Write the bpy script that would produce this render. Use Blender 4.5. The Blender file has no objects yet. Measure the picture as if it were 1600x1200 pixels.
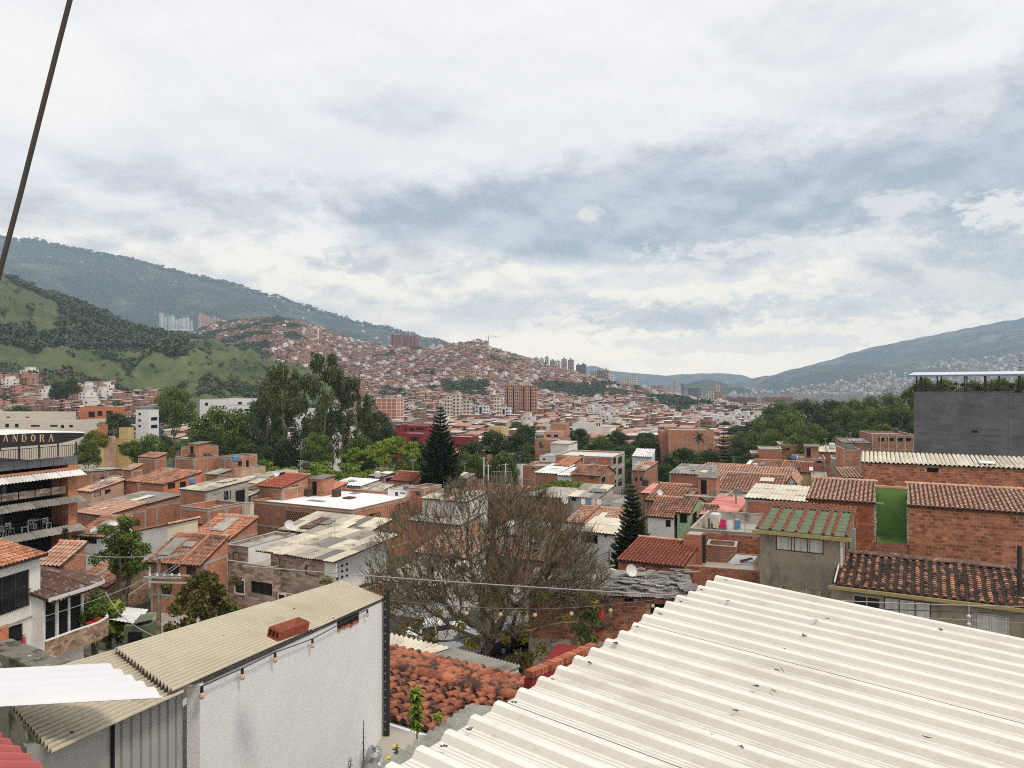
import bpy, math, random
import numpy as np
from mathutils import Vector, Matrix, noise
from mathutils.kdtree import KDTree
random.seed(7)
R = math.radians
F = 1155.6      # focal length in photograph pixels (26 mm lens, 36 mm film, 1600 px wide)
EYE = 18.0      # eye height above the street
sc = bpy.context.scene
col = sc.collection

# ------------------------------------------------------------------ camera, sky, sun, exposure
cd = bpy.data.cameras.new('camera'); cam = bpy.data.objects.new('camera', cd); col.objects.link(cam)
cd.lens = 26; cd.sensor_width = 36; cd.clip_start = 0.1; cd.clip_end = 60000
cam.location = (0, 0, EYE); cam.rotation_euler = (R(90), 0, 0)
sc.camera = cam
sc.view_settings.view_transform = 'Standard'; sc.view_settings.look = 'None'
sc.view_settings.exposure = 0.42; sc.view_settings.gamma = 1; sc.view_settings.use_curve_mapping = False
cy = sc.cycles
cy.max_bounces = 4; cy.diffuse_bounces = 2; cy.glossy_bounces = 2; cy.transmission_bounces = 2
cy.volume_bounces = 1; cy.transparent_max_bounces = 6; cy.caustics_reflective = False; cy.caustics_refractive = False
cy.use_adaptive_sampling = False; cy.use_denoising = False; cy.filter_width = 1.05      # the fine grain left is like the photograph's own

SUN_EL, SUN_AZ = 60, 128      # sun high, behind the camera and to its right
sd = bpy.data.lights.new('sun', 'SUN'); sun = bpy.data.objects.new('sun', sd); col.objects.link(sun)
sd.energy = 1.5; sd.angle = R(11); sd.color = (1, .90, .76)
sdir = Vector((math.sin(R(SUN_AZ))*math.cos(R(SUN_EL)), math.cos(R(SUN_AZ))*math.cos(R(SUN_EL)), math.sin(R(SUN_EL))))
sun.rotation_euler = (-sdir).to_track_quat('-Z', 'Y').to_euler()

world = bpy.data.worlds.new('World'); sc.world = world; world.use_nodes = True
def build_world():
    nt = world.node_tree; nt.nodes.clear(); N = nt.nodes; L = nt.links
    def nd(t, **k):
        n = N.new(t)
        for a, b in k.items(): setattr(n, a, b)
        return n
    def ma(op, a, b=None, c=None, clamp=False):
        n = nd('ShaderNodeMath', operation=op); n.use_clamp = clamp
        for i, x in enumerate((a, b, c)):
            if x is None: continue
            if isinstance(x, (int, float)): n.inputs[i].default_value = x
            else: L.new(x, n.inputs[i])
        return n.outputs[0]
    def mr(x, a, b, c=0., d=1.):
        n = nd('ShaderNodeMapRange'); n.interpolation_type = 'SMOOTHSTEP'; L.new(x, n.inputs[0])
        for i, v in enumerate((a, b, c, d)): n.inputs[i+1].default_value = v
        return n.outputs[0]
    def mix(f, a, b):
        n = nd('ShaderNodeMix', data_type='RGBA')
        if isinstance(f, (int, float)): n.inputs[0].default_value = f
        else: L.new(f, n.inputs[0])
        for i, x in ((6, a), (7, b)):
            if isinstance(x, tuple): n.inputs[i].default_value = (*x, 1)
            else: L.new(x, n.inputs[i])
        return n.outputs[2]
    tc = nd('ShaderNodeTexCoord'); sp = nd('ShaderNodeSeparateXYZ'); L.new(tc.outputs['Generated'], sp.inputs[0])
    x, y, z = sp.outputs
    az = ma('ARCTAN2', x, y); el = ma('ARCSINE', z)
    den = ma('ADD', ma('MAXIMUM', z, 0.0), 0.16)
    cb = nd('ShaderNodeCombineXYZ'); L.new(ma('DIVIDE', x, den), cb.inputs[0]); L.new(ma('DIVIDE', y, den), cb.inputs[1]); L.new(ma('MULTIPLY', z, 2.5), cb.inputs[2])
    def noi(vec, s, d=6, r=.55, dist=0.0, off=0):
        n = nd('ShaderNodeTexNoise'); n.inputs['Scale'].default_value = s; n.inputs['Detail'].default_value = d
        n.inputs['Roughness'].default_value = r; n.inputs['Distortion'].default_value = dist
        mp = nd('ShaderNodeMapping'); mp.inputs['Location'].default_value = (off, off*.7, off*.3)
        L.new(vec, mp.inputs[0]); L.new(mp.outputs[0], n.inputs['Vector'])
        return n.outputs[0]
    c2 = nd('ShaderNodeCombineXYZ'); L.new(az, c2.inputs[0]); L.new(ma('MULTIPLY', el, 1.9), c2.inputs[1])
    c3 = nd('ShaderNodeCombineXYZ'); L.new(az, c3.inputs[0]); L.new(ma('ADD', ma('MULTIPLY', el, 1.9), .035), c3.inputs[1])
    big = noi(cb.outputs[0], .55, 8, .58, .3, 3.1)
    med = noi(c2.outputs[0], 3.6, 10, .6, .12, 1.7); meu = noi(c3.outputs[0], 3.6, 10, .6, .12, 1.7)      # the same clouds looked up a little higher: lit tops, grey bases
    fin = noi(c2.outputs[0], 12, 8, .62, .1, 5.2); fiu = noi(c3.outputs[0], 12, 8, .62, .1, 5.2); tiny = noi(c2.outputs[0], 38, 7, .62, .1, 2.2)
    def puffs(vec, s):      # cauliflower heads
        o = nd('ShaderNodeTexNoise'); o.inputs['Scale'].default_value = s*.9; o.inputs['Detail'].default_value = 5; L.new(vec, o.inputs['Vector'])
        ad = nd('ShaderNodeVectorMath', operation='MULTIPLY_ADD'); L.new(o.outputs['Color'], ad.inputs[0]); ad.inputs[1].default_value = (.9/s, .9/s, 0); L.new(vec, ad.inputs[2])
        v = nd('ShaderNodeTexVoronoi'); v.feature = 'F1'; v.voronoi_dimensions = '2D'; v.inputs['Scale'].default_value = s; v.inputs['Detail'].default_value = 1; v.inputs['Roughness'].default_value = .5; v.normalize = True
        L.new(ad.outputs[0], v.inputs['Vector']); return v.outputs['Distance']
    pa, pb = puffs(c2.outputs[0], 9), puffs(c3.outputs[0], 9)
    wob = ma('ADD', ma('MULTIPLY', ma('SUBTRACT', med, .5), 2.2), ma('ADD', ma('MULTIPLY', ma('SUBTRACT', fin, .5), 1.1), ma('MULTIPLY', ma('SUBTRACT', pa, .35), .5)))
    wobs = ma('ADD', ma('MULTIPLY', ma('SUBTRACT', tiny, .5), 3.6), ma('MULTIPLY', ma('SUBTRACT', fin, .5), 2.4))
    def blob(px, py, rx, ry, amp=1.0, soft=.42):
        a0 = math.atan((px-800)/F); e0 = math.atan((600-py)/F)
        dx = ma('DIVIDE', ma('SUBTRACT', az, a0), rx/F); dy = ma('DIVIDE', ma('SUBTRACT', el, e0), ry/F)
        r2 = ma('SQRT', ma('ADD', ma('MULTIPLY', dx, dx), ma('MULTIPLY', dy, dy)))
        return ma('MULTIPLY', mr(ma('ADD', r2, wob if rx > 80 and ry > 24 else wobs), 1+soft, 1-soft), amp)
    def mx(l):
        o = l[0]
        for q in l[1:]: o = ma('MAXIMUM', o, q)
        return o
    dark = mx([blob(860, 345, 270, 62, .9), blob(1130, 330, 260, 70, .95), blob(1400, 320, 300, 85, .95), blob(1600, 300, 220, 130, .85), blob(960, 392, 190, 26, .95),
               blob(250, 315, 90, 30, .6, .6), blob(615, 178, 100, 26, .5, .8), blob(1050, 500, 170, 20, .6), blob(1300, 492, 200, 22, .5), blob(1440, 205, 120, 34, .55, .7),
               blob(1330, 110, 130, 50, .3, .8), blob(130, 372, 190, 26, .45), blob(1560, 440, 170, 50, .5), blob(640, 405, 110, 24, .5), blob(400, 340, 80, 30, .4, .7), blob(800, 480, 120, 18, .4, .6)])
    gen = mr(big, .60, .78, 0, .2)
    upper = mr(el, .16, .32, 0, 1)
    lowk = ma('SUBTRACT', 1.0, ma('MULTIPLY', upper, .72))
    dk = mx([dark, ma('MULTIPLY', gen, lowk)])
    relief = ma('ADD', ma('MULTIPLY', ma('SUBTRACT', med, meu), 7.0), ma('ADD', ma('MULTIPLY', ma('SUBTRACT', fin, fiu), .8), ma('MULTIPLY', ma('SUBTRACT', pb, pa), 2.1)))
    lit = ma('ADD', .74, ma('MULTIPLY', relief, ma('MULTIPLY', lowk, 1.0)), clamp=True)
    warm = mr(el, .25, .08)
    white = mix(warm, (.90, .875, .85), (1.42, 1.21, .89))
    grey = mix(warm, (.60, .605, .615), (.74, .70, .64))
    base = mix(lit, grey, white)
    base = mix(ma('MULTIPLY', upper, .5), base, (.82, .805, .80))
    base = mix(ma('MULTIPLY', mr(el, .13, .0), .8), base, (1.55, 1.34, 1.02))
    lump = mix(ma('ADD', .45, ma('MULTIPLY', relief, .8), clamp=True), (.26, .305, .36), (.48, .515, .55))
    out = mix(ma('MULTIPLY', dk, .88), base, lump)
    bright = mx([blob(922, 338, 20, 11, .6, .7), blob(1574, 374, 44, 26, .8, .4), blob(50, 190, 120, 60, .55, .5), blob(1255, 398, 170, 15, .7), blob(1405, 352, 44, 16, .5, .4), blob(720, 500, 100, 22, .4, .5), blob(980, 440, 110, 16, .6, .4), blob(1120, 540, 170, 12, .6, .4)])
    out = mix(bright, out, (.98, .92, .82))
    sky = nd('ShaderNodeTexSky', sky_type='NISHITA'); sky.sun_disc = False
    sky.sun_elevation = R(SUN_EL); sky.sun_rotation = R(SUN_AZ); sky.air_density = 1.2; sky.dust_density = 2
    b1 = nd('ShaderNodeBackground'); L.new(sky.outputs[0], b1.inputs[0]); b1.inputs[1].default_value = .08
    b2 = nd('ShaderNodeBackground'); L.new(out, b2.inputs[0]); b2.inputs[1].default_value = .95
    ms = nd('ShaderNodeMixShader'); ms.inputs[0].default_value = .94
    L.new(b1.outputs[0], ms.inputs[1]); L.new(b2.outputs[0], ms.inputs[2])
    wo = nd('ShaderNodeOutputWorld'); L.new(ms.outputs[0], wo.inputs[0])
build_world()
world.cycles.sampling_method = 'MANUAL'; world.cycles.sample_map_resolution = 256

# ------------------------------------------------------------------ helpers
def P(px, py, Y): return Vector(((px-800)/F*Y, Y, EYE-(py-600)/F*Y))
def lerp(a, b, t): return a+(b-a)*t
def interp(pts, x):
    if x <= pts[0][0]: return pts[0][1]
    for (a, b), (c, d) in zip(pts, pts[1:]):
        if x <= c: return b+(d-b)*(x-a)/(c-a)
    return pts[-1][1]
GZ = [(-200, 0), (60, 0), (95, -3), (140, -6), (200, -9), (300, -12), (500, -15), (1000, -16), (3000, -25), (14000, -60)]
def ground(y): return interp(GZ, y)

def mk(name, c1, c2=None, rough=.85, ns=.6, na=.22, st=None, bump=0, bs=25, brick=None, spec=.25, metal=0, transl=0, fine=0, st2=None):
    m = bpy.data.materials.new(name); m.use_nodes = True
    nt = m.node_tree; N = nt.nodes; L = nt.links; bs_ = N['Principled BSDF']
    bs_.inputs['Roughness'].default_value = rough; bs_.inputs['Specular IOR Level'].default_value = spec; bs_.inputs['Metallic'].default_value = metal
    def c4(c): return (*c, 1)
    geo = N.new('ShaderNodeNewGeometry'); pos = geo.outputs['Position']
    def noi(s, d=4, r=.6, vec=None):
        n = N.new('ShaderNodeTexNoise'); n.inputs['Scale'].default_value = s; n.inputs['Detail'].default_value = d; n.inputs['Roughness'].default_value = r
        L.new(vec or pos, n.inputs['Vector']); return n.outputs[0]
    def mixc(f, a, b, bt='MIX'):
        n = N.new('ShaderNodeMix'); n.data_type = 'RGBA'; n.blend_type = bt
        if isinstance(f, float): n.inputs[0].default_value = f
        else: L.new(f, n.inputs[0])
        for i, x in ((6, a), (7, b)):
            if isinstance(x, tuple): n.inputs[i].default_value = c4(x)
            else: L.new(x, n.inputs[i])
        return n.outputs[2]
    def mr(x, a, b, c=0., d=1.):
        n = N.new('ShaderNodeMapRange'); L.new(x, n.inputs[0])
        for i, v in enumerate((a, b, c, d)): n.inputs[i+1].default_value = v
        return n.outputs[0]
    at = N.new('ShaderNodeAttribute'); at.attribute_name = 'rnd'; rn = at.outputs['Fac']
    base = mixc(rn, c1, c2) if c2 else None
    if brick:
        uv = N.new('ShaderNodeUVMap'); uv.uv_map = 'uv'
        bt = N.new('ShaderNodeTexBrick'); L.new(uv.outputs[0], bt.inputs['Vector'])
        bt.inputs['Scale'].default_value = 1; bt.inputs['Brick Width'].default_value = brick.get('w', .34); bt.inputs['Row Height'].default_value = brick.get('h', .21)
        bt.inputs['Mortar Size'].default_value = brick.get('m', .016); bt.inputs['Mortar Smooth'].default_value = .2; bt.inputs['Bias'].default_value = 0
        bt.inputs['Color1'].default_value = c4(c1); bt.inputs['Color2'].default_value = c4(c2 or c1); bt.inputs['Mortar'].default_value = c4(brick.get('c', (.36, .30, .25)))
        base = bt.outputs['Color']
        if brick.get('tint'): base = mixc(mr(rn, 0, 1, 0, brick['tint'][3]), base, brick['tint'][:3])
    if base is None:
        rg = N.new('ShaderNodeRGB'); rg.outputs[0].default_value = c4(c1); base = rg.outputs[0]
    if na:
        f = mr(noi(ns, 5, .65), .3, .7, 1-na, 1+na)
        cb = N.new('ShaderNodeCombineXYZ')
        for i in range(3): L.new(f, cb.inputs[i])
        base = mixc(1.0, base, cb.outputs[0], 'MULTIPLY')
    if fine:
        f = mr(noi(28, 3, .7), .3, .7, 1-fine, 1+fine)
        cb = N.new('ShaderNodeCombineXYZ')
        for i in range(3): L.new(f, cb.inputs[i])
        base = mixc(1.0, base, cb.outputs[0], 'MULTIPLY')
    for s in (st, st2):
        if s:
            c, scl, lo, hi = s[:4]
            vec = None
            if len(s) > 4:   # streaks: squash along z
                mp = N.new('ShaderNodeMapping'); mp.inputs['Scale'].default_value = s[4]; L.new(pos, mp.inputs[0]); vec = mp.outputs[0]
            base = mixc(mr(noi(scl, 6, .68, vec), lo, hi), base, c)
    L.new(base, bs_.inputs['Base Color'])
    if bump:
        bn = N.new('ShaderNodeBump'); bn.inputs['Strength'].default_value = bump; bn.inputs['Distance'].default_value = .02
        L.new(noi(bs, 4, .6), bn.inputs['Height']); L.new(bn.outputs[0], bs_.inputs['Normal'])
    if transl:
        tr = N.new('ShaderNodeBsdfTranslucent'); L.new(base, tr.inputs[0]); ms = N.new('ShaderNodeMixShader'); ms.inputs[0].default_value = transl
        L.new(bs_.outputs[0], ms.inputs[1]); L.new(tr.outputs[0], ms.inputs[2]); L.new(ms.outputs[0], N['Material Output'].inputs[0])
    return m
DIRT = (.09, .075, .06)
def brk(name, a, b, tint=None, **k): return mk(name, a, b, .9, .35, .2, st=(DIRT, .9, .56, .78, (1, 1, .5)), brick=dict(tint=tint), **k)
T = {
 'brick': brk('brick_red', (.48, .17, .088), (.34, .115, .062)),
 'brick2': brk('brick_orange', (.52, .20, .10), (.40, .14, .072)),
 'brick3': brk('brick_brown', (.38, .16, .09), (.28, .11, .065)),
 'brickunit': mk('brick_unit', (.29, .09, .05), (.54, .205, .11), .9, 1.2, .28, st=((.10, .06, .045), 1.3, .58, .74), fine=.18, bump=.3, bs=40),
 'mortar': mk('mortar', (.47, .41, .35), None, .95, 1.5, .25, st=(DIRT, 1.1, .52, .75)),
 'white': mk('white_paint', (.76, .755, .74), None, .8, .7, .09, st=((.42, .39, .35), .8, .60, .85, (1, 1, .25)), bump=.15, bs=30),
 'white2': mk('white_plaster', (.70, .695, .67), (.8, .79, .77), .8, .5, .1, st=((.33, .30, .26), .6, .56, .8, (1, 1, .3))),
 'cream': mk('cream_plaster', (.62, .56, .43), (.7, .63, .5), .85, .5, .12, st=((.28, .24, .19), .7, .6, .8)),
 'grey': mk('grey_cement', (.29, .25, .195), (.32, .28, .225), .95, .8, .22, st=((.14, .12, .095), 1.2, .52, .72, (1, 1, .35)), st2=((.42, .39, .33), 2.4, .60, .75), bump=.4, bs=18, fine=.08),
 'concrete': mk('concrete', (.38, .355, .31), (.46, .43, .38), .9, .7, .2, st=((.14, .125, .105), .8, .52, .75)),
 'charcoal': mk('charcoal_render', (.125, .13, .145), (.14, .143, .158), .9, .4, .22, st=((.20, .205, .215), .35, .5, .75), st2=((.085, .088, .098), 1.2, .52, .7, (.4, .4, 3)), fine=.15),
 'orangew': mk('orange_paint', (.62, .21, .12), None, .8, .8, .12),
 'peach': mk('peach_paint', (.52, .33, .22), (.5, .36, .28), .85, .8, .15, st=((.2, .15, .11), .9, .55, .8)),
 'pinkw': mk('pink_paint', (.6, .32, .26), None, .85, .8, .12),
 'greenw': mk('green_paint', (.145, .26, .075), None, .85, .8, .12, st=((.09, .17, .05), .7, .50, .8, (1, 1, .4)), fine=.02),
 'palegreen': mk('pale_green_paint', (.38, .52, .33), None, .8, .8, .12),
 'maroon': mk('maroon_paint', (.24, .03, .032), None, .8, .3, .18),
 'yellow': mk('yellow_paint', (.60, .45, .20), (.55, .38, .18), .8, .4, .15),
 'blue': mk('blue_paint', (.12, .25, .42), None, .7, .4, .1),
 'stone': mk('stone_cladding', (.21, .145, .12), (.50, .40, .34), .9, 1.0, .2, brick=dict(w=.55, h=.22, m=.006, c=(.2, .15, .13)), fine=.12),
 'stonep': mk('stone_pebble', (.46, .33, .24), (.20, .12, .08), .9, 2, .25, brick=dict(w=.30, h=.17, m=.006, c=(.25, .17, .12)), st=((.6, .5, .4), 5, .6, .7)),
 'tan': mk('tan_paint', (.36, .28, .13), None, .7, 1, .15),
 'black': mk('black_metal', (.018, .018, .02), None, .45, 2, .2, spec=.5),
 'dark': mk('dark_interior', (.012, .012, .013), None, .9, 2, .2),  # near-black standing in for the shade inside openings and recesses
 'woodd': mk('dark_wood', (.07, .045, .03), (.12, .08, .05), .85, 2, .2),
 'glass': mk('window_glass', (.02, .022, .026), None, .12, 2, .1, spec=.6),
 'curtain': mk('curtain_cloth', (.42, .41, .40), (.62, .61, .60), .9, 3, .15),
 'curtaint': mk('curtain_tan', (.30, .22, .15), (.42, .33, .24), .9, 3, .2),
 'frame': mk('pale_frame', (.62, .62, .61), None, .5, 2, .1),
 'dframe': mk('dark_frame', (.07, .06, .055), None, .5, 2, .1),
 'tile_o': mk('tile_orange', (.58, .27, .155), (.42, .155, .085), .85, .6, .25, st=((.14, .09, .065), .9, .52, .70), st2=((.60, .42, .30), 1.5, .52, .7), fine=.12),
 'tile_p': mk('tile_pink', (.58, .34, .24), (.42, .20, .13), .85, .5, .2, st=((.56, .44, .36), 1.6, .48, .68), st2=((.11, .08, .065), 1.0, .60, .74), fine=.12),
 'tile_b': mk('tile_brown', (.44, .21, .135), (.25, .115, .075), .88, .5, .25, st=((.40, .30, .24), 1.1, .54, .72), st2=((.08, .06, .05), .8, .50, .66), fine=.14),
 'tile_d': mk('tile_dark', (.03, .022, .018), (.56, .26, .16), .9, 1.3, .25, st=((.025, .02, .018), 1.9, .50, .58), st2=((.50, .36, .27), 3.5, .62, .72), fine=.2),
 'tile_r': mk('tile_red', (.34, .085, .05), (.24, .065, .042), .8, .6, .2, st=((.42, .25, .18), 1.3, .58, .75), st2=((.09, .05, .04), 1.2, .6, .74), fine=.1),
 'tile_n': mk('tile_near', (.42, .155, .085), (.28, .09, .05), .82, 2.2, .25, st=((.065, .04, .03), 2.6, .48, .58), st2=((.50, .33, .24), 7, .66, .74), fine=.14, bump=.3, bs=30),
 'channeld': mk('tile_channel_black', (.028, .022, .019), (.05, .036, .028), .95, 1.5, .3, st=((.16, .13, .10), 3, .62, .7)),
 'channel': mk('tile_channel', (.06, .035, .026), (.10, .055, .038), .95, .8, .3, st=((.05, .04, .034), 1.5, .45, .6)),  # dark of the tile gaps, and painted shade at the tile ends
 'sheet_g': mk('sheet_grey', (.20, .19, .175), (.34, .325, .295), .85, .5, .2, st=((.10, .09, .075), .8, .5, .7)),
 'sheet_m': mk('sheet_mixed', (.17, .16, .145), (.62, .57, .46), .8, .6, .15, st=((.12, .105, .085), 1.0, .54, .7)),
 'sheet_w': mk('sheet_white', (.60, .60, .59), (.78, .78, .77), .6, .4, .1, st=((.35, .33, .30), .7, .6, .8)),
 'sheet_c': mk('sheet_cream', (.56, .51, .40), (.66, .62, .52), .75, .7, .12, st=((.32, .28, .21), 1.1, .56, .75)),
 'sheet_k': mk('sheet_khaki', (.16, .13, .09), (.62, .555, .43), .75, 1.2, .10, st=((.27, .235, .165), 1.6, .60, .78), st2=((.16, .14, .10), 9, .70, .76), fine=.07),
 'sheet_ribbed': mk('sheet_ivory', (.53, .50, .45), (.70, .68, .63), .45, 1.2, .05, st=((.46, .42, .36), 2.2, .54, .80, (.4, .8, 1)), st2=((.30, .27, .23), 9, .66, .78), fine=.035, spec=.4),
 'sheet_r': mk('sheet_salmon', (.58, .19, .16), (.62, .27, .22), .7, .7, .12, st=((.5, .4, .36), 1.0, .56, .7)),
 'sheet_gr': mk('sheet_green', (.13, .165, .10), (.17, .20, .13), .8, 1, .15, st=((.05, .06, .04), 2, .55, .7)),
 'sheet_rust': mk('sheet_rust', (.10, .055, .045), (.16, .09, .07), .85, 1, .3, st=((.3, .28, .27), 2.5, .56, .64)),
 'roofpaint': mk('roof_white_paint', (.80, .81, .82), None, .7, .35, .07, st=((.45, .45, .46), .9, .60, .8)),
 'metalg': mk('galvanised', (.40, .41, .42), None, .45, 2, .15, metal=.3),
 'pole': mk('pole_concrete', (.22, .19, .155), None, .95, 2, .2, st=((.1, .085, .07), 3, .5, .7)),
 'poled': mk('pole_dark', (.045, .04, .036), None, .9, 2, .3),
 'cable': mk('cable_rubber', (.055, .045, .04), None, .6, 2, .1),
 'cablel': mk('cable_pale', (.34, .32, .30), None, .6, 2, .1),
 'red': mk('red_cloth', (.5, .02, .03), None, .8, 2, .1),
 'pink': mk('pink_cloth', (.6, .03, .14), (.75, .1, .2), .8, 2, .1),
 'bulb': mk('bulb_glass', (.55, .38, .26), None, .15, 2, .1, spec=.6),
 'foil': mk('foil', (.55, .56, .57), None, .25, 6, .3, metal=.8, bump=1, bs=14),
 'gold': mk('gold_letter', (.62, .44, .29), None, .5, 2, .1),
 'bark': mk('bark', (.085, .068, .05), (.13, .105, .08), .95, 4, .3, st=((.17, .19, .10), 2.0, .52, .68)),
 'barkb': mk('bark_bare', (.05, .042, .03), (.215, .18, .125), .95, 2.5, .3, st=((.17, .17, .10), 1.2, .55, .72)),
 'barkp': mk('bark_pale', (.30, .26, .20), (.38, .33, .26), .9, 2, .25),
}
def leafm(n, a, b, transl=.2): return mk(n, a, b, .55, .12, .22, spec=.2, transl=transl)
T['mossy'] = mk('mossy_wall', (.16, .15, .12), None, .95, 2, .3, st=((.55, .53, .5), 5, .6, .66), st2=((.05, .05, .03), 3, .5, .6)); T['yellowf'] = mk('flower_yellow', (.8, .6, .03)); T['sheet_g2'] = mk('sheet_grey_near', (.30, .30, .27), (.36, .355, .32), .8, 2, .15, st=((.18, .175, .15), 3, .5, .7), fine=.1)
T.update({
 'leaf_d': leafm('leaves_dark', (.014, .03, .012), (.085, .125, .035)),
 'leaf_m': leafm('leaves_mid', (.035, .065, .014), (.17, .23, .045)),
 'leaf_b': leafm('leaves_bright', (.06, .11, .014), (.27, .35, .05)),
 'leaf_o': leafm('leaves_olive', (.05, .06, .016), (.20, .16, .04)),
 'leaf_e': leafm('leaves_eucalypt', (.018, .032, .013), (.13, .16, .055)),
 'leaf_a': leafm('leaves_needle', (.01, .026, .013), (.06, .10, .036)),
 'leaf_y': leafm('leaves_yellow', (.10, .12, .015), (.32, .25, .03)),
 'leaf_f': leafm('leaves_far', (.018, .034, .015), (.09, .115, .04), 0),
 'asphalt': mk('asphalt', (.05, .05, .05), None, .95, .4, .25, st=((.1, .095, .085), .5, .5, .7)),
})
class M:
    def __init__(s): s.v = []; s.f = []; s.m = []; s.r = []; s.uv = []
    def face(s, pts, m=0, r=0., uv=None):
        i = len(s.v); s.v.extend(tuple(p) for p in pts); n = len(pts); s.f.append(tuple(range(i, i+n))); s.m.append(m); s.r.append(r)
        if uv is None:
            a, b = Vector(pts[0]), Vector(pts[1]); d = Vector(pts[-1]); w = (b-a).length; h = (d-a).length
            uv = [(0, 0), (w, 0), (w, h), (0, h)] if n == 4 else [(0, 0), (w, 0), (w/2, h)] + [(0, h)]*(n-3)
        s.uv.extend(uv)
    def bx(s, o, a, b, c, m=0, r=0.):       # box from corner o with edge vectors a, b, c (right handed)
        o, a, b, c = Vector(o), Vector(a), Vector(b), Vector(c)
        p = [o, o+a, o+a+b, o+b, o+c, o+a+c, o+a+b+c, o+b+c]
        i = len(s.v); s.v.extend(tuple(q) for q in p)
        la, lb, lc = a.length, b.length, c.length; oz = o.z; ou = (o.x+o.y)
        for q, (w, h, u0, v0) in (((3, 2, 1, 0), (la, lb, 0, 0)), ((4, 5, 6, 7), (la, lb, 0, 0)), ((0, 1, 5, 4), (la, lc, ou, oz)), ((1, 2, 6, 5), (lb, lc, ou, oz)), ((2, 3, 7, 6), (la, lc, ou, oz)), ((3, 0, 4, 7), (lb, lc, ou, oz))):
            s.f.append(tuple(i+k for k in q)); s.m.append(m); s.r.append(r); s.uv.extend([(u0, v0), (u0+w, v0), (u0+w, v0+h), (u0, v0+h)])
    def box(s, x0, y0, z0, x1, y1, z1, m=0, r=0.): s.bx((x0, y0, z0), (x1-x0, 0, 0), (0, y1-y0, 0), (0, 0, z1-z0), m, r)
    def tube(s, pts, rad, n=6, m=0, r=0., cap=True):
        pts = [Vector(p) for p in pts]; k = len(pts)
        if not hasattr(rad, '__len__'): rad = [rad]*k
        base = len(s.v); up = Vector((.13, .21, .97))
        for j, p in enumerate(pts):
            t = (pts[min(j+1, k-1)]-pts[max(j-1, 0)])
            if t.length < 1e-9: t = Vector((0, 0, 1))
            t.normalize(); a = t.cross(up)
            if a.length < .05: a = t.cross(Vector((1, 0, 0)))
            a.normalize(); b = t.cross(a)
            for q in range(n):
                w = 2*math.pi*q/n; s.v.append(tuple(p+(a*math.cos(w)+b*math.sin(w))*rad[j]))
        for j in range(k-1):
            for q in range(n):
                s.f.append((base+j*n+q, base+(j+1)*n+q, base+(j+1)*n+(q+1) % n, base+j*n+(q+1) % n)); s.m.append(m); s.r.append(r); s.uv.extend([(0, 0), (1, 0), (1, 1), (0, 1)])
        if cap and n > 3:
            for e in (tuple(base+q for q in range(n)), tuple(base+(k-1)*n+q for q in reversed(range(n)))):
                s.f.append(e); s.m.append(m); s.r.append(r); s.uv.extend([(0, 0)]*n)
    def lathe(s, c, prof, n=12, m=0, r=0.):
        c = Vector(c); base = len(s.v)
        for rr, z in prof:
            for q in range(n): w = 2*math.pi*q/n; s.v.append((c.x+rr*math.cos(w), c.y+rr*math.sin(w), c.z+z))
        for j in range(len(prof)-1):
            for q in range(n):
                s.f.append((base+j*n+q, base+j*n+(q+1) % n, base+(j+1)*n+(q+1) % n, base+(j+1)*n+q)); s.m.append(m); s.r.append(r); s.uv.extend([(0, 0)]*4)
    def mesh(s, name, mats):
        me = bpy.data.meshes.new(name); me.from_pydata(s.v, [], s.f)
        for q in (mats if isinstance(mats, (list, tuple)) else [mats]): me.materials.append(T[q] if isinstance(q, str) else q)
        me.polygons.foreach_set('material_index', s.m)
        a = me.attributes.new('rnd', 'FLOAT', 'FACE'); a.data.foreach_set('value', s.r)
        u = me.uv_layers.new(name='uv'); u.data.foreach_set('uv', [c for q in s.uv for c in q])
        me.update(); return me
    def build(s, name, mats, parent=None, smooth=False, loc=None, kind=None):
        me = s.mesh(name, mats)
        if smooth: me.polygons.foreach_set('use_smooth', [True]*len(me.polygons))
        return obj(name, me, parent, loc, kind)
def obj(name, me, parent=None, loc=None, kind=None, mat=None):
    o = bpy.data.objects.new(name, me); col.objects.link(o)
    if parent: o.parent = parent
    if loc is not None: o.location = loc
    if mat is not None: o.matrix_local = mat
    if kind: o['kind'] = kind
    return o
def tag(o, label, cat=None, group=None, kind=None):
    if label: o['label'] = label
    if cat: o['category'] = cat
    if group: o['group'] = group
    if kind: o['kind'] = kind
    return o
def thing(name, label, cat, loc=(0, 0, 0), rz=0, group=None):
    o = bpy.data.objects.new(name, None); col.objects.link(o); o.location = loc; o.rotation_euler = (0, 0, rz); o.empty_display_size = .3
    return tag(o, label, cat, group)
def qmesh(name, V, rnd, mats, mi=None, smooth=False):      # numpy: V (n,4,3) quads
    n = len(V); me = bpy.data.meshes.new(name)
    me.vertices.add(4*n); me.loops.add(4*n); me.polygons.add(n)
    me.vertices.foreach_set('co', np.ascontiguousarray(V, dtype=np.float32).ravel())
    me.loops.foreach_set('vertex_index', np.arange(4*n, dtype=np.int32)); me.polygons.foreach_set('loop_start', np.arange(0, 4*n, 4, dtype=np.int32))
    for q in (mats if isinstance(mats, (list, tuple)) else [mats]): me.materials.append(T[q])
    if mi is not None: me.polygons.foreach_set('material_index', np.asarray(mi, dtype=np.int32))
    me.update(calc_edges=True)
    a = me.attributes.new('rnd', 'FLOAT', 'FACE'); a.data.foreach_set('value', np.asarray(rnd, dtype=np.float32))
    return me
rng = np.random.default_rng(11)
def unit(a): return a/np.maximum(np.linalg.norm(a, axis=1, keepdims=True), 1e-9)
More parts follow.
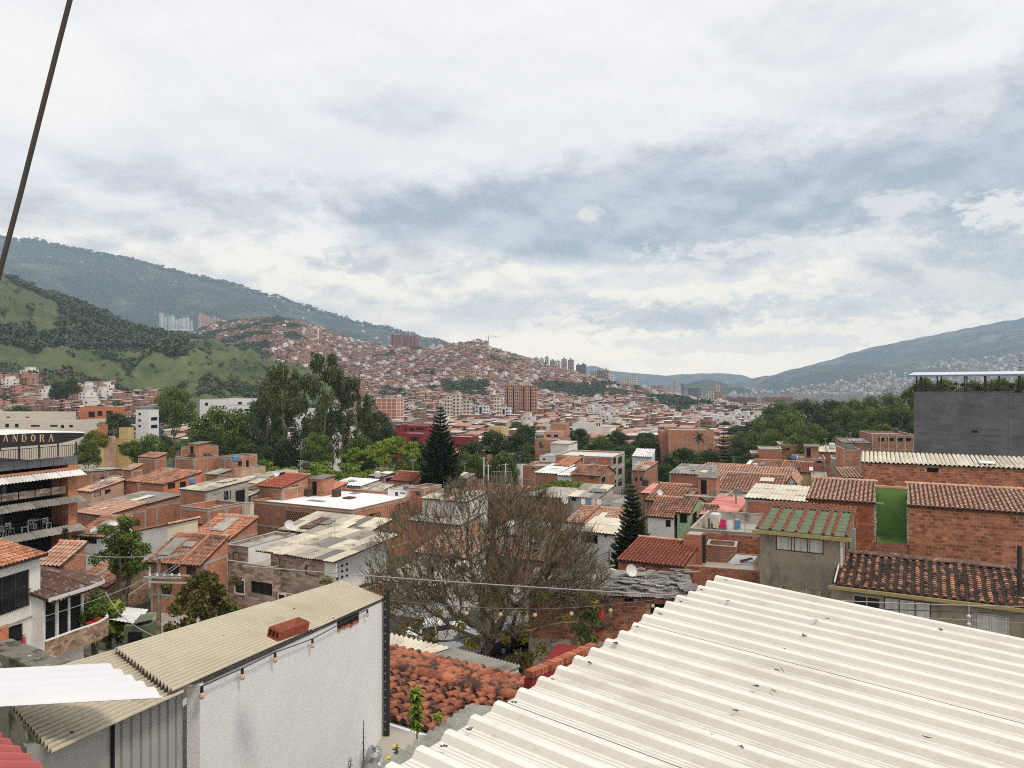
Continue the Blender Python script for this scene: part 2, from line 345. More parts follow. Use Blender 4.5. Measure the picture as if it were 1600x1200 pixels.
def leaves(n, clumps, size, shell=.35, aspect=.55, flat=.8, upb=.35):
    """n leaf quads spread through clumps (k,4): centre and radius"""
    C = np.asarray(clumps, float); p = C[:, 3]**2; idx = rng.choice(len(C), n, p=p/p.sum()); c = C[idx]
    d = unit(rng.normal(size=(n, 3))); rr = c[:, 3:4]*(1-shell*rng.random((n, 1))**1.3)
    pos = c[:, :3]+d*rr*np.array([1, 1, flat])
    nrm = unit(d+.75*rng.normal(size=(n, 3))+np.array([0, 0, upb]))
    t = unit(np.cross(nrm, rng.normal(size=(n, 3)))); b = np.cross(nrm, t)
    s = size*(.6+.8*rng.random((n, 1)))
    V = np.stack([pos-t*s, pos-b*s*aspect, pos+t*s, pos+b*s*aspect], 1)
    cr = rng.random(len(C))
    return V, np.clip(.55*cr[idx]+.45*rng.random(n), 0, 1)
# ------------------------------------------------------------------ terrain
def grid_mesh(name, fn, nu, nv, mat, smooth=True):
    v = [fn(i/(nu-1), j/(nv-1)) for j in range(nv) for i in range(nu)]
    f = [(j*nu+i, j*nu+i+1, (j+1)*nu+i+1, (j+1)*nu+i) for j in range(nv-1) for i in range(nu-1)]
    me = bpy.data.meshes.new(name); me.from_pydata(v, [], f); me.materials.append(T[mat] if isinstance(mat, str) else mat)
    if smooth: me.polygons.foreach_set('use_smooth', [True]*len(f))
    me.update(); return me
mt_ground = mk('ground_earth', (.13, .115, .095), None, .95, .05, .3, st=((.045, .06, .03), .03, .45, .6), fine=.1)
def gfn(u, v):
    y = -120+8800*v**3; x = (u-.5)*2*(700+7800*v**1.5)
    return (x, y, ground(y))
tag(obj('ground', grid_mesh('ground', gfn, 60, 70, mt_ground)), 'valley floor under the town', kind='structure')
ROT = -27
def street_sheet(name, mat, px, py, L, Wd, rot, z, label):
    p = P(px, py, (EYE-z)*F/(py-600)); m = M()
    c, s = math.cos(R(rot)), math.sin(R(rot)); a = Vector((c, s, 0)); b = Vector((-s, c, 0)); o = Vector((p.x, p.y, z))
    m.face([o-a*Wd/2-b*L/2, o+a*Wd/2-b*L/2, o+a*Wd/2+b*L/2, o-a*Wd/2+b*L/2]); tag(m.build(name, mat), label, kind='structure')
street_sheet('road', 'asphalt', 740, 1010, 60, 12, 63, .012, 'grey asphalt street under the bare tree')
street_sheet('pavement', 'concrete', 240, 1010, 16, 14, -27, .13, 'pale concrete pavement beside the curved balcony house')

def nz(x, y, z=0): return noise.noise(Vector((x, y, z)))
def fbm(x, y, o=6):
    a = 0; k = 1; s = .5
    for _ in range(o): a += s*nz(x*k, y*k, 3.3*k); k *= 2.03; s *= .52
    return a
class Hill:
    def __init__(s, crest, Yb, Yc, relief, px0, px1, seed=0, gul=1.0, zb=None):
        s.crest = crest; s.Yb = Yb; s.Yc = Yc; s.rel = relief; s.px0 = px0; s.px1 = px1; s.seed = seed; s.gul = gul; s.zb = zb
    def at(s, px, t):
        Yb = interp(s.Yb, px) if isinstance(s.Yb, list) else s.Yb; Yc = interp(s.Yc, px) if isinstance(s.Yc, list) else s.Yc
        cp = interp(s.crest, px)
        zc = EYE-(cp-600)/F*Yc; zb = ground(Yb)-2
        tt = min(t, 1.0); Y = Yb+(Yc-Yb)*t; x = (px-800)/F*Y
        z = zb+(zc-zb)*tt
        if t > 1: z -= (t-1)*(Yc-Yb)*.55
        w = math.sin(math.pi*min(t, 1))**.7 if t < 1 else 0
        k = 1/s.rel[1]
        g = abs(nz(x*k*1.3+s.seed, Y*k*.35, 1.7+s.seed))   # gullies that run down the slope
        z += s.rel[0]*(w*(1.35*fbm(x*k+s.seed, Y*k)-g*s.gul*1.1-.35*abs(nz(x*k*4.1, Y*k*1.3, s.seed))+.25)+(.06+.05*(1-w))*nz(x*k*9, Y*k*9, s.seed))
        return Vector((x, Y, z))
    def mesh(s, name, mat, nu, nt, label):
        f = lambda u, v: tuple(s.at(s.px0+(s.px1-s.px0)*u, v*1.35))
        return tag(obj(name, grid_mesh(name, f, nu, nt, mat)), label, kind='structure')
def py_of(p): return 600-(p.z-EYE)/p.y*F
mt_h2 = mk('hill_grass', (.088, .108, .042), None, .95, .012, .35, st=((.04, .062, .024), .03, .44, .70), st2=((.115, .125, .055), .05, .56, .90), fine=.1, bump=.8, bs=.6)
mt_h1 = mk('hill_scrub', (.075, .08, .045), None, .95, .02, .3, st=((.03, .05, .022), .02, .5, .62), fine=.1)
mt_m = mk('mountain_forest', (.024, .036, .02), None, .95, .004, .3, st=((.10, .12, .055), .0045, .5, .68), st2=((.016, .028, .014), .008, .5, .62))
mt_r = mk('mountain_bare', (.04, .052, .028), None, .95, .003, .3, st=((.17, .15, .115), .0028, .52, .66), st2=((.02, .03, .018), .006, .52, .64))
h2 = Hill([(-300, 330), (0, 427), (60, 455), (110, 472), (160, 492), (230, 522), (280, 524), (330, 530), (390, 548), (440, 563), (480, 577), (540, 612), (600, 640), (700, 652)], 430, [(0, 1150), (300, 1050), (600, 800)], (34, 120), -300, 700, 4, 2.0)
h2.mesh('green_hill', mt_h2, 260, 110, 'grassy green hill at the left with wooded ridge')
h1 = Hill([(200, 560), (300, 522), (330, 508), (400, 498), (440, 499), (480, 508), (520, 521), (560, 535), (600, 543), (640, 546), (700, 541), (745, 534), (765, 545), (830, 566), (870, 575), (920, 590), (960, 600), (1000, 608), (1060, 622), (1120, 634), (1180, 643), (1260, 650)], 700, [(250, 2000), (700, 1750), (850, 1550), (1000, 1300), (1180, 1000)], (16, 200), 200, 1260, 9, .6)
h1.mesh('town_hill', mt_h1, 200, 80, 'broad hill covered by the brick town')
h3 = Hill([(-700, 350), (-300, 358), (0, 373), (60, 377), (130, 392), (200, 405), (300, 430), (350, 441), (430, 466), (500, 486), (560, 503), (620, 516), (690, 536), (740, 556), (800, 585), (860, 610)], 2500, 4600, (150, 900), -700, 860, 2, 1.2)
h3.mesh('far_mountain', mt_m, 260, 90, 'long dark forested mountain behind the green hill')
h4 = Hill([(1060, 618), (1110, 606), (1160, 598), (1200, 589), (1250, 575), (1300, 561), (1350, 545), (1400, 535), (1440, 527), (1500, 515), (1540, 507), (1600, 497), (1900, 440), (2000, 436)], 3000, 6000, (150, 1000), 1060, 2000, 5, .9)
h4.mesh('far_mountain', mt_r, 220, 90, 'hazy mountain rising to the right edge')
h5 = Hill([(500, 600), (740, 548), (775, 545), (800, 550), (840, 560), (900, 590), (960, 604)], 5800, 6600, (80, 1000), 500, 960, 7)
h5.mesh('far_mountain', mt_m, 80, 30, 'blue mountain showing behind the crest of the brick hill')
h6 = Hill([(700, 605), (880, 585), (915, 572), (930, 571), (955, 578), (1000, 582), (1040, 586), (1090, 583), (1130, 583), (1160, 586), (1200, 600), (1260, 612)], 7000, 8000, (80, 1200), 700, 1260, 12)
h6.mesh('far_mountain', mt_m, 100, 30, 'palest blue mountain closing the valley in the middle')

# the air
hz = M(); hz.box(-9500, -180, -64, 9500, 9300, 1090)
hmat = bpy.data.materials.new('haze_air'); hmat.use_nodes = True; hn = hmat.node_tree; hn.nodes.clear()
pv = hn.nodes.new('ShaderNodeVolumePrincipled'); pv.inputs['Color'].default_value = (.59, .77, 1.0, 1); pv.inputs['Density'].default_value = 1.15e-4; pv.inputs['Anisotropy'].default_value = .1
ho = hn.nodes.new('ShaderNodeOutputMaterial'); hn.links.new(pv.outputs[0], ho.inputs['Volume'])
tag(hz.build('haze', hmat), 'thin blue haze in the valley air', kind='stuff')

# ------------------------------------------------------------------ far houses
HM = ['hb1', 'hb2', 'hb3', 'hw', 'hc', 'hp', 'hroof', 'hwin', 'htile', 'hwhite']
for n, c, c2 in (('hb1', (.43, .22, .16), (.32, .155, .115)), ('hb2', (.50, .32, .25), (.41, .24, .18)), ('hb3', (.30, .175, .145), (.23, .135, .11)), ('hw', (.66, .63, .58), (.74, .72, .69)),
                 ('hc', (.56, .48, .36), (.5, .45, .38)), ('hp', (.55, .33, .26), (.5, .28, .2)), ('hroof', (.26, .225, .205), (.55, .50, .46)), ('hwin', (.045, .04, .04), (.09, .08, .075)), ('htile', (.33, .185, .14), (.42, .26, .2)), ('hwhite', (.72, .71, .70), (.6, .6, .58))):
    T[n] = mk('far_'+n, c, c2, .9, .12, .15, st=((.2, .15, .12), .25, .6, .8))
def far_variant(k):
    rnd = random.Random(k*31+5); m = M(); w = rnd.uniform(6, 9); d = rnd.uniform(7, 10); h = rnd.choice([5.2, 5.6, 7.8, 8.2, 8.4])
    wall = [0, 1, 2, 0, 2, 0, 3, 4, 1, 5, 0, 2][k % 12]; r = rnd.random()
    b = 14                                        # the foot runs down into the slope
    def q(a, c, z0, z1, mi, rr): m.face([(a[0], a[1], z0), (c[0], c[1], z0), (c[0], c[1], z1), (a[0], a[1], z1)], mi, rr)
    x = w/2
    for a, c in (((-x, 0), (x, 0)), ((x, 0), (x, d)), ((x, d), (-x, d)), ((-x, d), (-x, 0))): q(a, c, -b, h, wall, r)
    ty = k % 4
    if ty == 0:
        m.face([(-x-.3, -.4, h+.02), (x+.3, -.4, h+.02), (x+.3, d/2, h+1.1), (-x-.3, d/2, h+1.1)], 8, rnd.random()); m.face([(-x-.3, d/2, h+1.1), (x+.3, d/2, h+1.1), (x+.3, d+.3, h), (-x-.3, d+.3, h)], 8, rnd.random())
    elif ty == 1:
        m.face([(-x-.3, -.4, h+.1), (x+.3, -.4, h+.1), (x+.3, d+.3, h+.9), (-x-.3, d+.3, h+.9)], 6, rnd.random())
    elif ty == 2:
        m.face([(-x, 0, h-.02), (x, 0, h-.02), (x, d, h-.02), (-x, d, h-.02)], 6, .2)
        u = x*.9; m.face([(-x, d*.4, h), (u*.2, d*.4, h), (u*.2, d*.4, h+2.3), (-x, d*.4, h+2.3)], wall, r); m.face([(u*.2, d*.4, h), (u*.2, d, h), (u*.2, d, h+2.3), (u*.2, d*.4, h+2.3)], wall, r)
        m.face([(-x-.2, d*.35, h+2.4), (u*.2+.3, d*.35, h+2.4), (u*.2+.3, d, h+2.7), (-x-.2, d, h+2.7)], 9 if k % 8 == 2 else 6, rnd.random())
    else:
        m.face([(-x-.2, -.9, h+.05), (x+.2, -.9, h+.05), (x+.2, d, h+.3), (-x-.2, d, h+.3)], 6, rnd.random())
    for fl in range(int(h/2.6)):
        z = h-1.9-2.6*fl
        for j in range(2):
            if rnd.random() < .85:
                cx = -x+w*(.27+.46*j); ww = rnd.uniform(.5, .8); q((cx-ww, -.05), (cx+ww, -.05), z, z+1.25, 7, rnd.random())
        if rnd.random() < .8: cy_ = d*.5; q((x+.05, cy_-.6), (x+.05, cy_+.6), z, z+1.2, 7, rnd.random())
        if rnd.random() < .5: q((-x, -.12), (x, -.12), z-.75, z-.5, 9 if wall > 2 else 4, .3)
    return m
FV = [far_variant(k) for k in range(12)]
FMESH = [v.mesh('hillside_house', HM) for v in FV]
FA = [(np.array([[v.v[i] for i in f] for f in v.f], float), np.array(v.m), np.array(v.r)) for v in FV]
def join_houses(name, items, label, kind='stuff'):     # items: (x,y,z,rot,scale,variant)
    Vs, ms, rs = [], [], []
    for k in range(12):
        it = np.array([i[:5] for i in items if i[5] == k])
        if not len(it): continue
        A, mi, rr = FA[k]; c, s = np.cos(it[:, 3]), np.sin(it[:, 3])
        X = A[None, :, :, 0]*it[:, 4, None, None]; Yv = A[None, :, :, 1]*it[:, 4, None, None]; Z = A[None, :, :, 2]*it[:, 4, None, None]
        c = c[:, None, None]; s = s[:, None, None]
        V = np.stack([X*c-Yv*s+it[:, 0, None, None], X*s+Yv*c+it[:, 1, None, None], Z+it[:, 2, None, None]], -1)
        Vs.append(V.reshape(-1, 4, 3)); ms.append(np.tile(mi, len(it))); rs.append(np.clip(np.tile(rr, len(it))*.6+np.repeat(rng.random(len(it)), len(mi))*.4, 0, 1))
    me = qmesh(name, np.concatenate(Vs), np.concatenate(rs), HM, np.concatenate(ms)); tag(obj(name, me), label, kind=kind)
TREE_PTS = []     # far tree positions (x,y,z,size)
hl, h1l = [], []
rr_ = random.Random(5)
# left quarter at the foot of the green hill
y = 440.
while y < 700:
    x = -800/F*y-30
    while x < -520/F*y:
        px = x/y*F+800; t = (y-430)/(interp(h2.Yc, px)-430); p = h2.at(px, max(t, 0)); pyy = py_of(p)
        lim = 572+max(0, px-60)*.27+6*nz(px*.03, 1)
        if pyy > lim:
            if nz(x*.016, y*.016, 4) > .22 or rr_.random() < .06: TREE_PTS.append((x, y, p.z, rr_.uniform(3, 6)))
            else: hl.append((x, y, p.z-1.0, R(ROT+rr_.uniform(-9, 9)+(20 if nz(x*.02, y*.02) > 0 else 0)), rr_.uniform(.7, 1.05), rr_.choice((0,1,2,3,4,5,6,8,9,10,11,0,3,8,7,10))))
        x += rr_.uniform(7.0, 9.0)
    y += rr_.uniform(9, 11)
y = 705.
while y < 1990:
    x = -560/F*y; x1 = 430/F*y
    while x < x1:
        px = x/y*F+800; Yc = interp(h1.Yc, px); t = (y-700)/(Yc-700)
        if 0 <= t < 1.01:
            p = h1.at(px, t); pyy = py_of(p)
            d = nz(x*.011, y*.007, 2)+.5*nz(x*.03, y*.03, 8)
            th = .52
            if px < 470 and pyy < 560: th = .0 if px < 400 else .12
            if 830 < px < 1080 and abs(pyy-(604+(px-830)*.13)) < 9: th = -.25
            if 690 < px < 760 and 600 < pyy < 625: th = -.1
            if d > th or rr_.random() < .03: TREE_PTS.append((x, y, p.z, rr_.uniform(4, 7)))
            elif rr_.random() < .95: h1l.append((x, y, p.z-1.2, R(ROT+rr_.uniform(-12, 12)+(35 if nz(x*.008, y*.008) > .1 else 0)), rr_.uniform(.6, 1.0), rr_.choice((0,1,2,3,4,5,6,8,9,10,11,0,3,8,7,10))))
        x += rr_.uniform(7, 9)
    y += rr_.uniform(10, 12)
VNAME = ['red brick', 'pale brick', 'brown brick', 'red brick', 'pale brick', 'red brick', 'white', 'cream', 'pale brick', 'pink', 'red brick', 'brown brick']
RNAME = ['tiled gable roof', 'sloping sheet roof', 'rooftop room', 'flat sheet roof']
def indiv(lst, n, where, group):
    lst.sort(key=lambda q: q[1])
    vis = [q for q in lst if -30 < q[0]/q[1]*F+800 < 1630]
    for q in vis[:n]:
        o = obj('hillside_house', FMESH[q[5]]); o.location = q[:3]; o.rotation_euler = (0, 0, q[3]); o.scale = (q[4],)*3
        px = q[0]/q[1]*F+800; bs_ = ((60, 'at its left end'), (120, 'around its left middle'), (185, 'around its right middle'), (300, 'at its right end')) if px < 300 else ((560, 'at its left end'), (700, 'left of the pointed conifer'), (800, 'near the white towers'), (950, 'right of the salmon towers'), (2000, 'at its right end'))
        tag(o, f'small {VNAME[q[5]]} house, {RNAME[q[5] % 4]}, {where}, '+[t for l, t in bs_ if px < l or l in (300, 2000)][0], 'house', group)
    s = set(vis[:n]); return [q for q in lst if q not in s]
r1 = indiv(hl, 190, 'under the green hill', 'houses at the foot of the green hill')
r2 = indiv(h1l, 90, 'on the town hill', 'houses on the lower slope of the town hill')
join_houses('hillside_houses', r1+r2, 'hundreds of small brick houses packed over the hillsides')
# specks of villages and suburbs on the far mountains
sp_ = []
def specks(h, n, fn, s):
    for _ in range(n*6):
        px = rr_.uniform(-20, 1640)
        if not h.px0 < px < h.px1: continue
        t = rr_.random(); p = h.at(px, t)
        if fn(px, py_of(p), p): sp_.append((p.x, p.y, p.z-1, rr_.uniform(0, 3), rr_.uniform(*s), rr_.choice((6, 7, 1, 4, 8, 2, 6, 5)))); n -= 1
        if n <= 0: break
specks(h3, 240, lambda px, py, p: nz(p.x*.002, p.y*.002, 3) > .18 and py > 400 and px < 600, (.5, 1.2))
specks(h3, 260, lambda px, py, p: 560 < px < 720 and py > 508+(px-560)*.2, (.9, 1.8))
specks(h4, 5200, lambda px, py, p: py > max(540, 612-(px-1160)*.13)+10*nz(p.x*.002, p.y*.001, 1) and nz(p.x*.0018, p.y*.0018, 6) > -.22+rr_.uniform(-.3, .3), (.7, 1.7))
join_houses('suburb_houses', sp_, 'pale specks of far suburbs on the mountain slopes')

# woods on the hills: one cloud of leaf faces per crown, joined
def wood_mesh(pts, base_n, name, label, mat='leaf_f', sz=.26):
    B, br = leaves(base_n, [(0, 0, .0, .85), (.35, .1, .25, .6), (-.3, -.2, .2, .6), (.05, .3, .45, .55), (0, -.35, -.1, .6)], sz, .3, .7)
    pts = np.array(pts); th = rng.random(len(pts))*6.28; c, s = np.cos(th)[:, None, None], np.sin(th)[:, None, None]
    S = pts[:, 3, None, None]; sq = (.8+.5*rng.random(len(pts)))[:, None, None]
    V = np.stack([(B[None, :, :, 0]*c-B[None, :, :, 1]*s)*S+pts[:, 0, None, None], (B[None, :, :, 0]*s+B[None, :, :, 1]*c)*S+pts[:, 1, None, None], B[None, :, :, 2]*S*sq+pts[:, 2, None, None]+S*.5], -1)
    rn = np.clip(np.tile(br, len(pts))*.5+np.repeat(rng.random(len(pts)), base_n)*.5, 0, 1)
    tag(obj(name, qmesh(name, V.reshape(-1, 4, 3), rn, mat)), label, kind='stuff')
wl = []
for _ in range(26000):
    px = rr_.uniform(-30, 620); t = rr_.random(); p = h2.at(px, t); pyy = py_of(p); c = interp(h2.crest, px); d = pyy-c
    n = nz(p.x*.012, p.y*.009, 5)+.5*nz(p.x*.04, p.y*.04, 2)
    if pyy > 640: continue
    if px < 95: w = 1 if (px > 12 and d < 6) or (pyy > 512 and n > -.08) else (.02 if pyy < 500 else .0)
    elif px < 290: w = 1 if pyy < 545+22*n+(px-95)*.03 and not (px < 130 and pyy < 515 and d > 10) else (1 if n > .0 else .04)
    else: w = 1 if n > .27 else .05
    if px < 245 and pyy > 572+max(0, px-60)*.27: continue
    if rr_.random() < w: wl.append((p.x, p.y, p.z, rr_.uniform(3.5, 7.5) if px < 290 and pyy < 560 else rr_.uniform(1.5, 3.4)))
wl = wl[:6500]
wood_mesh(wl, 26, 'woodland', 'dark wood and scrub over the green hill')
TREE_PTS += [(p.x, p.y, p.z, rr_.uniform(9, 16)) for p in (h3.at(rr_.uniform(-20, 760), rr_.uniform(.965, 1.0)) for _ in range(800))]
wood_mesh(TREE_PTS, 30, 'hillside_trees', 'dark trees scattered between the far houses and along the mountain crest')
del wl

# ------------------------------------------------------------------ towers
def tower(x0, x1, yt, yb, Y, mat, label, name='apartment_tower', style='win', rot=ROT, nfl=None, win=(.035, .035, .04), cat='apartment tower', dr=.6, group=None, cols=None, roofbits=True, trim='white'):
    k = (x1-x0)/F*Y; c, s = math.cos(R(rot)), math.sin(R(rot)); W = k/(abs(c)+dr*abs(s)); D = W*dr
    zt = EYE-(yt-600)/F*Y; zb = EYE-(yb-600)/F*Y-6; h = zt-zb
    r = thing(name, label, cat, ((x0-800)/F*Y+(0 if rot <= 0 else D*s), Y, zb), R(rot), group)
    m = M(); m.box(0, 0, 0, W, D, h, 0, random.random()); m.build('wall', [mat], r)
    if roofbits:
        q = M(); q.box(W*.3, D*.3, h, W*.6, D*.7, h+min(3.2, h*.06+1.2)); q.build('roof_room', ['concrete'], r)
    nf = nfl or max(2, int((zt-(EYE-(yb-600)/F*Y))/2.8)); fh = (zt-(EYE-(yb-600)/F*Y))/nf
    wm = M(); nc = cols or max(2, int(W/3.2)); nd = max(2, int(D/3.2))
    big = fh/F*Y
    for i in range(nf):
        z = h-(i+1)*fh+fh*.32
        if style == 'grid': break
        for j in range(nc):
            if style == 'strip' and j % 3 == 1: continue
            u = W*(j+.5)/nc; g = W/nc*.27; wm.face([(u-g, -.06, z), (u+g, -.06, z), (u+g, -.06, z+fh*.5), (u-g, -.06, z+fh*.5)], 0, random.random())
        for j in range(nd):
            u = D*(j+.5)/nd; g = D/nd*.25; wm.face([(W+.06, u-g, z), (W+.06, u+g, z), (W+.06, u+g, z+fh*.5), (W+.06, u-g, z+fh*.5)], 0, random.random())
    wm.build('windows', ['hwin'], r, kind='stuff')
    if style == 'strip':
        q = M()
        for j in range(1, nc, 3): u = W*(j+.5)/nc; q.box(u-W/nc*.3, -.12, 0, u+W/nc*.3, -.01, h-1)
        q.build('recess', ['dark'], r, kind='stuff')  # recess shade painted as dark strips standing on the front, nothing cut in
    if style == 'grid':
        q = M()
        for j in range(nc+1): u = W*j/nc; q.box(u-.17, -.25, 0, u+.17, 0, h)
        for i in range(nf+1): z = h-i*fh; q.box(-.3, -.22, z-.15, W+.3, -.02, z+.12); q.box(W+.02, -.02, z-.25, W+.22, D, z+.2)
        for j in range(1, nd+1): u = D*j/nd; q.box(W, u-.6, 0, W+.25, u, h)
        q.build('frame', [trim], r)
    return r
T['tb'] = mk('tower_brick', (.37, .13, .085), (.33, .115, .08), .9, .02, .12)
T['tb2'] = mk('tower_brick_pale', (.46, .25, .18), (.42, .22, .16), .9, .02, .12)
T['tg'] = mk('tower_grey', (.36, .32, .30), (.42, .39, .36), .9, .02, .12)
T['tc'] = mk('tower_cream', (.62, .56, .46), (.66, .61, .53), .9, .02, .1)
T['tw'] = mk('tower_white', (.70, .70, .70), (.66, .67, .68), .9, .02, .1)
T['tteal'] = mk('tower_teal', (.45, .62, .62), (.6, .7, .69), .9, .02, .1)
T['tpink'] = mk('tower_pink', (.62, .40, .36), (.66, .46, .42), .9, .02, .1)
T['tdark'] = mk('tower_dark', (.16, .155, .16), (.2, .19, .19), .9, .02, .1)
T['tred'] = mk('tower_dark_red', (.25, .09, .085), (.28, .11, .1), .9, .02, .1)
T['torange'] = mk('tower_orange', (.52, .19, .10), None, .9, .05, .12)
tower(610, 632, 523, 552, 1850, 'tb', 'left one of two wide red brick slabs on the hill crest', style='strip', rot=-8)
tower(633, 653, 524, 552, 1850, 'tb', 'right one of two wide red brick slabs on the hill crest', style='strip', rot=-8)
for i, (a, b, t_) in enumerate(((693, 701, 538), (716, 724, 535), (727, 735, 534), (737, 744, 532), (746, 754, 531), (755, 763, 533))):
    tower(a, b, t_, 548, 1800, 'tg', 'small grey tower block on the crest, number %s from the left below the crane' % ['one', 'two', 'three', 'four', 'five', 'six'][i])
tower(588, 631, 623, 656, 560, 'torange', 'orange brick apartment block with white frame lines behind the tall trees', style='grid', cols=4, nfl=6, dr=.5, trim='hwhite')
for a, b, t_, l, mt in ((694, 706, 619, 'left slim cream tower above the pointed conifer', 'tc'), (707, 722, 617, 'middle and widest cream tower above the pointed conifer', 'tc'), (723, 738, 626, 'right lower cream tower above the pointed conifer', 'tc'),
                        (742, 766, 634, 'white tower with brick flank left of the taller brick pair', 'tw'), (772, 783, 621, 'slim pale tower behind the white ones', 'tc'), (766, 778, 643, 'low white block between two white towers', 'tw'), (779, 800, 637, 'white tower with grey stripes against the brick pair', 'tw')):
    tower(a, b, t_, 664, 620, mt, l, style='strip' if mt == 'tw' else 'win')
tower(788, 812, 601, 658, 640, 'tb2', 'left one of the two tall salmon brick towers', style='strip', cols=7, dr=.35, rot=-12)
tower(813, 840, 602, 658, 640, 'tb2', 'right one of the two tall salmon brick towers', style='strip', cols=7, dr=.35, rot=-12)
tower(862, 878, 637, 655, 760, 'tred', 'dark red block beside a small white tower')
tower(876, 893, 633, 655, 770, 'tw', 'small white tower beside a dark red block')
k_ = 0
for a, b, t_, bb, Y, mt, l in (
  (824, 833, 560, 572, 1700, 'tc', 'first cream block of the row at the crest'), (834, 842, 559, 573, 1700, 'tc', 'second cream block of the row at the crest'), (843, 850, 560, 574, 1700, 'tc', 'third cream block of the row at the crest'), (851, 858, 558, 575, 1700, 'tc', 'fourth cream block of the row at the crest'),
  (859, 868, 563, 578, 1550, 'tg', 'brown grey tower at the left of the crest cluster'), (868, 876, 564, 581, 1540, 'tw', 'white striped tower in the crest cluster'), (877, 886, 561, 583, 1540, 'tg', 'grey tower in the middle of the crest cluster'), (887, 897, 562, 584, 1530, 'tg', 'grey tower at the right of the crest cluster'),
  (900, 908, 570, 586, 1450, 'tdark', 'left dark twin tower standing alone below the crest'), (908, 916, 569, 587, 1450, 'tdark', 'right dark twin tower standing alone below the crest'),
  (922, 934, 580, 597, 1350, 'tg', 'first grey slab of the four in a row'), (933, 943, 579, 598, 1350, 'tdark', 'second darker slab of the four in a row'), (943, 952, 578, 599, 1350, 'tg', 'third slab of the four in a row'), (951, 960, 585, 600, 1340, 'tw', 'fourth and whitest slab of the row'),
  (972, 984, 591, 606, 1250, 'tc', 'cream tower with stepped top'), (984, 996, 589, 608, 1240, 'tc', 'cream tower right of the stepped one'),
  (1017, 1027, 603, 612, 2200, 'tb2', 'low salmon tower on the valley skyline'), (1027, 1037, 602, 612, 2200, 'tb2', 'low salmon tower right of its twin on the valley skyline'),
  (1042, 1050, 603, 613, 2300, 'tpink', 'pink grey tower left of the tall slim one'), (1051, 1058, 594, 613, 2400, 'tpink', 'tallest slim tower on the valley skyline'), (1058, 1064, 603, 614, 2300, 'tw', 'white tower right of the slim one'), (1063, 1070, 599, 613, 2300, 'tdark', 'dark slim tower on the valley skyline'),
  (1075, 1096, 606, 622, 1500, 'tdark', 'broad dark grey slab in the valley middle'), (1117, 1125, 601, 625, 1900, 'tpink', 'tall pinkish tower behind the cream slabs'), (1104, 1116, 612, 634, 1400, 'tc', 'cream slab left of the dark red row'), (1116, 1130, 612, 636, 1380, 'tb2', 'brown slab left of the dark red row')):
    tower(a, b, t_, bb, Y, mt, l)
for i in range(8): tower(1134+i*6, 1141+i*6, 620+(i % 3), 641, 1500, 'tred', 'dark red tower of the left red row, %s' % ['leftmost', 'second', 'third', 'fourth', 'fifth', 'sixth', 'seventh', 'rightmost'][i], group='dark red towers')
for i in range(8): tower(1190+i*6, 1197+i*6, 621-(i % 2), 641, 1480, 'tb', 'red tower of the right red row, %s' % ['leftmost', 'second', 'third', 'fourth', 'fifth', 'sixth', 'seventh', 'rightmost'][i], group='red towers')
for i in range(9): tower(1283+i*7, 1289+i*7, 614+(i*5 % 4), 626, 2300, 'tg', 'pale grey slab beyond the wood, %s' % ['leftmost', 'second', 'third', 'fourth', 'fifth', 'sixth', 'seventh', 'eighth', 'rightmost'][i], group='pale slabs beyond the wood')
for i in range(8): tower(1203+i*11, 1208+i*11, 610+(i*7 % 5), 620, 3200, 'tw', 'faint white tower at the foot of the hazy mountain', group='faint towers at the mountain foot')
for i in range(5): tower(1140+i*8, 1145+i*8, 613+(i*7 % 4), 622, 2600, 'tw', 'faint white tower behind the red rows', group='faint towers behind the red rows')
for i in range(9): tower(249+i*5.6+(i*7 % 3), 255+i*5.8, 490+(i*5 % 7)+i*.9, 514, 2350+60*(i % 3), 'tteal' if i % 3 else 'tw', 'pale teal tower block of the estate behind the green hill, %s' % ['leftmost', 'second', 'third', 'fourth', 'fifth', 'sixth', 'seventh', 'eighth', 'rightmost'][i], group='teal towers behind the green hill')
for i in range(8): tower(310+i*5.6, 316+i*5.4, 490+(i*5 % 4)+i*1.3, 509, 2350, 'tpink', 'pink tower block of the estate behind the green hill, %s' % ['leftmost', 'second', 'third', 'fourth', 'fifth', 'sixth', 'seventh', 'rightmost'][i], group='pink towers behind the green hill')
r = thing('tower_crane', 'thin yellow grey tower crane on the hill crest', 'crane', P(763, 548, 1800)); m = M()
m.bx((-1, -1, 0), (2, 0, 0), (0, 2, 0), (0, 0, 34)); m.build('mast', 'tg', r); m = M(); m.bx((-8, -.5, 33), (36, 0, 0), (0, 1.0, 0), (0, 0, 1.0)); m.build('jib', 'tg', r); m = M(); m.tube([(0, 0, 39), (22, 0, 34)], .2, 4); m.tube([(0, 0, 34), (0, 0, 39)], .4, 4); m.build('stay', 'tg', r)
for i, (a, t_, b, l) in enumerate(((497, 513, 530, 'white mast high on the left slope of the town hill'), (543, 542, 556, 'white mast in the middle of the town hill slope'))):
    o = M(); p = P(a, b, 1500); o.tube([p, (p.x, p.y, p.z+(b-t_)/F*1500)], 1.3, 5); tag(o.build('cable_car_pylon', 'tw'), l, 'mast')
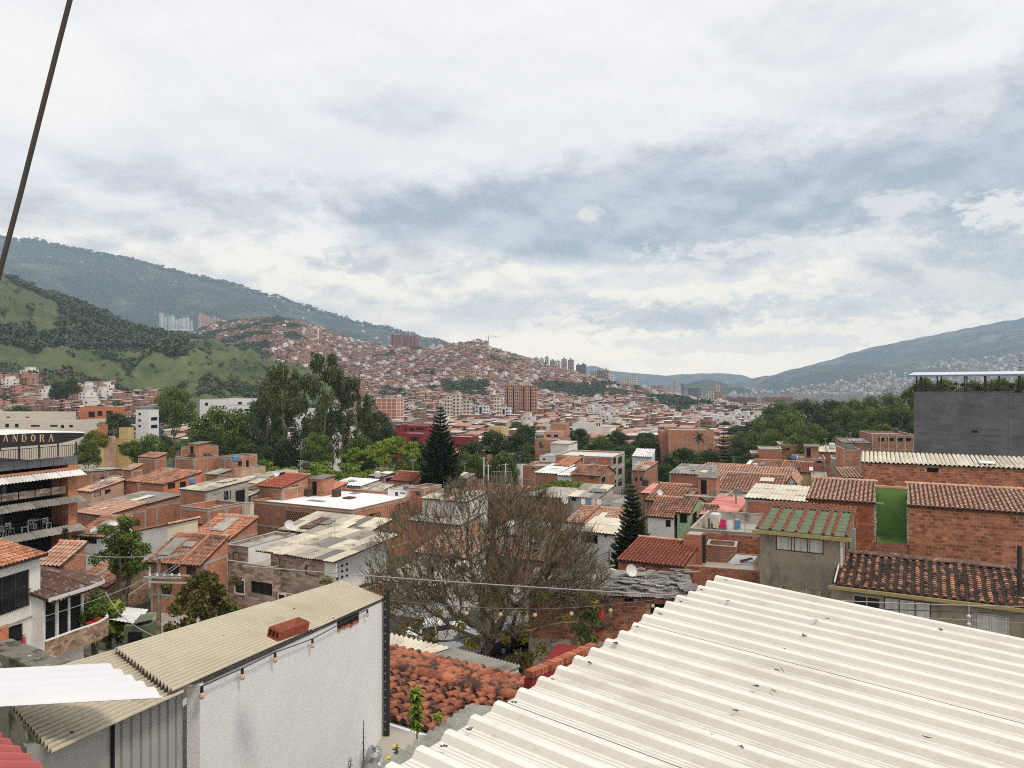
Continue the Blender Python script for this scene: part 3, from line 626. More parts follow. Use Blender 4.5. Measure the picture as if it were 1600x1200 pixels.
# ------------------------------------------------------------------ roof coverings
def bil(A, B, C, D, u, v): return A*(1-u)*(1-v)+B*u*(1-v)+C*u*v+D*(1-u)*v
TILEM = {}
def barrel(w, l, hgt, seg, lift, rr, thick=True, taper=.86):
    """one half-round tile: x across, y up the slope, z out of the roof"""
    m = M(); a = []; b = []
    for k in range(seg+1):
        t = math.pi*k/seg; cx, cz = -math.cos(t)*w/2, math.sin(t)*hgt
        a.append(Vector((cx, 0, cz+lift))); b.append(Vector((cx*taper, l, cz*taper)))
    for k in range(seg): m.face([a[k+1], a[k], b[k], b[k+1]], 0, rr)
    if thick: m.face([p for p in a], 1, rr*.6)  # dark end face: shade under the tile lip put in as colour
    return m
def tiles(root, A, B, C, D, mat, Y, name='roof_tiles', n_ind=0, pitch=None, course=None, chan=True, smooth=True, jit=1., fill=None, wf=None):
    wf = wf or (.62 if mat == 'tile_d' else .74)
    W = (B-A).length; L = (D-A).length
    near = Y < 58
    pitch = pitch or (.26 if near else .30 if Y < 85 else .42); course = course or (.36 if near else .5 if Y < 85 else .9)
    nc = max(2, round(W/pitch)); nr = max(1, round(L/course)); seg = 4 if near else (3 if Y < 85 else 2)
    n = (B-A).cross(D-A).normalized()
    if chan:
        m = M(); k = 8
        for j in range(k):
            for i in range(k): m.face([bil(A, B, C, D, i/k, j/k), bil(A, B, C, D, (i+1)/k, j/k), bil(A, B, C, D, (i+1)/k, (j+1)/k), bil(A, B, C, D, i/k, (j+1)/k)], 0, random.random())
        m.build('roof_base', ('channeld' if mat == 'tile_d' else 'channel'), root)
    key = (round(W/nc, 3), round(L/nr, 3), seg)
    J = M(); cnt = 0; amp = (.11 if mat == 'tile_d' else .09) if near else (.10 if Y < 85 else .12)
    vm = None; crand = [random.random() for _ in range(nc)]
    cells = [(i, j) for j in range(nr) for i in range(nc)]
    for i, j in cells:
        u = (i+.5)/nc; v0 = j/nr; v1 = (j+1.12)/nr
        if fill and not fill(u, (j+.5)/nr): continue
        p0 = bil(A, B, C, D, u, v0); p1 = bil(A, B, C, D, u, min(v1, 1.02)); yv = (p1-p0); l = yv.length; yv.normalize(); xv = yv.cross(n).normalized()
        if jit: xv = (xv+yv*random.uniform(-.05, .05)*jit).normalized(); p0 = p0+xv*random.uniform(-.012, .012)*jit
        w = W/nc*wf; rr = min(1, max(0, random.random()*.75+crand[i]*.25)); 
        if cnt < n_ind:
            if vm is None:
                vm = []
                for q in range(7): bm = barrel(w, l, amp, 5, .028, q/6); vm.append(bm.mesh('tile', [mat, 'channel']))
                for q in vm: q.polygons.foreach_set('use_smooth', [len(pp.vertices) == 4 for pp in q.polygons])
            mt = Matrix((xv, yv, n)).transposed().to_4x4(); mt.translation = p0
            obj('tile', vm[min(6, int(rr*7))], root, mat=mt); cnt += 1
        else:
            a = []; b = []
            for k in range(seg+1):
                t = math.pi*k/seg; cx, cz = -math.cos(t)*w/2, math.sin(t)*amp
                a.append(p0+xv*cx+n*(cz+.028)); b.append(p0+yv*l+xv*cx*.86+n*cz*.86)
            for k in range(seg): J.face([a[k+1], a[k], b[k], b[k+1]], 0, rr)
            if near: J.face(a, 1, .2)  # same painted shade at the lower end of joined tiles
    if J.f: J.build(name, [mat, 'channel'], root, kind='stuff')
def sheets(root, A, B, C, D, mat, Y, name='roof_sheet', ind=None, pw=None, pl=None, pitch=None, amp=None, gaps=0):
    amp = amp*1.3 if amp else amp
    W = (B-A).length; L = (D-A).length; ind = Y < 75 if ind is None else ind
    pw = pw or (1.0 if Y < 75 else 1.4); pl = pl or 2.4; n = (B-A).cross(D-A).normalized()
    ni = max(1, round(W/pw)); nj = max(1, round(L/pl)); pitch = pitch or (.19 if Y < 50 else .28 if Y < 90 else .5); amp = amp or (.028 if Y < 50 else .04 if Y < 90 else .06)
    J = M()
    for j in range(nj):
        for i in range(ni):
            m = M() if ind else J; rr = random.random(); z = random.uniform(0, .02)+(.015 if (i+j) % 2 else 0)
            if random.random() < gaps: continue
            k = max(1, round(W/ni/pitch)); u0 = i/ni; u1 = (i+1.04)/ni; v0 = j/nj-.01+random.uniform(-.01, .01)/1; v1 = min(1.0, (j+1)/nj+.03)
            seg = 4; prev = None
            for q in range(k*seg+1):
                u = u0+(u1-u0)*q/(k*seg); w = amp*math.sin(2*math.pi*q/seg); cur = (bil(A, B, C, D, u, v0)+n*(w+z+.025), bil(A, B, C, D, u, v1)+n*(w+z))
                if prev: m.face([prev[0], cur[0], cur[1], prev[1]], 0, rr)
                prev = cur
            if ind: m.build(name, mat, root, smooth=True)
    if not ind: J.build(name, mat, root)
def ridge(root, p, q, Y, mat='tile_p', r=.13):
    n = max(2, int((q-p).length/.4)); d = (q-p)/n; J = M(); x = d.normalized(); s = Vector((0, 0, 1)).cross(x).normalized(); up = x.cross(s)
    for i in range(n):
        a = []; b = []
        for k in range(5): t = math.pi*k/4; o = s*math.cos(t)*r+up*math.sin(t)*r; a.append(p+d*i+o*1.08+up*.02); b.append(p+d*(i+1.05)+o*.92)
        rr = random.random()
        for k in range(4): J.face([a[k], a[k+1], b[k+1], b[k]], 0, rr)
    J.build('ridge_tiles', mat, root, kind='stuff')
def cover(root, A, B, C, D, kind, Y, n_ind=0, rcap=True, **k):
    A, B, C, D = map(Vector, (A, B, C, D))
    if kind.startswith('tile'):
        tiles(root, A, B, C, D, kind, Y, n_ind=n_ind, **k)
        if rcap: ridge(root, D, C, Y, 'tile_p' if kind != 'tile_d' else 'tile_b')
    elif kind.startswith('sheet'): sheets(root, A, B, C, D, kind, Y, **k)
    else:
        m = M(); n = (B-A).cross(D-A).normalized()*.12; m.bx(A, B-A, D-A, n); m.build('roof_slab', kind, root)

# ------------------------------------------------------------------ houses
def wallpanel(m, o, u, w, h, holes, mi=0, inn=None, reveal=.12, rm=None):
    """wall from o along unit u, width w, height h, with rectangular holes (s0,z0,s1,z1); inn = unit vector into the house"""
    o = Vector(o); xs = sorted({0, w, *[a for q in holes for a in (q[0], q[2])]}); zs = sorted({0, h, *[a for q in holes for a in (q[1], q[3])]})
    xs = [x for x in xs if 0 <= x <= w]; zs = [z for z in zs if 0 <= z <= h]
    Z = Vector((0, 0, 1))
    for x0, x1 in zip(xs, xs[1:]):
        for z0, z1 in zip(zs, zs[1:]):
            cx, cz = (x0+x1)/2, (z0+z1)/2
            if any(q[0] < cx < q[2] and q[1] < cz < q[3] for q in holes): continue
            m.face([o+u*x0+Z*z0, o+u*x1+Z*z0, o+u*x1+Z*z1, o+u*x0+Z*z1], mi, .3, [(x0, z0), (x1, z0), (x1, z1), (x0, z1)])
    if inn is not None:
        for a, b, c, d in [q[:4] for q in holes]:
            i = inn*reveal; p = [o+u*a+Z*b, o+u*c+Z*b, o+u*c+Z*d, o+u*a+Z*d]
            for k in range(4): q0, q1 = p[k], p[(k+1) % 4]; m.face([q1, q0, q0+i, q1+i], rm if rm is not None else mi, .5)
def window(root, o, u, inn, q, style, Y):
    a, b, c, d = q[:4]; Z = Vector((0, 0, 1)); p = Vector(o)+u*a+Z*b+inn*.10; w, h = c-a, d-b; t = .05 if Y < 70 else .08
    f = M(); fm = 'frame' if 'p' in style else 'dframe'
    f.bx(p, u*w, Z*t, -inn*.05); f.bx(p+Z*(h-t), u*w, Z*t, -inn*.05); f.bx(p+Z*t, u*t, Z*(h-2*t), -inn*.05); f.bx(p+u*(w-t)+Z*t, u*t, Z*(h-2*t), -inn*.05)
    nb = max(1, round(w/.8))
    for k in range(1, nb): f.bx(p+u*(w*k/nb-.02)+Z*t, u*.04, Z*(h-2*t), -inn*.04)
    wo = f.build('window', fm, root)
    if Y < 120:
        g = M(); g.face([p, p+u*w, p+u*w+Z*h, p+Z*h]); g.build('pane', 'dark' if 'x' in style else 'glass', wo)
        if 'c' in style or 't' in style:
            g = M(); n = max(4, int(w/.14)); pv = None
            for k in range(n+1):
                uu = .06+(w-.12)*k/n; dd = -.012+.01*math.sin(k*2.1)+.006*random.random(); cur = p+u*uu+inn*dd
                if pv is not None: g.face([pv+Z*.06, cur+Z*.06, cur+Z*(h-.08), pv+Z*(h-.08)], 0, random.random())
                pv = cur
            g.build('curtain', 'curtain' if 'c' in style else 'curtaint', wo)
    else:
        g = M(); g.face([p, p+u*w, p+u*w+Z*h, p+Z*h]); g.build('pane', 'dark', wo)
    if 's' in style:
        g = M(); g.bx(Vector(o)+u*(a-.06)+Z*(b-.08)-inn*.06, u*(w+.12), Z*.08, inn*.14); g.build('sill', 'concrete', wo)
    if 'w' in style:
        g = M(); k = .1; O = Vector(o)-inn*.03
        for (x0, z0, x1, z1) in ((a-k, b-k, c+k, b), (a-k, d, c+k, d+k), (a-k, b, a, d), (c, b, c+k, d)): g.bx(O+u*x0+Z*z0, u*(x1-x0), Z*(z1-z0), -inn*.03)
        g.build('surround', 'white', wo)
class Geo:
    def __init__(s, xL, yT, xR, Y, rot, side='L'):
        c, n = math.cos(R(rot)), math.sin(R(rot)); s.rot = rot; s.D = Vector((c, n, 0)); s.N = Vector((-n, c, 0)); s.Y = Y
        if side == 'L':
            kR = (xR-800)/F; X = (xL-800)/F*Y; s.w = (kR*Y-X)/(c-kR*n); s.o = Vector((X, Y, 0))
        else:
            kL = (xL-800)/F; X = (xR-800)/F*Y; s.w = (X-kL*Y)/(c-kL*n); s.o = Vector((X-c*s.w, Y-n*s.w, 0))
        s.zt = EYE-(yT-600)/F*Y
    def hit(s, px, py, o, d):
        k = (px-800)/F; t = (k*o.y-o.x)/(d.x-k*d.y); y = o.y+t*d.y; return t, EYE-(py-600)/F*y
    def rect(s, q, o, d, zb):
        a, z1 = s.hit(q[0], q[1], o, d); b, z0 = s.hit(q[2], q[3], o, d)
        if abs(s.rot) > 45: z1 = s.hit(q[2], q[1], o, d)[1]      # steeply seen wall: heights read at the right edge
        return (min(a, b), min(z0, z1)-zb, max(a, b), max(z0, z1)-zb)
def brickwork(root, o, u, inn, x0, z0, x1, z1, holes, n_ind=300, bw=.34, bh=.19, g=.036, top=None):
    Z = Vector((0, 0, 1)); o = Vector(o); J = M(); vm = None; c = 0
    rows = int((z1-z0)/(bh+g))
    for r_ in range(rows-1, -1, -1):
        z = z0+r_*(bh+g)+g/2; x = x0-(0 if r_ % 2 else bw/2)
        while x < x1:
            a, b = max(x, x0), min(x+bw, x1); x += bw+g
            if b-a < .08: continue
            cx = (a+b)/2; cz = z+bh/2
            if any(q[0]-.05 < cx < q[2]+.05 and q[1]-.02 < cz < q[3]+.05 for q in holes): continue
            if top and not top(cx, z+bh): continue
            rr = random.random(); pr = .012+random.uniform(0, .012)
            if c < n_ind and b-a > bw*.9:
                if vm is None:
                    vm = []
                    for q in range(8): m = M(); m.bx((0, 0, 0), (bw, 0, 0), (0, .02+.0012*q, 0), (0, 0, bh), 0, q/7); vm.append(m.mesh('brick', 'brickunit'))
                mt = Matrix((u, inn, Z)).transposed().to_4x4(); mt.translation = o+u*a+Z*z-inn*pr; obj('brick', vm[int(rr*7.99)], root, mat=mt); c += 1
            else: J.bx(o+u*a+Z*z-inn*pr, u*(b-a), inn*.02, Z*bh, 0, rr)
    if J.f: J.build('bricks', 'brickunit', root, kind='stuff')
def house(name, label, xL, yT, xR, Y, d, wall='brick', roof='back', cov='tile_p', rise=1.0, rot=ROT, over=.3, fw=(), rw=(), cat='house', bands=True, side='L', n_ind=0, bricks=0, group=None, par=.6, deck='concrete', zb=None, side_wall=None, extra=None, storey=2.6, ck={}, colm=False, rcap=True, fasc='concrete', ov_side=.12):
    g = Geo(xL, yT, xR, Y, rot, side); w = g.w; D, N = g.D, g.N; Z = Vector((0, 0, 1))
    if d > 40: d = g.hit(d, 700, g.o+D*w, N)[0]      # depth given as the pixel column of the far right corner
    if zb is None: zb = min(ground(g.o.y), ground((g.o+N*d).y), ground((g.o+D*w).y))-.3
    h = g.zt-zb; o = g.o+Z*zb
    root = thing(name, label, cat, o, R(rot), group)
    X, Yv = Vector((1, 0, 0)), Vector((0, 1, 0))
    fq = [g.rect(q, g.o, D, zb)+tuple(q[4:]) for q in fw]; ro = g.o+D*w; rq = [g.rect(q, ro, N, zb)+tuple(q[4:]) for q in rw]
    if not rw and 60 < Y < 135 and d > 3.5 and (wall.startswith('brick') or wall.startswith('white')):      # small openings in long blank side walls
        rp = random.Random(int(xL*3+yT))
        for k in range(rp.choice((0, 1, 1, 2))):
            y = d*(.25+.4*k)+rp.uniform(-.3, .3); zt_ = h-rp.uniform(.7, 1.3); rq.append((y, zt_-rp.uniform(.5, 1.1), y+rp.uniform(.5, 1.1), zt_, rp.choice(('x', 'x', 'p', 't'))))
    fq = [q for q in fq if q[2] < w-.02 and q[0] > .02]; rq = [q for q in rq if q[2] < d-.02 and q[0] > .02]
    m = M(); flat = roof == 'flat'
    hR = h+rise if roof in ('right',) else h; hL = h+rise if roof == 'left' else h; 
    wallpanel(m, (0, 0, 0), X, w, h, fq, 0, Yv); wallpanel(m, (w, 0, 0), Yv, d, h, rq, 1, -X)
    m.face([(w, d, 0), (0, d, 0), (0, d, h), (w, d, h)], 1); m.face([(0, d, 0), (0, 0, 0), (0, 0, h), (0, d, h)], 1)
    O = over; s = ov_side
    def tri(pts, mi=1): m.face(pts, mi, .3, [((p[0]+p[1]), p[2]) for p in pts])
    if roof == 'back':
        tri([(w, 0, h), (w, d, h), (w, d, h+rise)]); tri([(0, d, h), (0, 0, h), (0, d, h+rise)]); tri([(w, d, h), (0, d, h), (0, d, h+rise), (w, d, h+rise)])
        k = rise/d; planes = [((-s, -O, h-O*k+.04), (w+s, -O, h-O*k+.04), (w+s, d+.1, h+rise+.05), (-s, d+.1, h+rise+.05))]
    elif roof == 'front':      # high at the front, falling away
        planes = [((-s, -O, h+.06), (w+s, -O, h+.06), (w+s, d, h-rise+.02), (-s, d, h-rise+.02))]
    elif roof == 'gable':
        for x in (0, w): tri([(x, 0, h), (x, d, h), (x, d/2, h+rise)])
        k = rise/(d/2); planes = [((-s, -O, h-O*k+.04), (w+s, -O, h-O*k+.04), (w+s, d/2, h+rise+.05), (-s, d/2, h+rise+.05)), ((w+s, d+O, h-O*k+.04), (-s, d+O, h-O*k+.04), (-s, d/2, h+rise+.05), (w+s, d/2, h+rise+.05))]
    elif roof == 'gabley':
        for y in (0, d): tri([(0, y, h), (w, y, h), (w/2, y, h+rise)], 0 if y == 0 else 1)
        k = rise/(w/2); planes = [((-O, d+s, h-O*k+.04), (-O, -s, h-O*k+.04), (w/2, -s, h+rise+.05), (w/2, d+s, h+rise+.05)), ((w+O, -s, h-O*k+.04), (w+O, d+s, h-O*k+.04), (w/2, d+s, h+rise+.05), (w/2, -s, h+rise+.05))]
    elif roof == 'right':      # rises towards the right
        tri([(0, 0, h), (w, 0, h), (w, 0, h+rise)], 0); tri([(w, 0, h), (w, d, h), (w, d, h+rise), (w, 0, h+rise)]); tri([(w, d, h), (0, d, h), (w, d, h+rise)]); k = rise/w
        planes = [((-O, d+s, h-O*k+.04), (-O, -s, h-O*k+.04), (w+.1, -s, h+rise+.05), (w+.1, d+s, h+rise+.05))]
    elif roof == 'left':       # rises towards the left
        tri([(0, 0, h), (w, 0, h), (0, 0, h+rise)], 0); tri([(0, d, h), (0, 0, h), (0, 0, h+rise), (0, d, h+rise)]); tri([(w, d, h), (0, d, h), (0, d, h+rise)]); k = rise/w
        planes = [((w+O, -s, h-O*k+.04), (w+O, d+s, h-O*k+.04), (-.1, d+s, h+rise+.05), (-.1, -s, h+rise+.05))]
    else: planes = []
    m.build('wall', [wall, side_wall or wall], root)
    for pl in planes:
        A, B, C, E = map(Vector, pl); n = (B-A).cross(E-A).normalized(); b = M(); b.bx(A-n*.11, B-A, E-A, n*.08); b.build('roof_deck', 'woodd', root)
        cover(root, A, B, C, E, cov, Y, n_ind=n_ind, **({'rcap': rcap} if cov.startswith('tile') else {}), **ck)
    if planes and 52 < Y < 150 and cov != 'none':
        A, B_, C, E = map(Vector, planes[0]); n = (B_-A).cross(E-A).normalized(); rp = random.Random(int(xL*7+yT*3)); Wp, Lp = (B_-A).length, (E-A).length
        for _ in range(rp.choice((0, 0, 1, 1, 2, 3))):
            pm = rp.choice(('sheet_w', 'sheet_g', 'sheet_c', 'sheet_rust', 'sheet_g', 'sheet_m')); u, v = rp.uniform(.05, .7), rp.uniform(.05, .6); b = M(); lu, lv = rp.uniform(.4, 1.9), rp.uniform(.7, 3.2)
            if u*Wp+lu > Wp or v*Lp+lv > Lp: continue
            b.bx(bil(A, B_, C, E, u, v)+n*(.13+.01*_), (B_-A)/Wp*lu, (E-A)/Lp*lv, n*.03, 0, rp.random()); b.build('roof_patch', pm, root)
        if Wp > 4.5 and roof in ('back', 'gable') and rp.random() < .55:
            b = M(); u = rp.uniform(.3, .7); p = bil(A, B_, C, E, u, .03); q_ = bil(A, B_, C, E, u, .98); b.bx(p, (B_-A)/Wp*.16, q_-p, n*.3); b.build('party_wall', rp.choice(('brick2', 'concrete', 'brick3')), root)
        if rp.random() < .45:
            b = M(); p = bil(A, B_, C, E, rp.uniform(.2, .8), rp.uniform(.4, .9)); t = rp.uniform(1.2, 2.2); b.tube([p, p+Vector((0, 0, t))], .025, 4); b.tube([p+Vector((-.5, 0, t-.1)), p+Vector((.5, .1, t-.1))], .02, 4); b.tube([p+Vector((-.3, 0, t-.35)), p+Vector((.3, .1, t-.35))], .02, 4); b.build('aerial', 'metalg', root)
    if flat and 75 < Y < 150 and w > 4 and d > 4.5 and int(xL) % 3 != 0:
        rp = random.Random(int(xL*9+yT)); a_, b_ = rp.uniform(1.8, 2.6), rp.uniform(1.8, 2.6); x, y = rp.uniform(.4, w-a_-.4), rp.uniform(d*.4, d-b_-.3) if d-b_-.3 > d*.4 else d*.3; b = M(); b.box(x, y, h-par, x+a_, y+b_, h-par+2.1); rm_ = b.build('rooftop_room', rp.choice(('brick2', 'brick3', 'white2')), root)
        b = M(); b.bx((x-.2, y-.3, h-par+2.12), (a_+.4, 0, 0), (0, b_+.5, .25), (0, 0, .05)); b.build('room_roof', rp.choice(('sheet_g', 'sheet_w', 'sheet_m')), rm_)
        b = M(); b.box(x+.3, y-.02, h-par+.1, x+1.0, y-.003, h-par+1.8); b.build('door', 'dark', rm_)
    if flat and 52 < Y < 150 and w > 2.5 and d > 3:
        rp = random.Random(int(xL*5+yT)); b = M()
        for _ in range(rp.randint(1, 4)): x, y = rp.uniform(.5, w-1.4), rp.uniform(.5, d-1.4); b.box(x, y, h-par, x+rp.uniform(.3, 1.2), y+rp.uniform(.3, 1.2), h-par+rp.uniform(.1, .9), 0, rp.random())
        b.build('rooftop_clutter', rp.choice(('brick3', 'sheet_g', 'concrete', 'woodd')), root, kind='stuff')
    if flat:
        b = M(); b.box(.12, .12, h-par-.1, w-.12, d-.12, h-par); b.build('roof_slab', deck, root)
        if par > .05:
            b = M(); t = .14
            for q in ((0, 0, w, t), (0, d-t, w, d), (0, t, t, d-t), (w-t, t, w, d-t)): b.box(q[0]+.002, q[1]+.002, h-par, q[2]-.002, q[3]-.002, h-.004)
            b.build('parapet', wall, root)
            b = M(); t = .2
            for q in ((-.03, -.03, w+.03, t-.03), (-.03, d-t+.03, w+.03, d+.03), (-.03, t-.03, t-.03, d-t+.03), (w-t+.03, t-.03, w+.03, d-t+.03)): b.box(q[0], q[1], h, q[2], q[3], h+.05)
            b.build('coping', fasc, root)
    if bands and wall.startswith('brick'):
        b = M(); z = h-.32; k = 0; t = .02
        while z > 0 and k < 4:
            b.box(-t, -t, z, w+t, 0-.001, z+.2); b.box(w+.001, 0, z, w+t, d, z+.2); z -= storey; k += 1
        if colm:
            for i in range(colm+1): x = (w-.25)*i/colm; b.box(x, -t*2, 0, x+.25, -t-.001, h-.35)
        if Y < 140 and not colm:
            for x in (0, w-.2): b.box(x, -t*2, 0, x+.2, -t-.001, h-.34)
            for y in ((.02, d/2, d-.22) if d > 4.5 else (.02, d-.22)): b.box(w+t+.001, y, 0, w+t*2, y+.2, h-.34)
        b.build('concrete_band', 'concrete', root)
    for q in fq: window(root, (0, 0, 0), X, Yv, q, q[4] if len(q) > 4 else '', Y)
    for q in rq: window(root, (w, 0, 0), Yv, -X, q, q[4] if len(q) > 4 else '', Y)
    if bricks: brickwork(root, (0, 0, 0), X, Yv, 0, max(0, h-bricks), w, h-.02, fq, 300)
    root['w'] = w; root['h'] = h; del root['w'], root['h']
    return root, w, h, g, zb

H = house
# ---------------- left rows, far to near
cl = 'cream_low'
H('cream_terrace', 'long low cream terrace with flat roofs farthest at the left', -60, 645, 82, 250, 12, 'tc', 'flat', rot=-4, par=.4, fasc='sheet_w', fw=[(10, 651, 16, 655), (40, 651, 46, 655)], bands=False)
H('cream_terrace', 'cream and pale green low terrace behind the dark restaurant roof', -40, 656, 62, 215, 12, 'tc', 'flat', rot=-4, par=.4, fasc='sheet_w', fw=[(8, 662, 14, 668), (23, 662, 29, 668), (50, 664, 54, 668)], bands=False)
H('cream_terrace', 'cream terrace with small windows left of the brown stair block', 33, 659, 120, 205, 12, 'tc', 'flat', rot=-4, par=.4, fasc='sheet_w', fw=[(48, 664, 62, 667, ), (78, 664, 90, 667), (95, 664, 100, 669), (108, 664, 114, 668)], bands=False)
H('cream_terrace', 'short cream block at the right end of the terraces', 119, 657, 150, 215, 10, 'tc', 'flat', rot=-4, par=.4, fasc='sheet_w', bands=False, fw=[(130, 663, 141, 668)])
H('orange_block', 'orange brick block with blue windows beside the dark conifer', 125, 636, 184, 270, 194, 'torange', 'flat', rot=-8, par=.4, bands=False, fw=[(138, 643, 148, 652), (166, 642, 176, 648), (152, 642, 160, 650)])
H('blue_block', 'small blue flat building left of the round green tree', 222, 636, 240, 260, 4, 'blue', 'flat', rot=-8, par=.3, bands=False)
H('white_block', 'white three storey block left of the round green tree', 212, 640, 232, 200, 248, 'tw', 'flat', rot=-20, par=.4, bands=False, fw=[(216, 645, 220, 649), (216, 655, 220, 659), (216, 664, 220, 668)], rw=[(236, 664, 246, 669), (236, 652, 246, 657)])
H('white_block', 'long white block with blue panel behind the leafy trees', 312, 624, 345, 250, 402, 'tw', 'flat', rot=-10, par=.4, bands=False, fw=[(320, 629, 325, 634)], rw=[(372, 628, 378, 632)])
H('white_block', 'lower white block with blue corner behind the leafy trees', 352, 633, 396, 238, 408, 'tw', 'flat', rot=-8, par=.4, bands=False, fw=[(372, 639, 378, 643), (382, 639, 393, 642)])
H('blue_block', 'blue box on the roof of the long white block', 386, 629, 400, 245, 3, 'blue', 'flat', rot=-8, par=.2, bands=False)
H('white_block', 'white apartment block seen between the eucalyptus trunks', 462, 640, 505, 230, 532, 'tw', 'flat', rot=-10, par=.4, bands=False, fw=[(487, 654, 494, 659), (487, 668, 494, 674), (472, 654, 478, 659), (472, 668, 478, 674)])
H('yellow_block', 'yellow block with strip windows under the pink flowering tree', 152, 688, 166, 175, 3, 'yellow', 'flat', par=.3, bands=False, rot=-8, fw=[(154, 695, 162, 698)])
H('yellow_block', 'square yellow block behind the brick chimney block', 186, 668, 201, 185, 209, 'yellow', 'flat', par=.3, bands=False, rot=-15)
H('yellow_block', 'yellow block with narrow windows right of the brown stair tower', 178, 686, 210, 172, 216, 'yellow', 'flat', par=.3, bands=False, rot=-8, fw=[(184, 695, 196, 699)])
H('stair_tower', 'brown stair tower between two yellow blocks', 163, 682, 176, 170, 181, 'peach', 'flat', par=.2, bands=False, rot=-8, cat='building')
H('chimney_block', 'plain orange brick block above the yellow building', 153, 663, 164, 180, 168, 'brick2', 'flat', par=.2, bands=False, rot=-8, cat='building')
H('brick_house', 'stacked bare brick house, topmost box with pale sheet edge', 283, 698, 302, 122, 341, 'brick2', 'flat', par=.25, fasc='sheet_g')
H('brick_house', 'lower bare brick body under the topmost box', 274, 714, 303, 117, 342, 'brick3', 'flat', par=.2, side_wall='brick2')
H('brick_house', 'windowless brown brick block with tiled top left of the stacked house', 216, 714, 243, 119, 260, 'brick3', 'back', cov='tile_b', rise=.5, over=.1, side_wall='brick2')
H('brick_house', 'brick house with ragged parapet right of the stacked boxes', 343, 713, 362, 118, 402, 'brick3', 'flat', par=.8, side_wall='brick2', rw=[(372, 718, 378, 728, 'x'), (384, 719, 389, 730, 'x')])
H('brick_house', 'wide low house with brown concrete band before the trees', 366, 733, 376, 104, 415, 'peach', 'flat', par=.9, bands=False, rw=[(400, 738, 404, 743, 'x')])
H('brick_house', 'jumble of small brick rooms below the stacked boxes', 322, 740, 340, 106, 362, 'brick2', 'back', cov='sheet_m', rise=.4)
H('open_shed', 'open shed with thin white roof before the trees', 412, 738, 430, 112, 466, 'white2', 'flat', par=.05, fasc='sheet_w', rw=[(434, 739, 446, 748, 'x'), (449, 739, 462, 748, 'x')], bands=False, cat='shed')
H('brick_house', 'low brick house with long brown side wall beside the restaurant', 118, 735, 142, 112, 192, 'brick2', 'front', cov='sheet_m', rise=.1, fw=[(121, 737, 127, 744)], side_wall='brick3')
H('tiled_house', 'low tiled house among the brick walls left of the windowless block', 192, 733, 206, 112, 222, 'brick3', 'back', cov='tile_o', rise=.6)
H('tiled_house', 'brick house with dark broken tiles and salmon painted side', 194, 751, 256, 95, 314, 'brick', 'back', cov='tile_b', rise=.9, side_wall='orangew', bands=False, rw=[(262, 753, 274, 763), (281, 749, 291, 764, 'x')])
H('tiled_house', 'peach house with wide tile roof beside the restaurant', 122, 766, 143, 92, 194, 'peach', 'back', cov='tile_p', rise=.9, bands=False, rw=[(147, 765, 158, 775, 't'), (164, 764, 173, 771)])
H('lean_to', 'small lean-to with pale grey sheet roof above the peach house', 150, 754, 165, 100, 192, 'brick', 'back', cov='sheet_g', rise=.6, cat='house')
H('grey_deck_house', 'low house under a flat grey weathered roof', 140, 789, 200, 86, 284, 'brick3', 'back', cov='sheet_g', rise=.7, ck=dict(amp=.02), side_wall='brick2')
H('tiled_house', 'low brick house with tile patches beside the restaurant pillar', 118, 800, 165, 80, 228, 'brick', 'back', cov='tile_p', rise=.6)
H('brick_house', 'tall brick house with striped white and grey sheet roof and open terrace side', 282, 764, 323, 85, 388, 'brick2', 'back', cov='sheet_m', rise=.55, over=.2, side_wall='concrete', rw=[(350, 768, 361, 780), (368, 767, 383, 784, 'x')])
H('brick_wall_house', 'long low brick yard wall with cement band', 282, 791, 325, 80, 380, 'brick', 'flat', par=.9)
H('cream_pier', 'cream wall end beside the long brick yard wall', 381, 786, 391, 80, 397, 'cream', 'flat', par=.1, bands=False, cat='wall')
H('patchwork_roof_house', 'brick house under wide grey patchwork sheets', 330, 768, 392, 92, 450, 'brick2', 'back', cov='sheet_m', rise=1.2, side_wall='brick2')
H('patchwork_roof_house', 'house under pale ridged sheets behind the patchwork roof', 352, 752, 386, 102, 430, 'brick2', 'back', cov='sheet_m', rise=.5)
H('tiled_house', 'brown brick house with red tiles and small yellow window', 405, 759, 441, 90, 484, 'brick3', 'back', cov='tile_r', rise=1.0, side_wall='brick2', rw=[(456, 757, 466, 762)])
H('tiled_house', 'small low house with light orange tiles before the bushes', 484, 767, 512, 95, 542, 'brick', 'back', cov='tile_o', rise=.7)
H('white_sheet_house', 'white walled house with long white sheet roof before the bushes', 520, 756, 565, 100, 592, 'white2', 'back', cov='sheet_w', rise=.4, bands=False)
H('grey_sheet_house', 'low house with sagging grey sheet roofs behind the big white roof', 470, 775, 560, 94, 610, 'brick3', 'back', cov='sheet_g', rise=.3)
H('white_house', 'small white house with two windows left of the tall conifer', 606, 764, 634, 92, 4, 'white2', 'flat', par=.3, bands=False, fw=[(617, 768, 622, 775), (625, 765, 633, 772)])
H('brick_house', 'small brick house touching the tall conifer', 638, 762, 662, 90, 4, 'brick', 'flat', par=.3, fw=[(649, 766, 656, 775)])
H('brick_house', 'low brick house with two dark openings before the bright trees', 577, 743, 600, 118, 618, 'brick3', 'back', cov='sheet_g', rise=.3, rw=[(603, 745, 612, 752, 'x')])
H('brick_house', 'brick house with blue cloth door left of the tall conifer', 612, 749, 645, 112, 668, 'brick2', 'gable', cov='tile_r', rise=1.0, fw=[(639, 749, 643, 757)])
H('brick_house', 'brick house with bright sloping parapet right of the tall conifer', 708, 746, 730, 110, 742, 'brick2', 'back', cov='sheet_g', rise=.4)
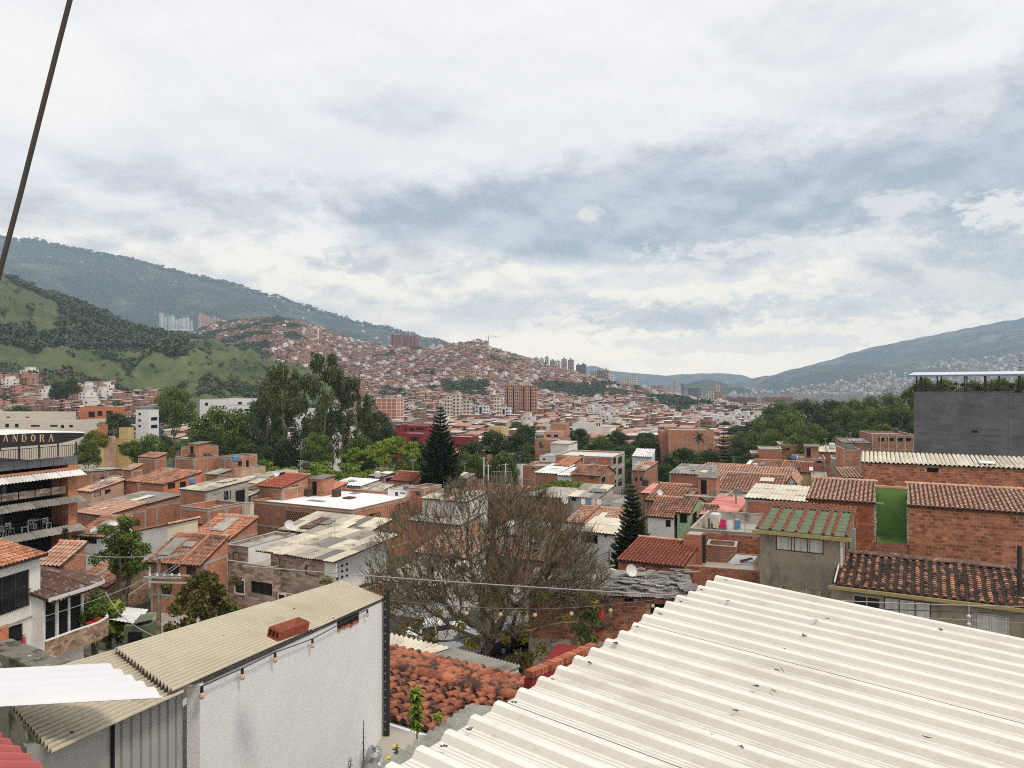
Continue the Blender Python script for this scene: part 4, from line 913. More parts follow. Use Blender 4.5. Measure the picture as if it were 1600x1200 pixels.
H('white_house', 'pale wall house with leaning sheets behind the big white roof', 548, 766, 592, 98, 615, 'white2', 'back', cov='sheet_m', rise=.6, bands=False)
H('white_house', 'pale low house hidden behind the left top of the bare tree', 660, 778, 730, 88, 5, 'white2', 'back', cov='sheet_m', rise=.5, bands=False)
H('brick_house', 'dark low house hidden behind the bare tree top', 735, 775, 800, 92, 5, 'brick', 'back', cov='tile_b', rise=.8)
# the big white roof warehouse, with pierced brick panels
r, w, h, g, zb = H('brick_warehouse', 'big brick warehouse with bright white painted flat roof', 395, 782, 551, 86.6, 12.5, 'brick3', 'flat', par=.28, deck='roofpaint', fasc='brick2', side_wall='brick2')
for (a, z0, n, rws, sd) in ((5.2, h-1.9, 12, 5, 0), (.3, h-2.0, 13, 5, 1), (7.6, h-1.9, 9, 6, 1)):
    m = M()
    for i in range(n):
        for j in range(rws):
            q = a+i*.36+(j % 2)*.18; z = z0+j*.24
            if sd == 0: m.box(q, -.05, z, q+.17, -.012, z+.14)
            else: m.box(w+.012, q, z, w+.05, q+.17, z+.14)
    m.build('pierced_block', 'dark', r, kind='stuff')
m = M(); m.box(4.5, 4.0, h-.27, 6.9, 4.9, h-.25); m.build('skylight', 'sheet_g', r)
# centre and right rows
H('yellow_block', 'yellow orange flat building between white towers and trees', 763, 667, 783, 330, 10, 'yellow', 'flat', par=.3, bands=False, rot=-20)
H('maroon_block', 'dark red apartment block, upper part, left of the tall conifer', 618, 664, 668, 265, 12, 'maroon', 'flat', par=.5, bands=False, rot=-14, fw=[(632, 668, 636, 674, 'c'), (650, 668, 662, 672), (640, 669, 647, 674)], fasc='cream')
H('maroon_block', 'dark red apartment block, lower front with cream windows', 622, 677, 660, 245, 10, 'maroon', 'flat', par=.4, bands=False, rot=-14, fw=[(641, 683, 654, 689, 'c'), (641, 693, 653, 697, 'c')], fasc='maroon')
H('maroon_block', 'dark red apartment block right of the tall conifer', 703, 682, 735, 255, 10, 'maroon', 'flat', par=.4, bands=False, rot=-14, fw=[(712, 694, 722, 698)], fasc='cream')
H('dark_shed', 'long dark flat canopy behind the dark red block', 607, 659, 640, 290, 6, 'tdark', 'flat', par=.1, bands=False, rot=-10, cat='shed')
H('brick_house', 'stacked pale brick houses above the dark trees, upper', 860, 662, 884, 260, 10, 'brick2', 'flat', par=.4, rot=-12)
H('brick_house', 'pink framed brick house above the dark trees', 850, 675, 876, 225, 9, 'pinkw', 'flat', par=.4, rot=-12, fw=[(854, 679, 861, 683), (865, 679, 872, 683)], bands=False)
H('brick_house', 'wide brick house with pale frame between trees', 836, 686, 872, 205, 9, 'brick2', 'flat', par=.4, fw=[(842, 691, 847, 695)])
H('church', 'white church with twin arched bell gables in the middle distance', 895, 662, 930, 300, 14, 'tw', 'flat', par=.3, bands=False, rot=-12, cat='church')
H('bell_gable', 'cream bell gable with arched openings on the white church', 929, 658, 940, 292, 3, 'tc', 'flat', par=.1, bands=False, rot=-12, cat='church', fw=[(932, 661, 934, 666, 'x'), (936, 661, 938, 666, 'x')])
r, w, h, g, zb = H('brick_block', 'big bare brick block with white columns and flat top', 1045, 672, 1116, 235, 14, 'brick2', 'flat', par=.5, rot=-6, colm=5, storey=3.6, cat='building')
H('brick_block', 'left wing of the big bare brick block', 1033, 674, 1046, 240, 12, 'brick2', 'flat', par=.4, rot=-6, cat='building')
H('apartment_block', 'long four storey brick and cement block, nearest of the middle blocks', 867, 711, 957, 150, 12, 'brick', 'flat', par=.3, fasc='sheet_w', colm=4, side_wall='concrete', storey=2.7, deck='sheet_w', fw=[(905, 711, 912, 722, 'w')], rw=[(958, 716, 963, 724, 'x'), (966, 715, 972, 723, 'x'), (958, 733, 963, 741, 'x'), (966, 732, 972, 740, 'x'), (958, 752, 963, 760, 'x'), (966, 750, 972, 758, 'x')], cat='building', rot=-20)
H('white_block', 'white block with dark windows right of the long brick and cement block', 988, 713, 1018, 165, 14, 'tw', 'back', cov='sheet_w', rise=.5, bands=False, rot=-14, rw=[(1021, 714, 1024, 722, 'x'), (1028, 714, 1032, 722, 'x'), (1021, 741, 1025, 746, 'x'), (1029, 740, 1033, 745, 'x')], cat='building')
H('white_block', 'lower white balconied block beside the white one', 990, 727, 1020, 150, 8, 'tw', 'flat', par=.3, bands=False, rot=-18, fw=[(1004, 741, 1008, 747, 'x'), (1012, 740, 1016, 746, 'x')], cat='building')
H('brick_house', 'brick house with orange tile canopy left of the long block', 817, 727, 851, 150, 8, 'brick2', 'flat', par=.4, fw=[(832, 729, 836, 733)])
H('white_shed', 'shed with bright white sheet roof left of the long block', 836, 738, 872, 135, 8, 'brick3', 'back', cov='sheet_w', rise=.8, cat='shed')
H('tiled_house', 'small brick house with orange tiles before the long block', 866, 727, 890, 140, 6, 'brick', 'back', cov='tile_o', rise=1.0)
H('white_house', 'small white house left of the long block', 843, 712, 866, 175, 8, 'tw', 'flat', par=.3, bands=False, fw=[(848, 716, 852, 719)])
H('stair_house', 'brown brick house with outside stair and stacked balconies', 893, 741, 938, 122, 7, 'brick', 'gable', cov='tile_b', rise=1.2, fw=[(922, 744, 929, 749)], rw=[(940, 745, 946, 753, 'x'), (940, 761, 946, 768, 'x')], storey=2.4)
H('white_sheet_house', 'white sheet roof patch behind the bright round tree', 872, 742, 915, 128, 7, 'white2', 'back', cov='sheet_w', rise=.6, bands=False)
H('brick_house', 'red brick house with green shutters right of the cement block', 987, 735, 1008, 135, 8, 'brick', 'back', cov='tile_o', rise=.8, fw=[(992, 746, 996, 752), (1000, 746, 1004, 752)])
H('brick_house', 'brick house with white gable end and grey flat roof by the dark tree', 1046, 739, 1120, 118, 8, 'brick', 'back', cov='sheet_g', rise=.7)
H('tiled_house', 'wide house with pale orange tiles behind the grey flat roof', 1090, 742, 1175, 126, 8, 'brick', 'back', cov='tile_o', rise=1.2)
H('tiled_house', 'house with long pink tile roof and two white skylight strips', 1110, 751, 1232, 112, 8, 'brick', 'back', cov='tile_p', rise=1.5)
H('tiled_house', 'dark brown tiled house with white gable end', 1120, 765, 1218, 102, 7, 'brick3', 'back', cov='tile_b', rise=1.6)
H('white_house', 'white gabled house end with two small windows beside dark tiles', 1230, 752, 1243, 106, 7, 'white2', 'gabley', cov='tile_p', rise=.7, bands=False, fw=[(1233, 755, 1236, 762), (1239, 755, 1241, 761)])
H('tiled_house', 'long low house with dark tiles behind the white gable', 1165, 738, 1262, 124, 9, 'brick3', 'back', cov='tile_b', rise=1.3)
H('white_sheet_house', 'low house with bright white sheets among dark tiles', 1163, 730, 1212, 140, 7, 'brick', 'back', cov='sheet_w', rise=.7)
H('white_sheet_house', 'house with grey white sheet patches right of the bright sheets', 1212, 731, 1262, 138, 7, 'brick', 'back', cov='sheet_m', rise=.7)
H('brick_house', 'small brick house with white roof edge before the wood, left', 1174, 708, 1192, 165, 7, 'brick', 'flat', par=.2, fasc='sheet_w', rot=-15)
H('brick_house', 'brick house with white roof edge before the wood, upper', 1218, 694, 1262, 170, 8, 'brick', 'flat', par=.2, fasc='sheet_w', rot=-15, fw=[(1228, 700, 1234, 704)])
H('brick_house', 'long brick house with white sheets before the wood', 1187, 701, 1222, 162, 7, 'brick', 'flat', par=.2, rot=-15, fasc='sheet_w')
H('brick_house', 'two storey brick house with cream roof edge and two windows', 1246, 716, 1290, 132, 8, 'brick', 'flat', par=.3, rot=-20, fasc='tile_p', fw=[(1252, 718, 1258, 723, 'c'), (1276, 718, 1284, 724, 'c')], side_wall='white2')
H('balcony_house', 'tall balconied house with cream sheet roof facing the street', 1262, 705, 1315, 140, 9, 'brick', 'gable', cov='sheet_c', rise=.7, rot=-22, side_wall='white2', rw=[(1318, 712, 1321, 720, 'x'), (1318, 728, 1321, 735, 'x')])
H('grey_house', 'narrow grey house with green balcony cloth beside the balconied one', 1300, 718, 1322, 126, 8, 'concrete', 'flat', par=.3, rot=-22, rw=[(1324, 722, 1327, 729, 'x')], bands=False)
H('yellow_house', 'narrow yellow sided house over the small street', 1252, 738, 1270, 118, 7, 'yellow', 'back', cov='tile_r', rise=.9, bands=False, rot=-22)
H('white_house', 'white balconied house over the small street', 1268, 745, 1292, 112, 7, 'white2', 'flat', par=.4, bands=False, rot=-22, fw=[(1272, 752, 1277, 759, 'x')])
H('frame_block', 'unfinished brick block with cement columns left of the charcoal building', 1362, 678, 1428, 150, 10, 'brick3', 'flat', par=.4, rot=-12, colm=5, storey=2.8, cat='building', fw=[(1372, 684, 1382, 690, 'x'), (1386, 684, 1397, 690, 'x'), (1400, 684, 1411, 690, 'x'), (1414, 684, 1424, 690, 'x')])
H('brick_house', 'small brick house with dark roof before the unfinished block', 1317, 692, 1360, 145, 8, 'brick3', 'back', cov='sheet_g', rise=.4, rot=-14)
H('tiled_house', 'small tiled strip roof at the street by the ridged roof', 1318, 746, 1348, 96, 5, 'brick', 'back', cov='tile_p', rise=.6, rot=-14)
H('brick_house', 'brick wall house with cement band at the edge of the street', 1318, 702, 1345, 120, 7, 'brick2', 'flat', par=.3, rot=-14)
H('brick_house', 'long low brick house with white coping before dark tiles', 1062, 772, 1165, 95, 6, 'brick', 'flat', par=.3, fasc='concrete')
H('tiled_house', 'low house with dark red tiles left of the white coping', 1008, 781, 1060, 92, 7, 'brick3', 'back', cov='tile_b', rise=1.2)
H('salmon_roof_house', 'small house with flat salmon sheet roof', 1002, 770, 1032, 100, 6, 'brick', 'back', cov='sheet_r', rise=.5)
H('brick_house', 'brick house with grey slab roof left of the striped roof', 1075, 775, 1130, 88, 6, 'brick', 'flat', par=.2)
H('salmon_roof_house', 'house under a wide faded salmon sheet roof with grey patches', 1095, 803, 1192, 74, 9, 'brick3', 'back', cov='sheet_r', rise=.5, ck=dict(ind=True, pw=2.2))
H('brick_house', 'brick house with pale striped sheet roof and white corner', 1165, 778, 1275, 68, 6.5, 'brick', 'back', cov='sheet_c', rise=.5, over=.05, ck=dict(pitch=.34))
H('brick_house', 'brick house with thin cement slab roof behind the bare tree', 818, 774, 889, 88, 9, 'brick2', 'front', cov='concrete', rise=.2, over=.5)
H('shed', 'grey sheet shed with leaning white panel behind the bright conifer', 890, 775, 935, 84, 5, 'concrete', 'back', cov='sheet_m', rise=.8, bands=False, fw=[(893, 777, 900, 783, 'x')], cat='shed')
H('shed', 'low grey roof shed left of the near conifer', 926, 790, 968, 82, 6, 'concrete', 'back', cov='sheet_g', rise=.4, bands=False, cat='shed')
H('tiled_house', 'low house with light brown tiles left of the near conifer', 884, 815, 972, 76, 5, 'white2', 'back', cov='tile_p', rise=.8, bands=False)
H('white_house', 'white walled workshop with fluted grey roof and blue base', 905, 829, 962, 68, 4.5, 'white2', 'back', cov='sheet_c', rise=.5, bands=False, fw=[(944, 832, 948, 840), (908, 834, 934, 850, 'x')])
H('tiled_house', 'white house with brown tiles and small balcony by the near conifer', 1012, 805, 1052, 78, 8, 'white2', 'gable', cov='tile_b', rise=1.4, bands=False, fw=[(1040, 812, 1048, 824, 'x')], rw=[(1055, 808, 1062, 820, 'x')])
H('green_house', 'pale green house with open balcony and brown tile roof', 1058, 800, 1078, 77, 8, 'palegreen', 'gable', cov='tile_b', rise=1.1, bands=False, fw=[(1062, 803, 1074, 818, 'x')], rw=[(1082, 803, 1089, 816, 'x')])
H('tiled_house', 'small pinkish gable house right of the pale green one', 1090, 808, 1112, 74, 5, 'peach', 'gable', cov='tile_b', rise=.9, bands=False, fw=[(1099, 812, 1106, 817)])
H('tiled_house', 'brick house with dark tiles hidden behind the bare tree', 640, 812, 720, 76, 4, 'brick2', 'back', cov='sheet_g', rise=.4)
H('white_house', 'white house with grey sheets hidden behind the bare tree', 770, 832, 868, 70, 4, 'white2', 'back', cov='sheet_g', rise=.5, bands=False)
H('tiled_house', 'low tiled house seen through the branches of the bare tree', 650, 862, 735, 64, 5, 'brick2', 'back', cov='tile_p', rise=.9, bands=False)
H('brick_house', 'brick house seen through the right branches of the bare tree', 780, 868, 850, 62, 6, 'brick', 'back', cov='tile_b', rise=1.2)
# left middle
H('white_house', 'white house with speckled front wall and cream side under a sloping tile roof', 172, 838, 262, 70, 309, 'white2', 'right', cov='tile_b', rise=1.7, bands=False, rot=-24, over=.5, side_wall='cream', fw=[(232, 833, 249, 846)], rw=[(265, 824, 277, 839), (283, 821, 291, 826)])

H('tiled_house', 'white fronted house with dark window left of the speckled one', 119, 834, 166, 66, 3.2, 'white2', 'back', cov='tile_b', rise=1.0, bands=False, rot=-12, over=.5, fw=[(125, 837, 151, 850)])
H('tiled_house', 'brick house with wide light orange tile roof', 296, 838, 358, 70, 402, 'brick2', 'back', cov='tile_o', rise=1.3, rot=-18)
H('tiled_house', 'dark tiled roof strip behind the light orange roof', 290, 815, 340, 80, 372, 'brick', 'back', cov='tile_b', rise=.6)
H('tiled_house', 'orange brick house with windows under a long tile eave', 236, 872, 318, 58, 356, 'brick2', 'back', cov='tile_b', rise=1.3, rot=-14, over=.6, bands=True, fw=[(291, 880, 306, 900), (262, 878, 280, 898), (251, 915, 267, 935, 'p')])
H('tiled_house', 'low tile roof over a pebble clad wall beside the left leafy tree', 116, 905, 170, 60, 232, 'stonep', 'back', cov='tile_b', rise=1.0, rot=-27, over=.4, bands=False)

# ------------------------------------------------------------------ trees
TK = {}
def mesh_trunk(h, r, limbs, seed, lean=.05, top=.6, n=7):
    rd = random.Random(seed); m = M(); pts = [Vector((0, 0, -1))]; rad = [r*1.15]
    for i in range(1, 6): pts.append(Vector((rd.uniform(-lean, lean)*i*.3*h*.2, rd.uniform(-lean, lean)*i*.3*h*.2, h*top*i/5))); rad.append(r*(1-.13*i))
    m.tube(pts, rad, n, 0, rd.random())
    for k in range(limbs):
        a = 6.28*k/limbs+rd.uniform(-.3, .3); s = pts[rd.randint(3, 5)]; L = h*rd.uniform(.18, .30)
        q = [s]; 
        for i in range(1, 4): q.append(s+Vector((math.cos(a)*L*.32*i*.8, math.sin(a)*L*.32*i*.8, L*.33*i*rd.uniform(.5, 1))))
        m.tube(q, [r*.5, r*.36, r*.24, r*.1], 5, 0, rd.random())
    return m
def kind(k):
    """trunk and crown meshes of a kind; unit tree: 10 m tall, about 10 m wide"""
    if k in TK: return TK[k]
    base, sd = k.rsplit('_', 1); rd = random.Random(hash(base) % 1000 if 0 else sum(map(ord, k))); cl = []
    mat = {'dark': 'leaf_d', 'mid': 'leaf_m', 'bright': 'leaf_b', 'flat': 'leaf_b', 'euc': 'leaf_e', 'pink': 'leaf_y'}[base]
    if base in ('dark', 'mid', 'bright', 'pink'):
        for _ in range(46):
            a = rd.uniform(0, 6.28); e = math.asin(rd.uniform(-.55, 1)); rr = 3.6*rd.uniform(.72, 1.0)
            cl.append((rr*math.cos(e)*math.cos(a), rr*math.cos(e)*math.sin(a), 5.6+3.2*math.sin(e)*rd.uniform(.8, 1.1), rd.uniform(.75, 1.45)))
        cl.append((0, 0, 5.2, 2.6)); V, r = leaves(9000, cl, .17, .5); tr = mesh_trunk(10, .28, 6, 1)
    elif base == 'flat':
        for _ in range(50):
            a = rd.uniform(0, 6.28); q = 4.6*math.sqrt(rd.random()); z = 8.2-.085*q*q+rd.uniform(-1.4, .5)
            cl.append((q*math.cos(a), q*math.sin(a), z, rd.uniform(.6, 1.15)))
        V, r = leaves(8000, cl, .17, .55, flat=.42); tr = mesh_trunk(10, .24, 9, 2, top=.45)
    else:
        for _ in range(64):
            z = rd.uniform(3.2, 9.5); q = (2.6 if z < 7.5 else 2.6*(1-(z-7.5)/3.4))*math.sqrt(rd.random())*1.25; a = rd.uniform(0, 6.28)
            cl.append((q*math.cos(a), q*math.sin(a), z, rd.uniform(.4, .95)))
        V, r = leaves(11000, cl, .13, .6, aspect=.45); tr = mesh_trunk(10, .15, 8, 3, top=.82)
    TK[k] = (tr.mesh('trunk', 'barkp' if base == 'euc' else 'bark'), qmesh('crown', V, r, mat)); return TK[k]
def tree(k, px, py, wpx, Y, label, group=None, hmin=None, name='broadleaf_tree', zb=None, sink=0):
    tm, cm = kind(k); z0 = ground(Y) if zb is None else zb; top = EYE-(py-600)/F*Y; h = top-z0; W = wpx/F*Y
    r = thing(name, label, 'tree', ((px-800)/F*Y, Y, z0), random.uniform(0, 6.28), group)
    sx = W/(9.3 if not k.startswith('euc') else 6.8); sz = h/9.6
    if sz > sx*1.25 and not k.startswith('euc'):       # tall: raise the crown instead of stretching it
        cz = sx*1.2; a = obj('trunk', tm, r); a.scale = (sx, sx, sz); c = obj('crown', cm, r); c.scale = (sx, sx, cz); c.location = (0, 0, h-9.6*cz)
    else:
        a = obj('trunk', tm, r); c = obj('crown', cm, r); a.scale = c.scale = (sx, sx, sz)
    return r
def araucaria(px, py, wpx, Y, label, dens=1., seed=0, up=.25, name='conifer', tiers=20, ztop=None, droop=0, zb=None):
    """whorled conifer: each whorl of boughs carries short needle sprays"""
    rd = random.Random(seed); z0 = ground(Y) if zb is None else zb; h = EYE-(py-600)/F*Y-z0; W = wpx/F*Y/2
    r = thing(name, label, 'tree', ((px-800)/F*Y, Y, z0), 0)
    m = M(); m.tube([(0, 0, -.5), (0, 0, h*.5), (0, 0, h)], [W*.07+.08, W*.045+.05, .03], 7); m.build('trunk', 'bark', r)
    B = M(); Vs = []
    for t in range(tiers):
        f = (t+rd.uniform(-.15, .15))/tiers; z = h*(.10+.9*f); L = W*(1-f)**.72*rd.uniform(.82, 1.1)+.12; nb = max(5, int(9*dens)); off = rd.uniform(0, 6)
        if f < .12: L *= .8
        for k in range(nb):
            a = off+6.28*k/nb+rd.uniform(-.15, .15); d = Vector((math.cos(a), math.sin(a), 0)); l = L*rd.uniform(.8, 1.05)
            pts = [Vector((0, 0, z))+d*l*s+Vector((0, 0, l*(up*s*s*1.2-droop*s))) for s in (0, .35, .7, 1)]
            B.tube(pts, [.05, .035, .025, .01], 4, cap=False)
            n = max(3, int(l*9*dens)); side = d.cross(Vector((0, 0, 1)))
            for q in range(n):
                s = .18+.82*(q+rd.random())/n; p = Vector((0, 0, z))+d*l*s+Vector((0, 0, l*(up*s*s*1.2-droop*s)))
                for sg in (-1, 1, 0):
                    ll = l*.26*(1.15-s*.6)+.1; v = (side*sg*rd.uniform(.6, 1)+d*.7+Vector((0, 0, rd.uniform(.0, .55)))).normalized()*ll
                    w = v.cross(Vector((rd.uniform(-1, 1), rd.uniform(-1, 1), 1))).normalized()*ll*.2
                    Vs.append([p-w*.3, p+v*.6-w, p+v, p+v*.6+w])
    B.build('boughs', 'bark', r, kind='stuff'); V = np.array([[tuple(c) for c in q] for q in Vs]); obj('foliage', qmesh('foliage', V, rng.random(len(V)), 'leaf_a'), r)
    return r
GB = 'trees of the dark belt behind the left houses'
tree('mid_1', 272, 604, 74, 255, 'round light green tree standing in front of the white and blue block', name='round_tree')
tree('mid_2', 343, 630, 108, 175, 'broad mid green tree behind the stacked brick house')
tree('dark_1', 330, 668, 90, 160, 'dark green tree just right of the broad tree', GB)
tree('dark_2', 395, 640, 84, 200, 'very dark tree below the white block with blue corner')
tree('mid_1', 240, 678, 70, 155, 'olive green tree left of the broad tree, above the stacked brick house')
tree('mid_2', 205, 686, 36, 150, 'small tree beside the yellow block')
tree('pink_1', 150, 668, 42, 165, 'loose tree with pinkish tips over the yellow block')
tree('mid_1', 138, 686, 50, 140, 'brownish tree right of the dark restaurant roof')
tree('dark_1', 180, 643, 62, 200, 'dark spreading tree behind the yellow blocks')
tree('dark_2', 30, 634, 60, 280, 'dark tree behind the cream terraces at the left edge')
tree('dark_2', 75, 640, 50, 290, 'dark tree behind the cream terraces right of its like')
araucaria(96, 604, 26, 320, 'left dark conifer behind the orange block', seed=3)
araucaria(116, 612, 20, 330, 'slim dark conifer right of the dark conifer by the orange block', seed=4)
tree('dark_1', 92, 596, 34, 430, 'dark tree among the hillside houses at the left')
tree('dark_2', 112, 592, 30, 440, 'dark ragged tree among the hillside houses at the left')
araucaria(362, 579, 17, 300, 'slim dark conifer above the long white block', seed=5, tiers=16, dens=.7)
araucaria(417, 568, 17, 260, 'slim dark conifer behind the pale eucalyptus', seed=6, tiers=16, dens=.7)
tree('euc_1', 443, 575, 80, 165, 'tall pale stemmed eucalyptus left of the highest tree', name='eucalyptus_tree')
tree('euc_2', 418, 600, 60, 175, 'lower eucalyptus at the left side of the pale stemmed one', name='eucalyptus_tree')
tree('euc_3', 508, 558, 76, 150, 'highest eucalyptus with dark crown in the tree belt', name='eucalyptus_tree')
tree('euc_1', 546, 592, 56, 155, 'eucalyptus leaning right of the highest one', name='eucalyptus_tree')
tree('euc_2', 574, 622, 44, 160, 'thin dark eucalyptus at the right end of the tall group', name='eucalyptus_tree')
tree('dark_1', 520, 640, 46, 165, 'dense black green tree under the highest eucalyptus')
tree('dark_2', 592, 643, 62, 190, 'dark rounded tree left of the dark red block')
tree('dark_1', 436, 680, 76, 150, 'dark undergrowth tree below the pale eucalyptus', GB)
tree('dark_2', 385, 690, 70, 140, 'dark undergrowth tree behind the open white shed', GB)
tree('mid_1', 495, 676, 62, 140, 'olive tree with loose crown below the highest eucalyptus')
tree('mid_1', 560, 680, 74, 150, 'mid green tree under the leaning eucalyptus', GB)
tree('flat_1', 612, 672, 90, 145, 'flat topped bright green tree left of the dark red block', name='flat_topped_tree')
tree('flat_2', 563, 690, 66, 132, 'flat topped tree with yellow spots in the middle of the belt', name='flat_topped_tree')
tree('flat_1', 400, 708, 74, 125, 'low bright flat tree behind the brown banded house', name='flat_topped_tree')
tree('flat_2', 450, 722, 60, 120, 'low bright tree behind the small street pole', name='flat_topped_tree')
tree('flat_1', 520, 712, 120, 118, 'wide low bright tree behind the long white sheet roof', name='flat_topped_tree')
tree('flat_2', 602, 720, 86, 122, 'low bright tree behind the small brick houses', name='flat_topped_tree')
tree('mid_2', 640, 712, 60, 135, 'mid green tree left of the tall conifer')
tree('dark_2', 655, 690, 60, 160, 'dark tree between the dark red block and the tall conifer', GB)
tree('dark_1', 735, 690, 70, 165, 'dark tree right of the tall conifer', GB)
tree('dark_2', 770, 672, 62, 185, 'dark tree left of the yellow orange building')
tree('dark_1', 805, 676, 70, 180, 'broad dark tree right of the tall conifer, below the brick towers')
tree('mid_1', 783, 705, 66, 150, 'mid green tree behind the sports court fence')
tree('mid_2', 735, 704, 46, 150, 'mid green tree left of the sports court fence')
tree('dark_2', 822, 664, 50, 230, 'dark tree below the tall salmon towers')
tree('dark_1', 905, 668, 50, 230, 'dark round tree under the white church')
tree('mid_1', 935, 680, 58, 210, 'palm like green clump before the church')
tree('dark_2', 965, 672, 44, 240, 'dark tree right of the church')
tree('dark_1', 1010, 674, 60, 250, 'dark tree left of the big bare brick block')
tree('flat_1', 893, 738, 104, 100, 'bright green rounded tree before the long cement block', name='flat_topped_tree')
tree('flat_2', 860, 748, 60, 98, 'left lower lobe of bright green trees before the long block', name='flat_topped_tree')
tree('dark_1', 1066, 698, 88, 155, 'large dark rounded tree before the big bare brick block')
tree('dark_2', 1108, 702, 62, 165, 'dark olive tree right of the large dark rounded one')
tree('dark_2', 1040, 724, 46, 145, 'dark low tree by the white gable end')
araucaria(1131, 662, 34, 190, 'broad dark conifer right of the big bare brick block', seed=8, tiers=16, dens=1.3)
ga = 'trees of the wood left of the charcoal building'; rg = random.Random(3)
top = [(1150, 668), (1180, 650), (1215, 622), (1245, 616), (1275, 628), (1310, 626), (1340, 622), (1370, 612), (1400, 612), (1425, 618)]
for i, (Y, dy) in enumerate(((330, 0), (270, 14), (225, 30), (190, 46), (170, 58))):
    px = 1150+rg.uniform(0, 20)+i*4
    while px < 1425:
        if i < 4 or px < 1320: tree(rg.choice(['dark_1', 'dark_2', 'mid_1', 'mid_2']), px, interp(top, px)+dy+rg.uniform(-6, 8), rg.uniform(52, 74), Y+rg.uniform(-12, 12), 'dark green tree crown '+['on the skyline', 'just below the skyline', 'in the middle', 'low in the front', 'at the front edge'][i]+' of the wood left of the charcoal building', ga)
        px += rg.uniform(30, 42)
araucaria(1356, 599, 12, 300, 'thin conifer tip above the wood', seed=9, tiers=12, dens=.8)
for i, (px, py, w) in enumerate(((1440, 590, 40), (1480, 592, 44), (1520, 594, 40), (1560, 590, 44), (1596, 588, 40))): tree('mid_1', px, py, w+20, 130, 'green tree seen through the open rooftop of the charcoal building', 'trees behind the open rooftop')
araucaria(1594, 554, 26, 220, 'conifer at the right edge above the charcoal building', seed=12, tiers=16, dens=1.1)
# tall dark conifer of the middle and the nearer one
araucaria(688, 632, 80, 108, 'tall dark conifer rising over the bare tree', dens=1.6, seed=21, tiers=30, up=.45, name='tall_conifer')
araucaria(988, 754, 72, 62, 'dense pyramid conifer beside the white workshop', dens=1.9, seed=22, tiers=24, up=.35, name='pyramid_conifer')
# palm
r = thing('palm_tree', 'lone palm tree in front of the big bare brick block', 'tree', P(1092, 735, 200)); h = (735-672)/F*200
m = M(); m.tube([(0, 0, -8), (0, 0, h*.5), (.1, 0, h*.85)], [.25, .2, .16], 6); m.build('trunk', 'barkp', r)
Vs = []
for k in range(46):
    a = random.uniform(0, 6.28); e = random.uniform(-.9, 1.2); L = random.uniform(1.6, 2.4); p0 = Vector((.1, 0, h*.85)); d = Vector((math.cos(a)*math.cos(e), math.sin(a)*math.cos(e), math.sin(e)))
    for q in range(6):
        s = q/6; p = p0+d*L*s+Vector((0, 0, -.5*s*s*L)); w = Vector((-d.y, d.x, .2))*.3; Vs.append([p, p+w+d*.3, p+d*.5+Vector((0, 0, -.1)), p-w+d*.3])
V = np.array([[tuple(c) for c in q] for q in Vs]); obj('fronds', qmesh('fronds', V, rng.random(len(V)), 'leaf_d'), r)

# valley town between the near rows and the hills
vh = []; rv = random.Random(77)
y = 175.
vt = []
while y < 690:
    x = -700/F*y
    while x < 720/F*y:
        px = x/y*F+800; ok = True
        if px < 690 and y < 300: ok = False
        if px > 1140 and y < 400: ok = False
        if 1020 < px < 1150 and y < 255: ok = False
        if px < 260 and y > 400: ok = False
        if ok:
            z = ground(y)
            if nz(x*.02, y*.02, 9) > .12 or rv.random() < .1: vt.append((px, x, y))
            else: vh.append((x, y, z-.5, R(ROT+rv.uniform(-6, 6)), rv.uniform(.8, 1.15), rv.randrange(12)))
        x += rv.uniform(9, 12)
    y += rv.uniform(11, 15)
def spot(px, y):
    a = 'left of the tall conifer' if px < 660 else 'between tall conifer and salmon towers' if px < 795 else 'between salmon towers and church' if px < 895 else 'just right of the church' if px < 990 else 'behind the big bare brick block' if px < 1120 else 'towards the wood on the right'
    return ('nearest rows, ' if y < 300 else 'middle rows, ' if y < 440 else 'farthest rows, ')+a
vis = [q for q in vh if -20 < q[0]/q[1]*F+800 < 1620]
for q in vis[:290]:
    o = obj('valley_house', FMESH[q[5]]); o.location = q[:3]; o.rotation_euler = (0, 0, q[3]); o.scale = (q[4],)*3
    tag(o, f'low {VNAME[q[5]]} house with {RNAME[q[5] % 4]}, '+spot(q[0]/q[1]*F+800, q[1]), 'house', 'houses on the valley floor')
join_houses('valley_houses', [q for q in vh if q not in vis[:290]], 'farther houses of the flat valley floor')
for i, (px, x, y) in enumerate(vt[:150]):
    w = rv.uniform(9, 15); h = rv.uniform(7, 11)
    tree(rv.choice(['dark_1', 'dark_2', 'mid_1']), px, 600-(ground(y)+h-EYE)/y*F, w/y*F, y, 'dark street tree between valley floor houses, '+spot(px, y), 'street trees of the valley floor')

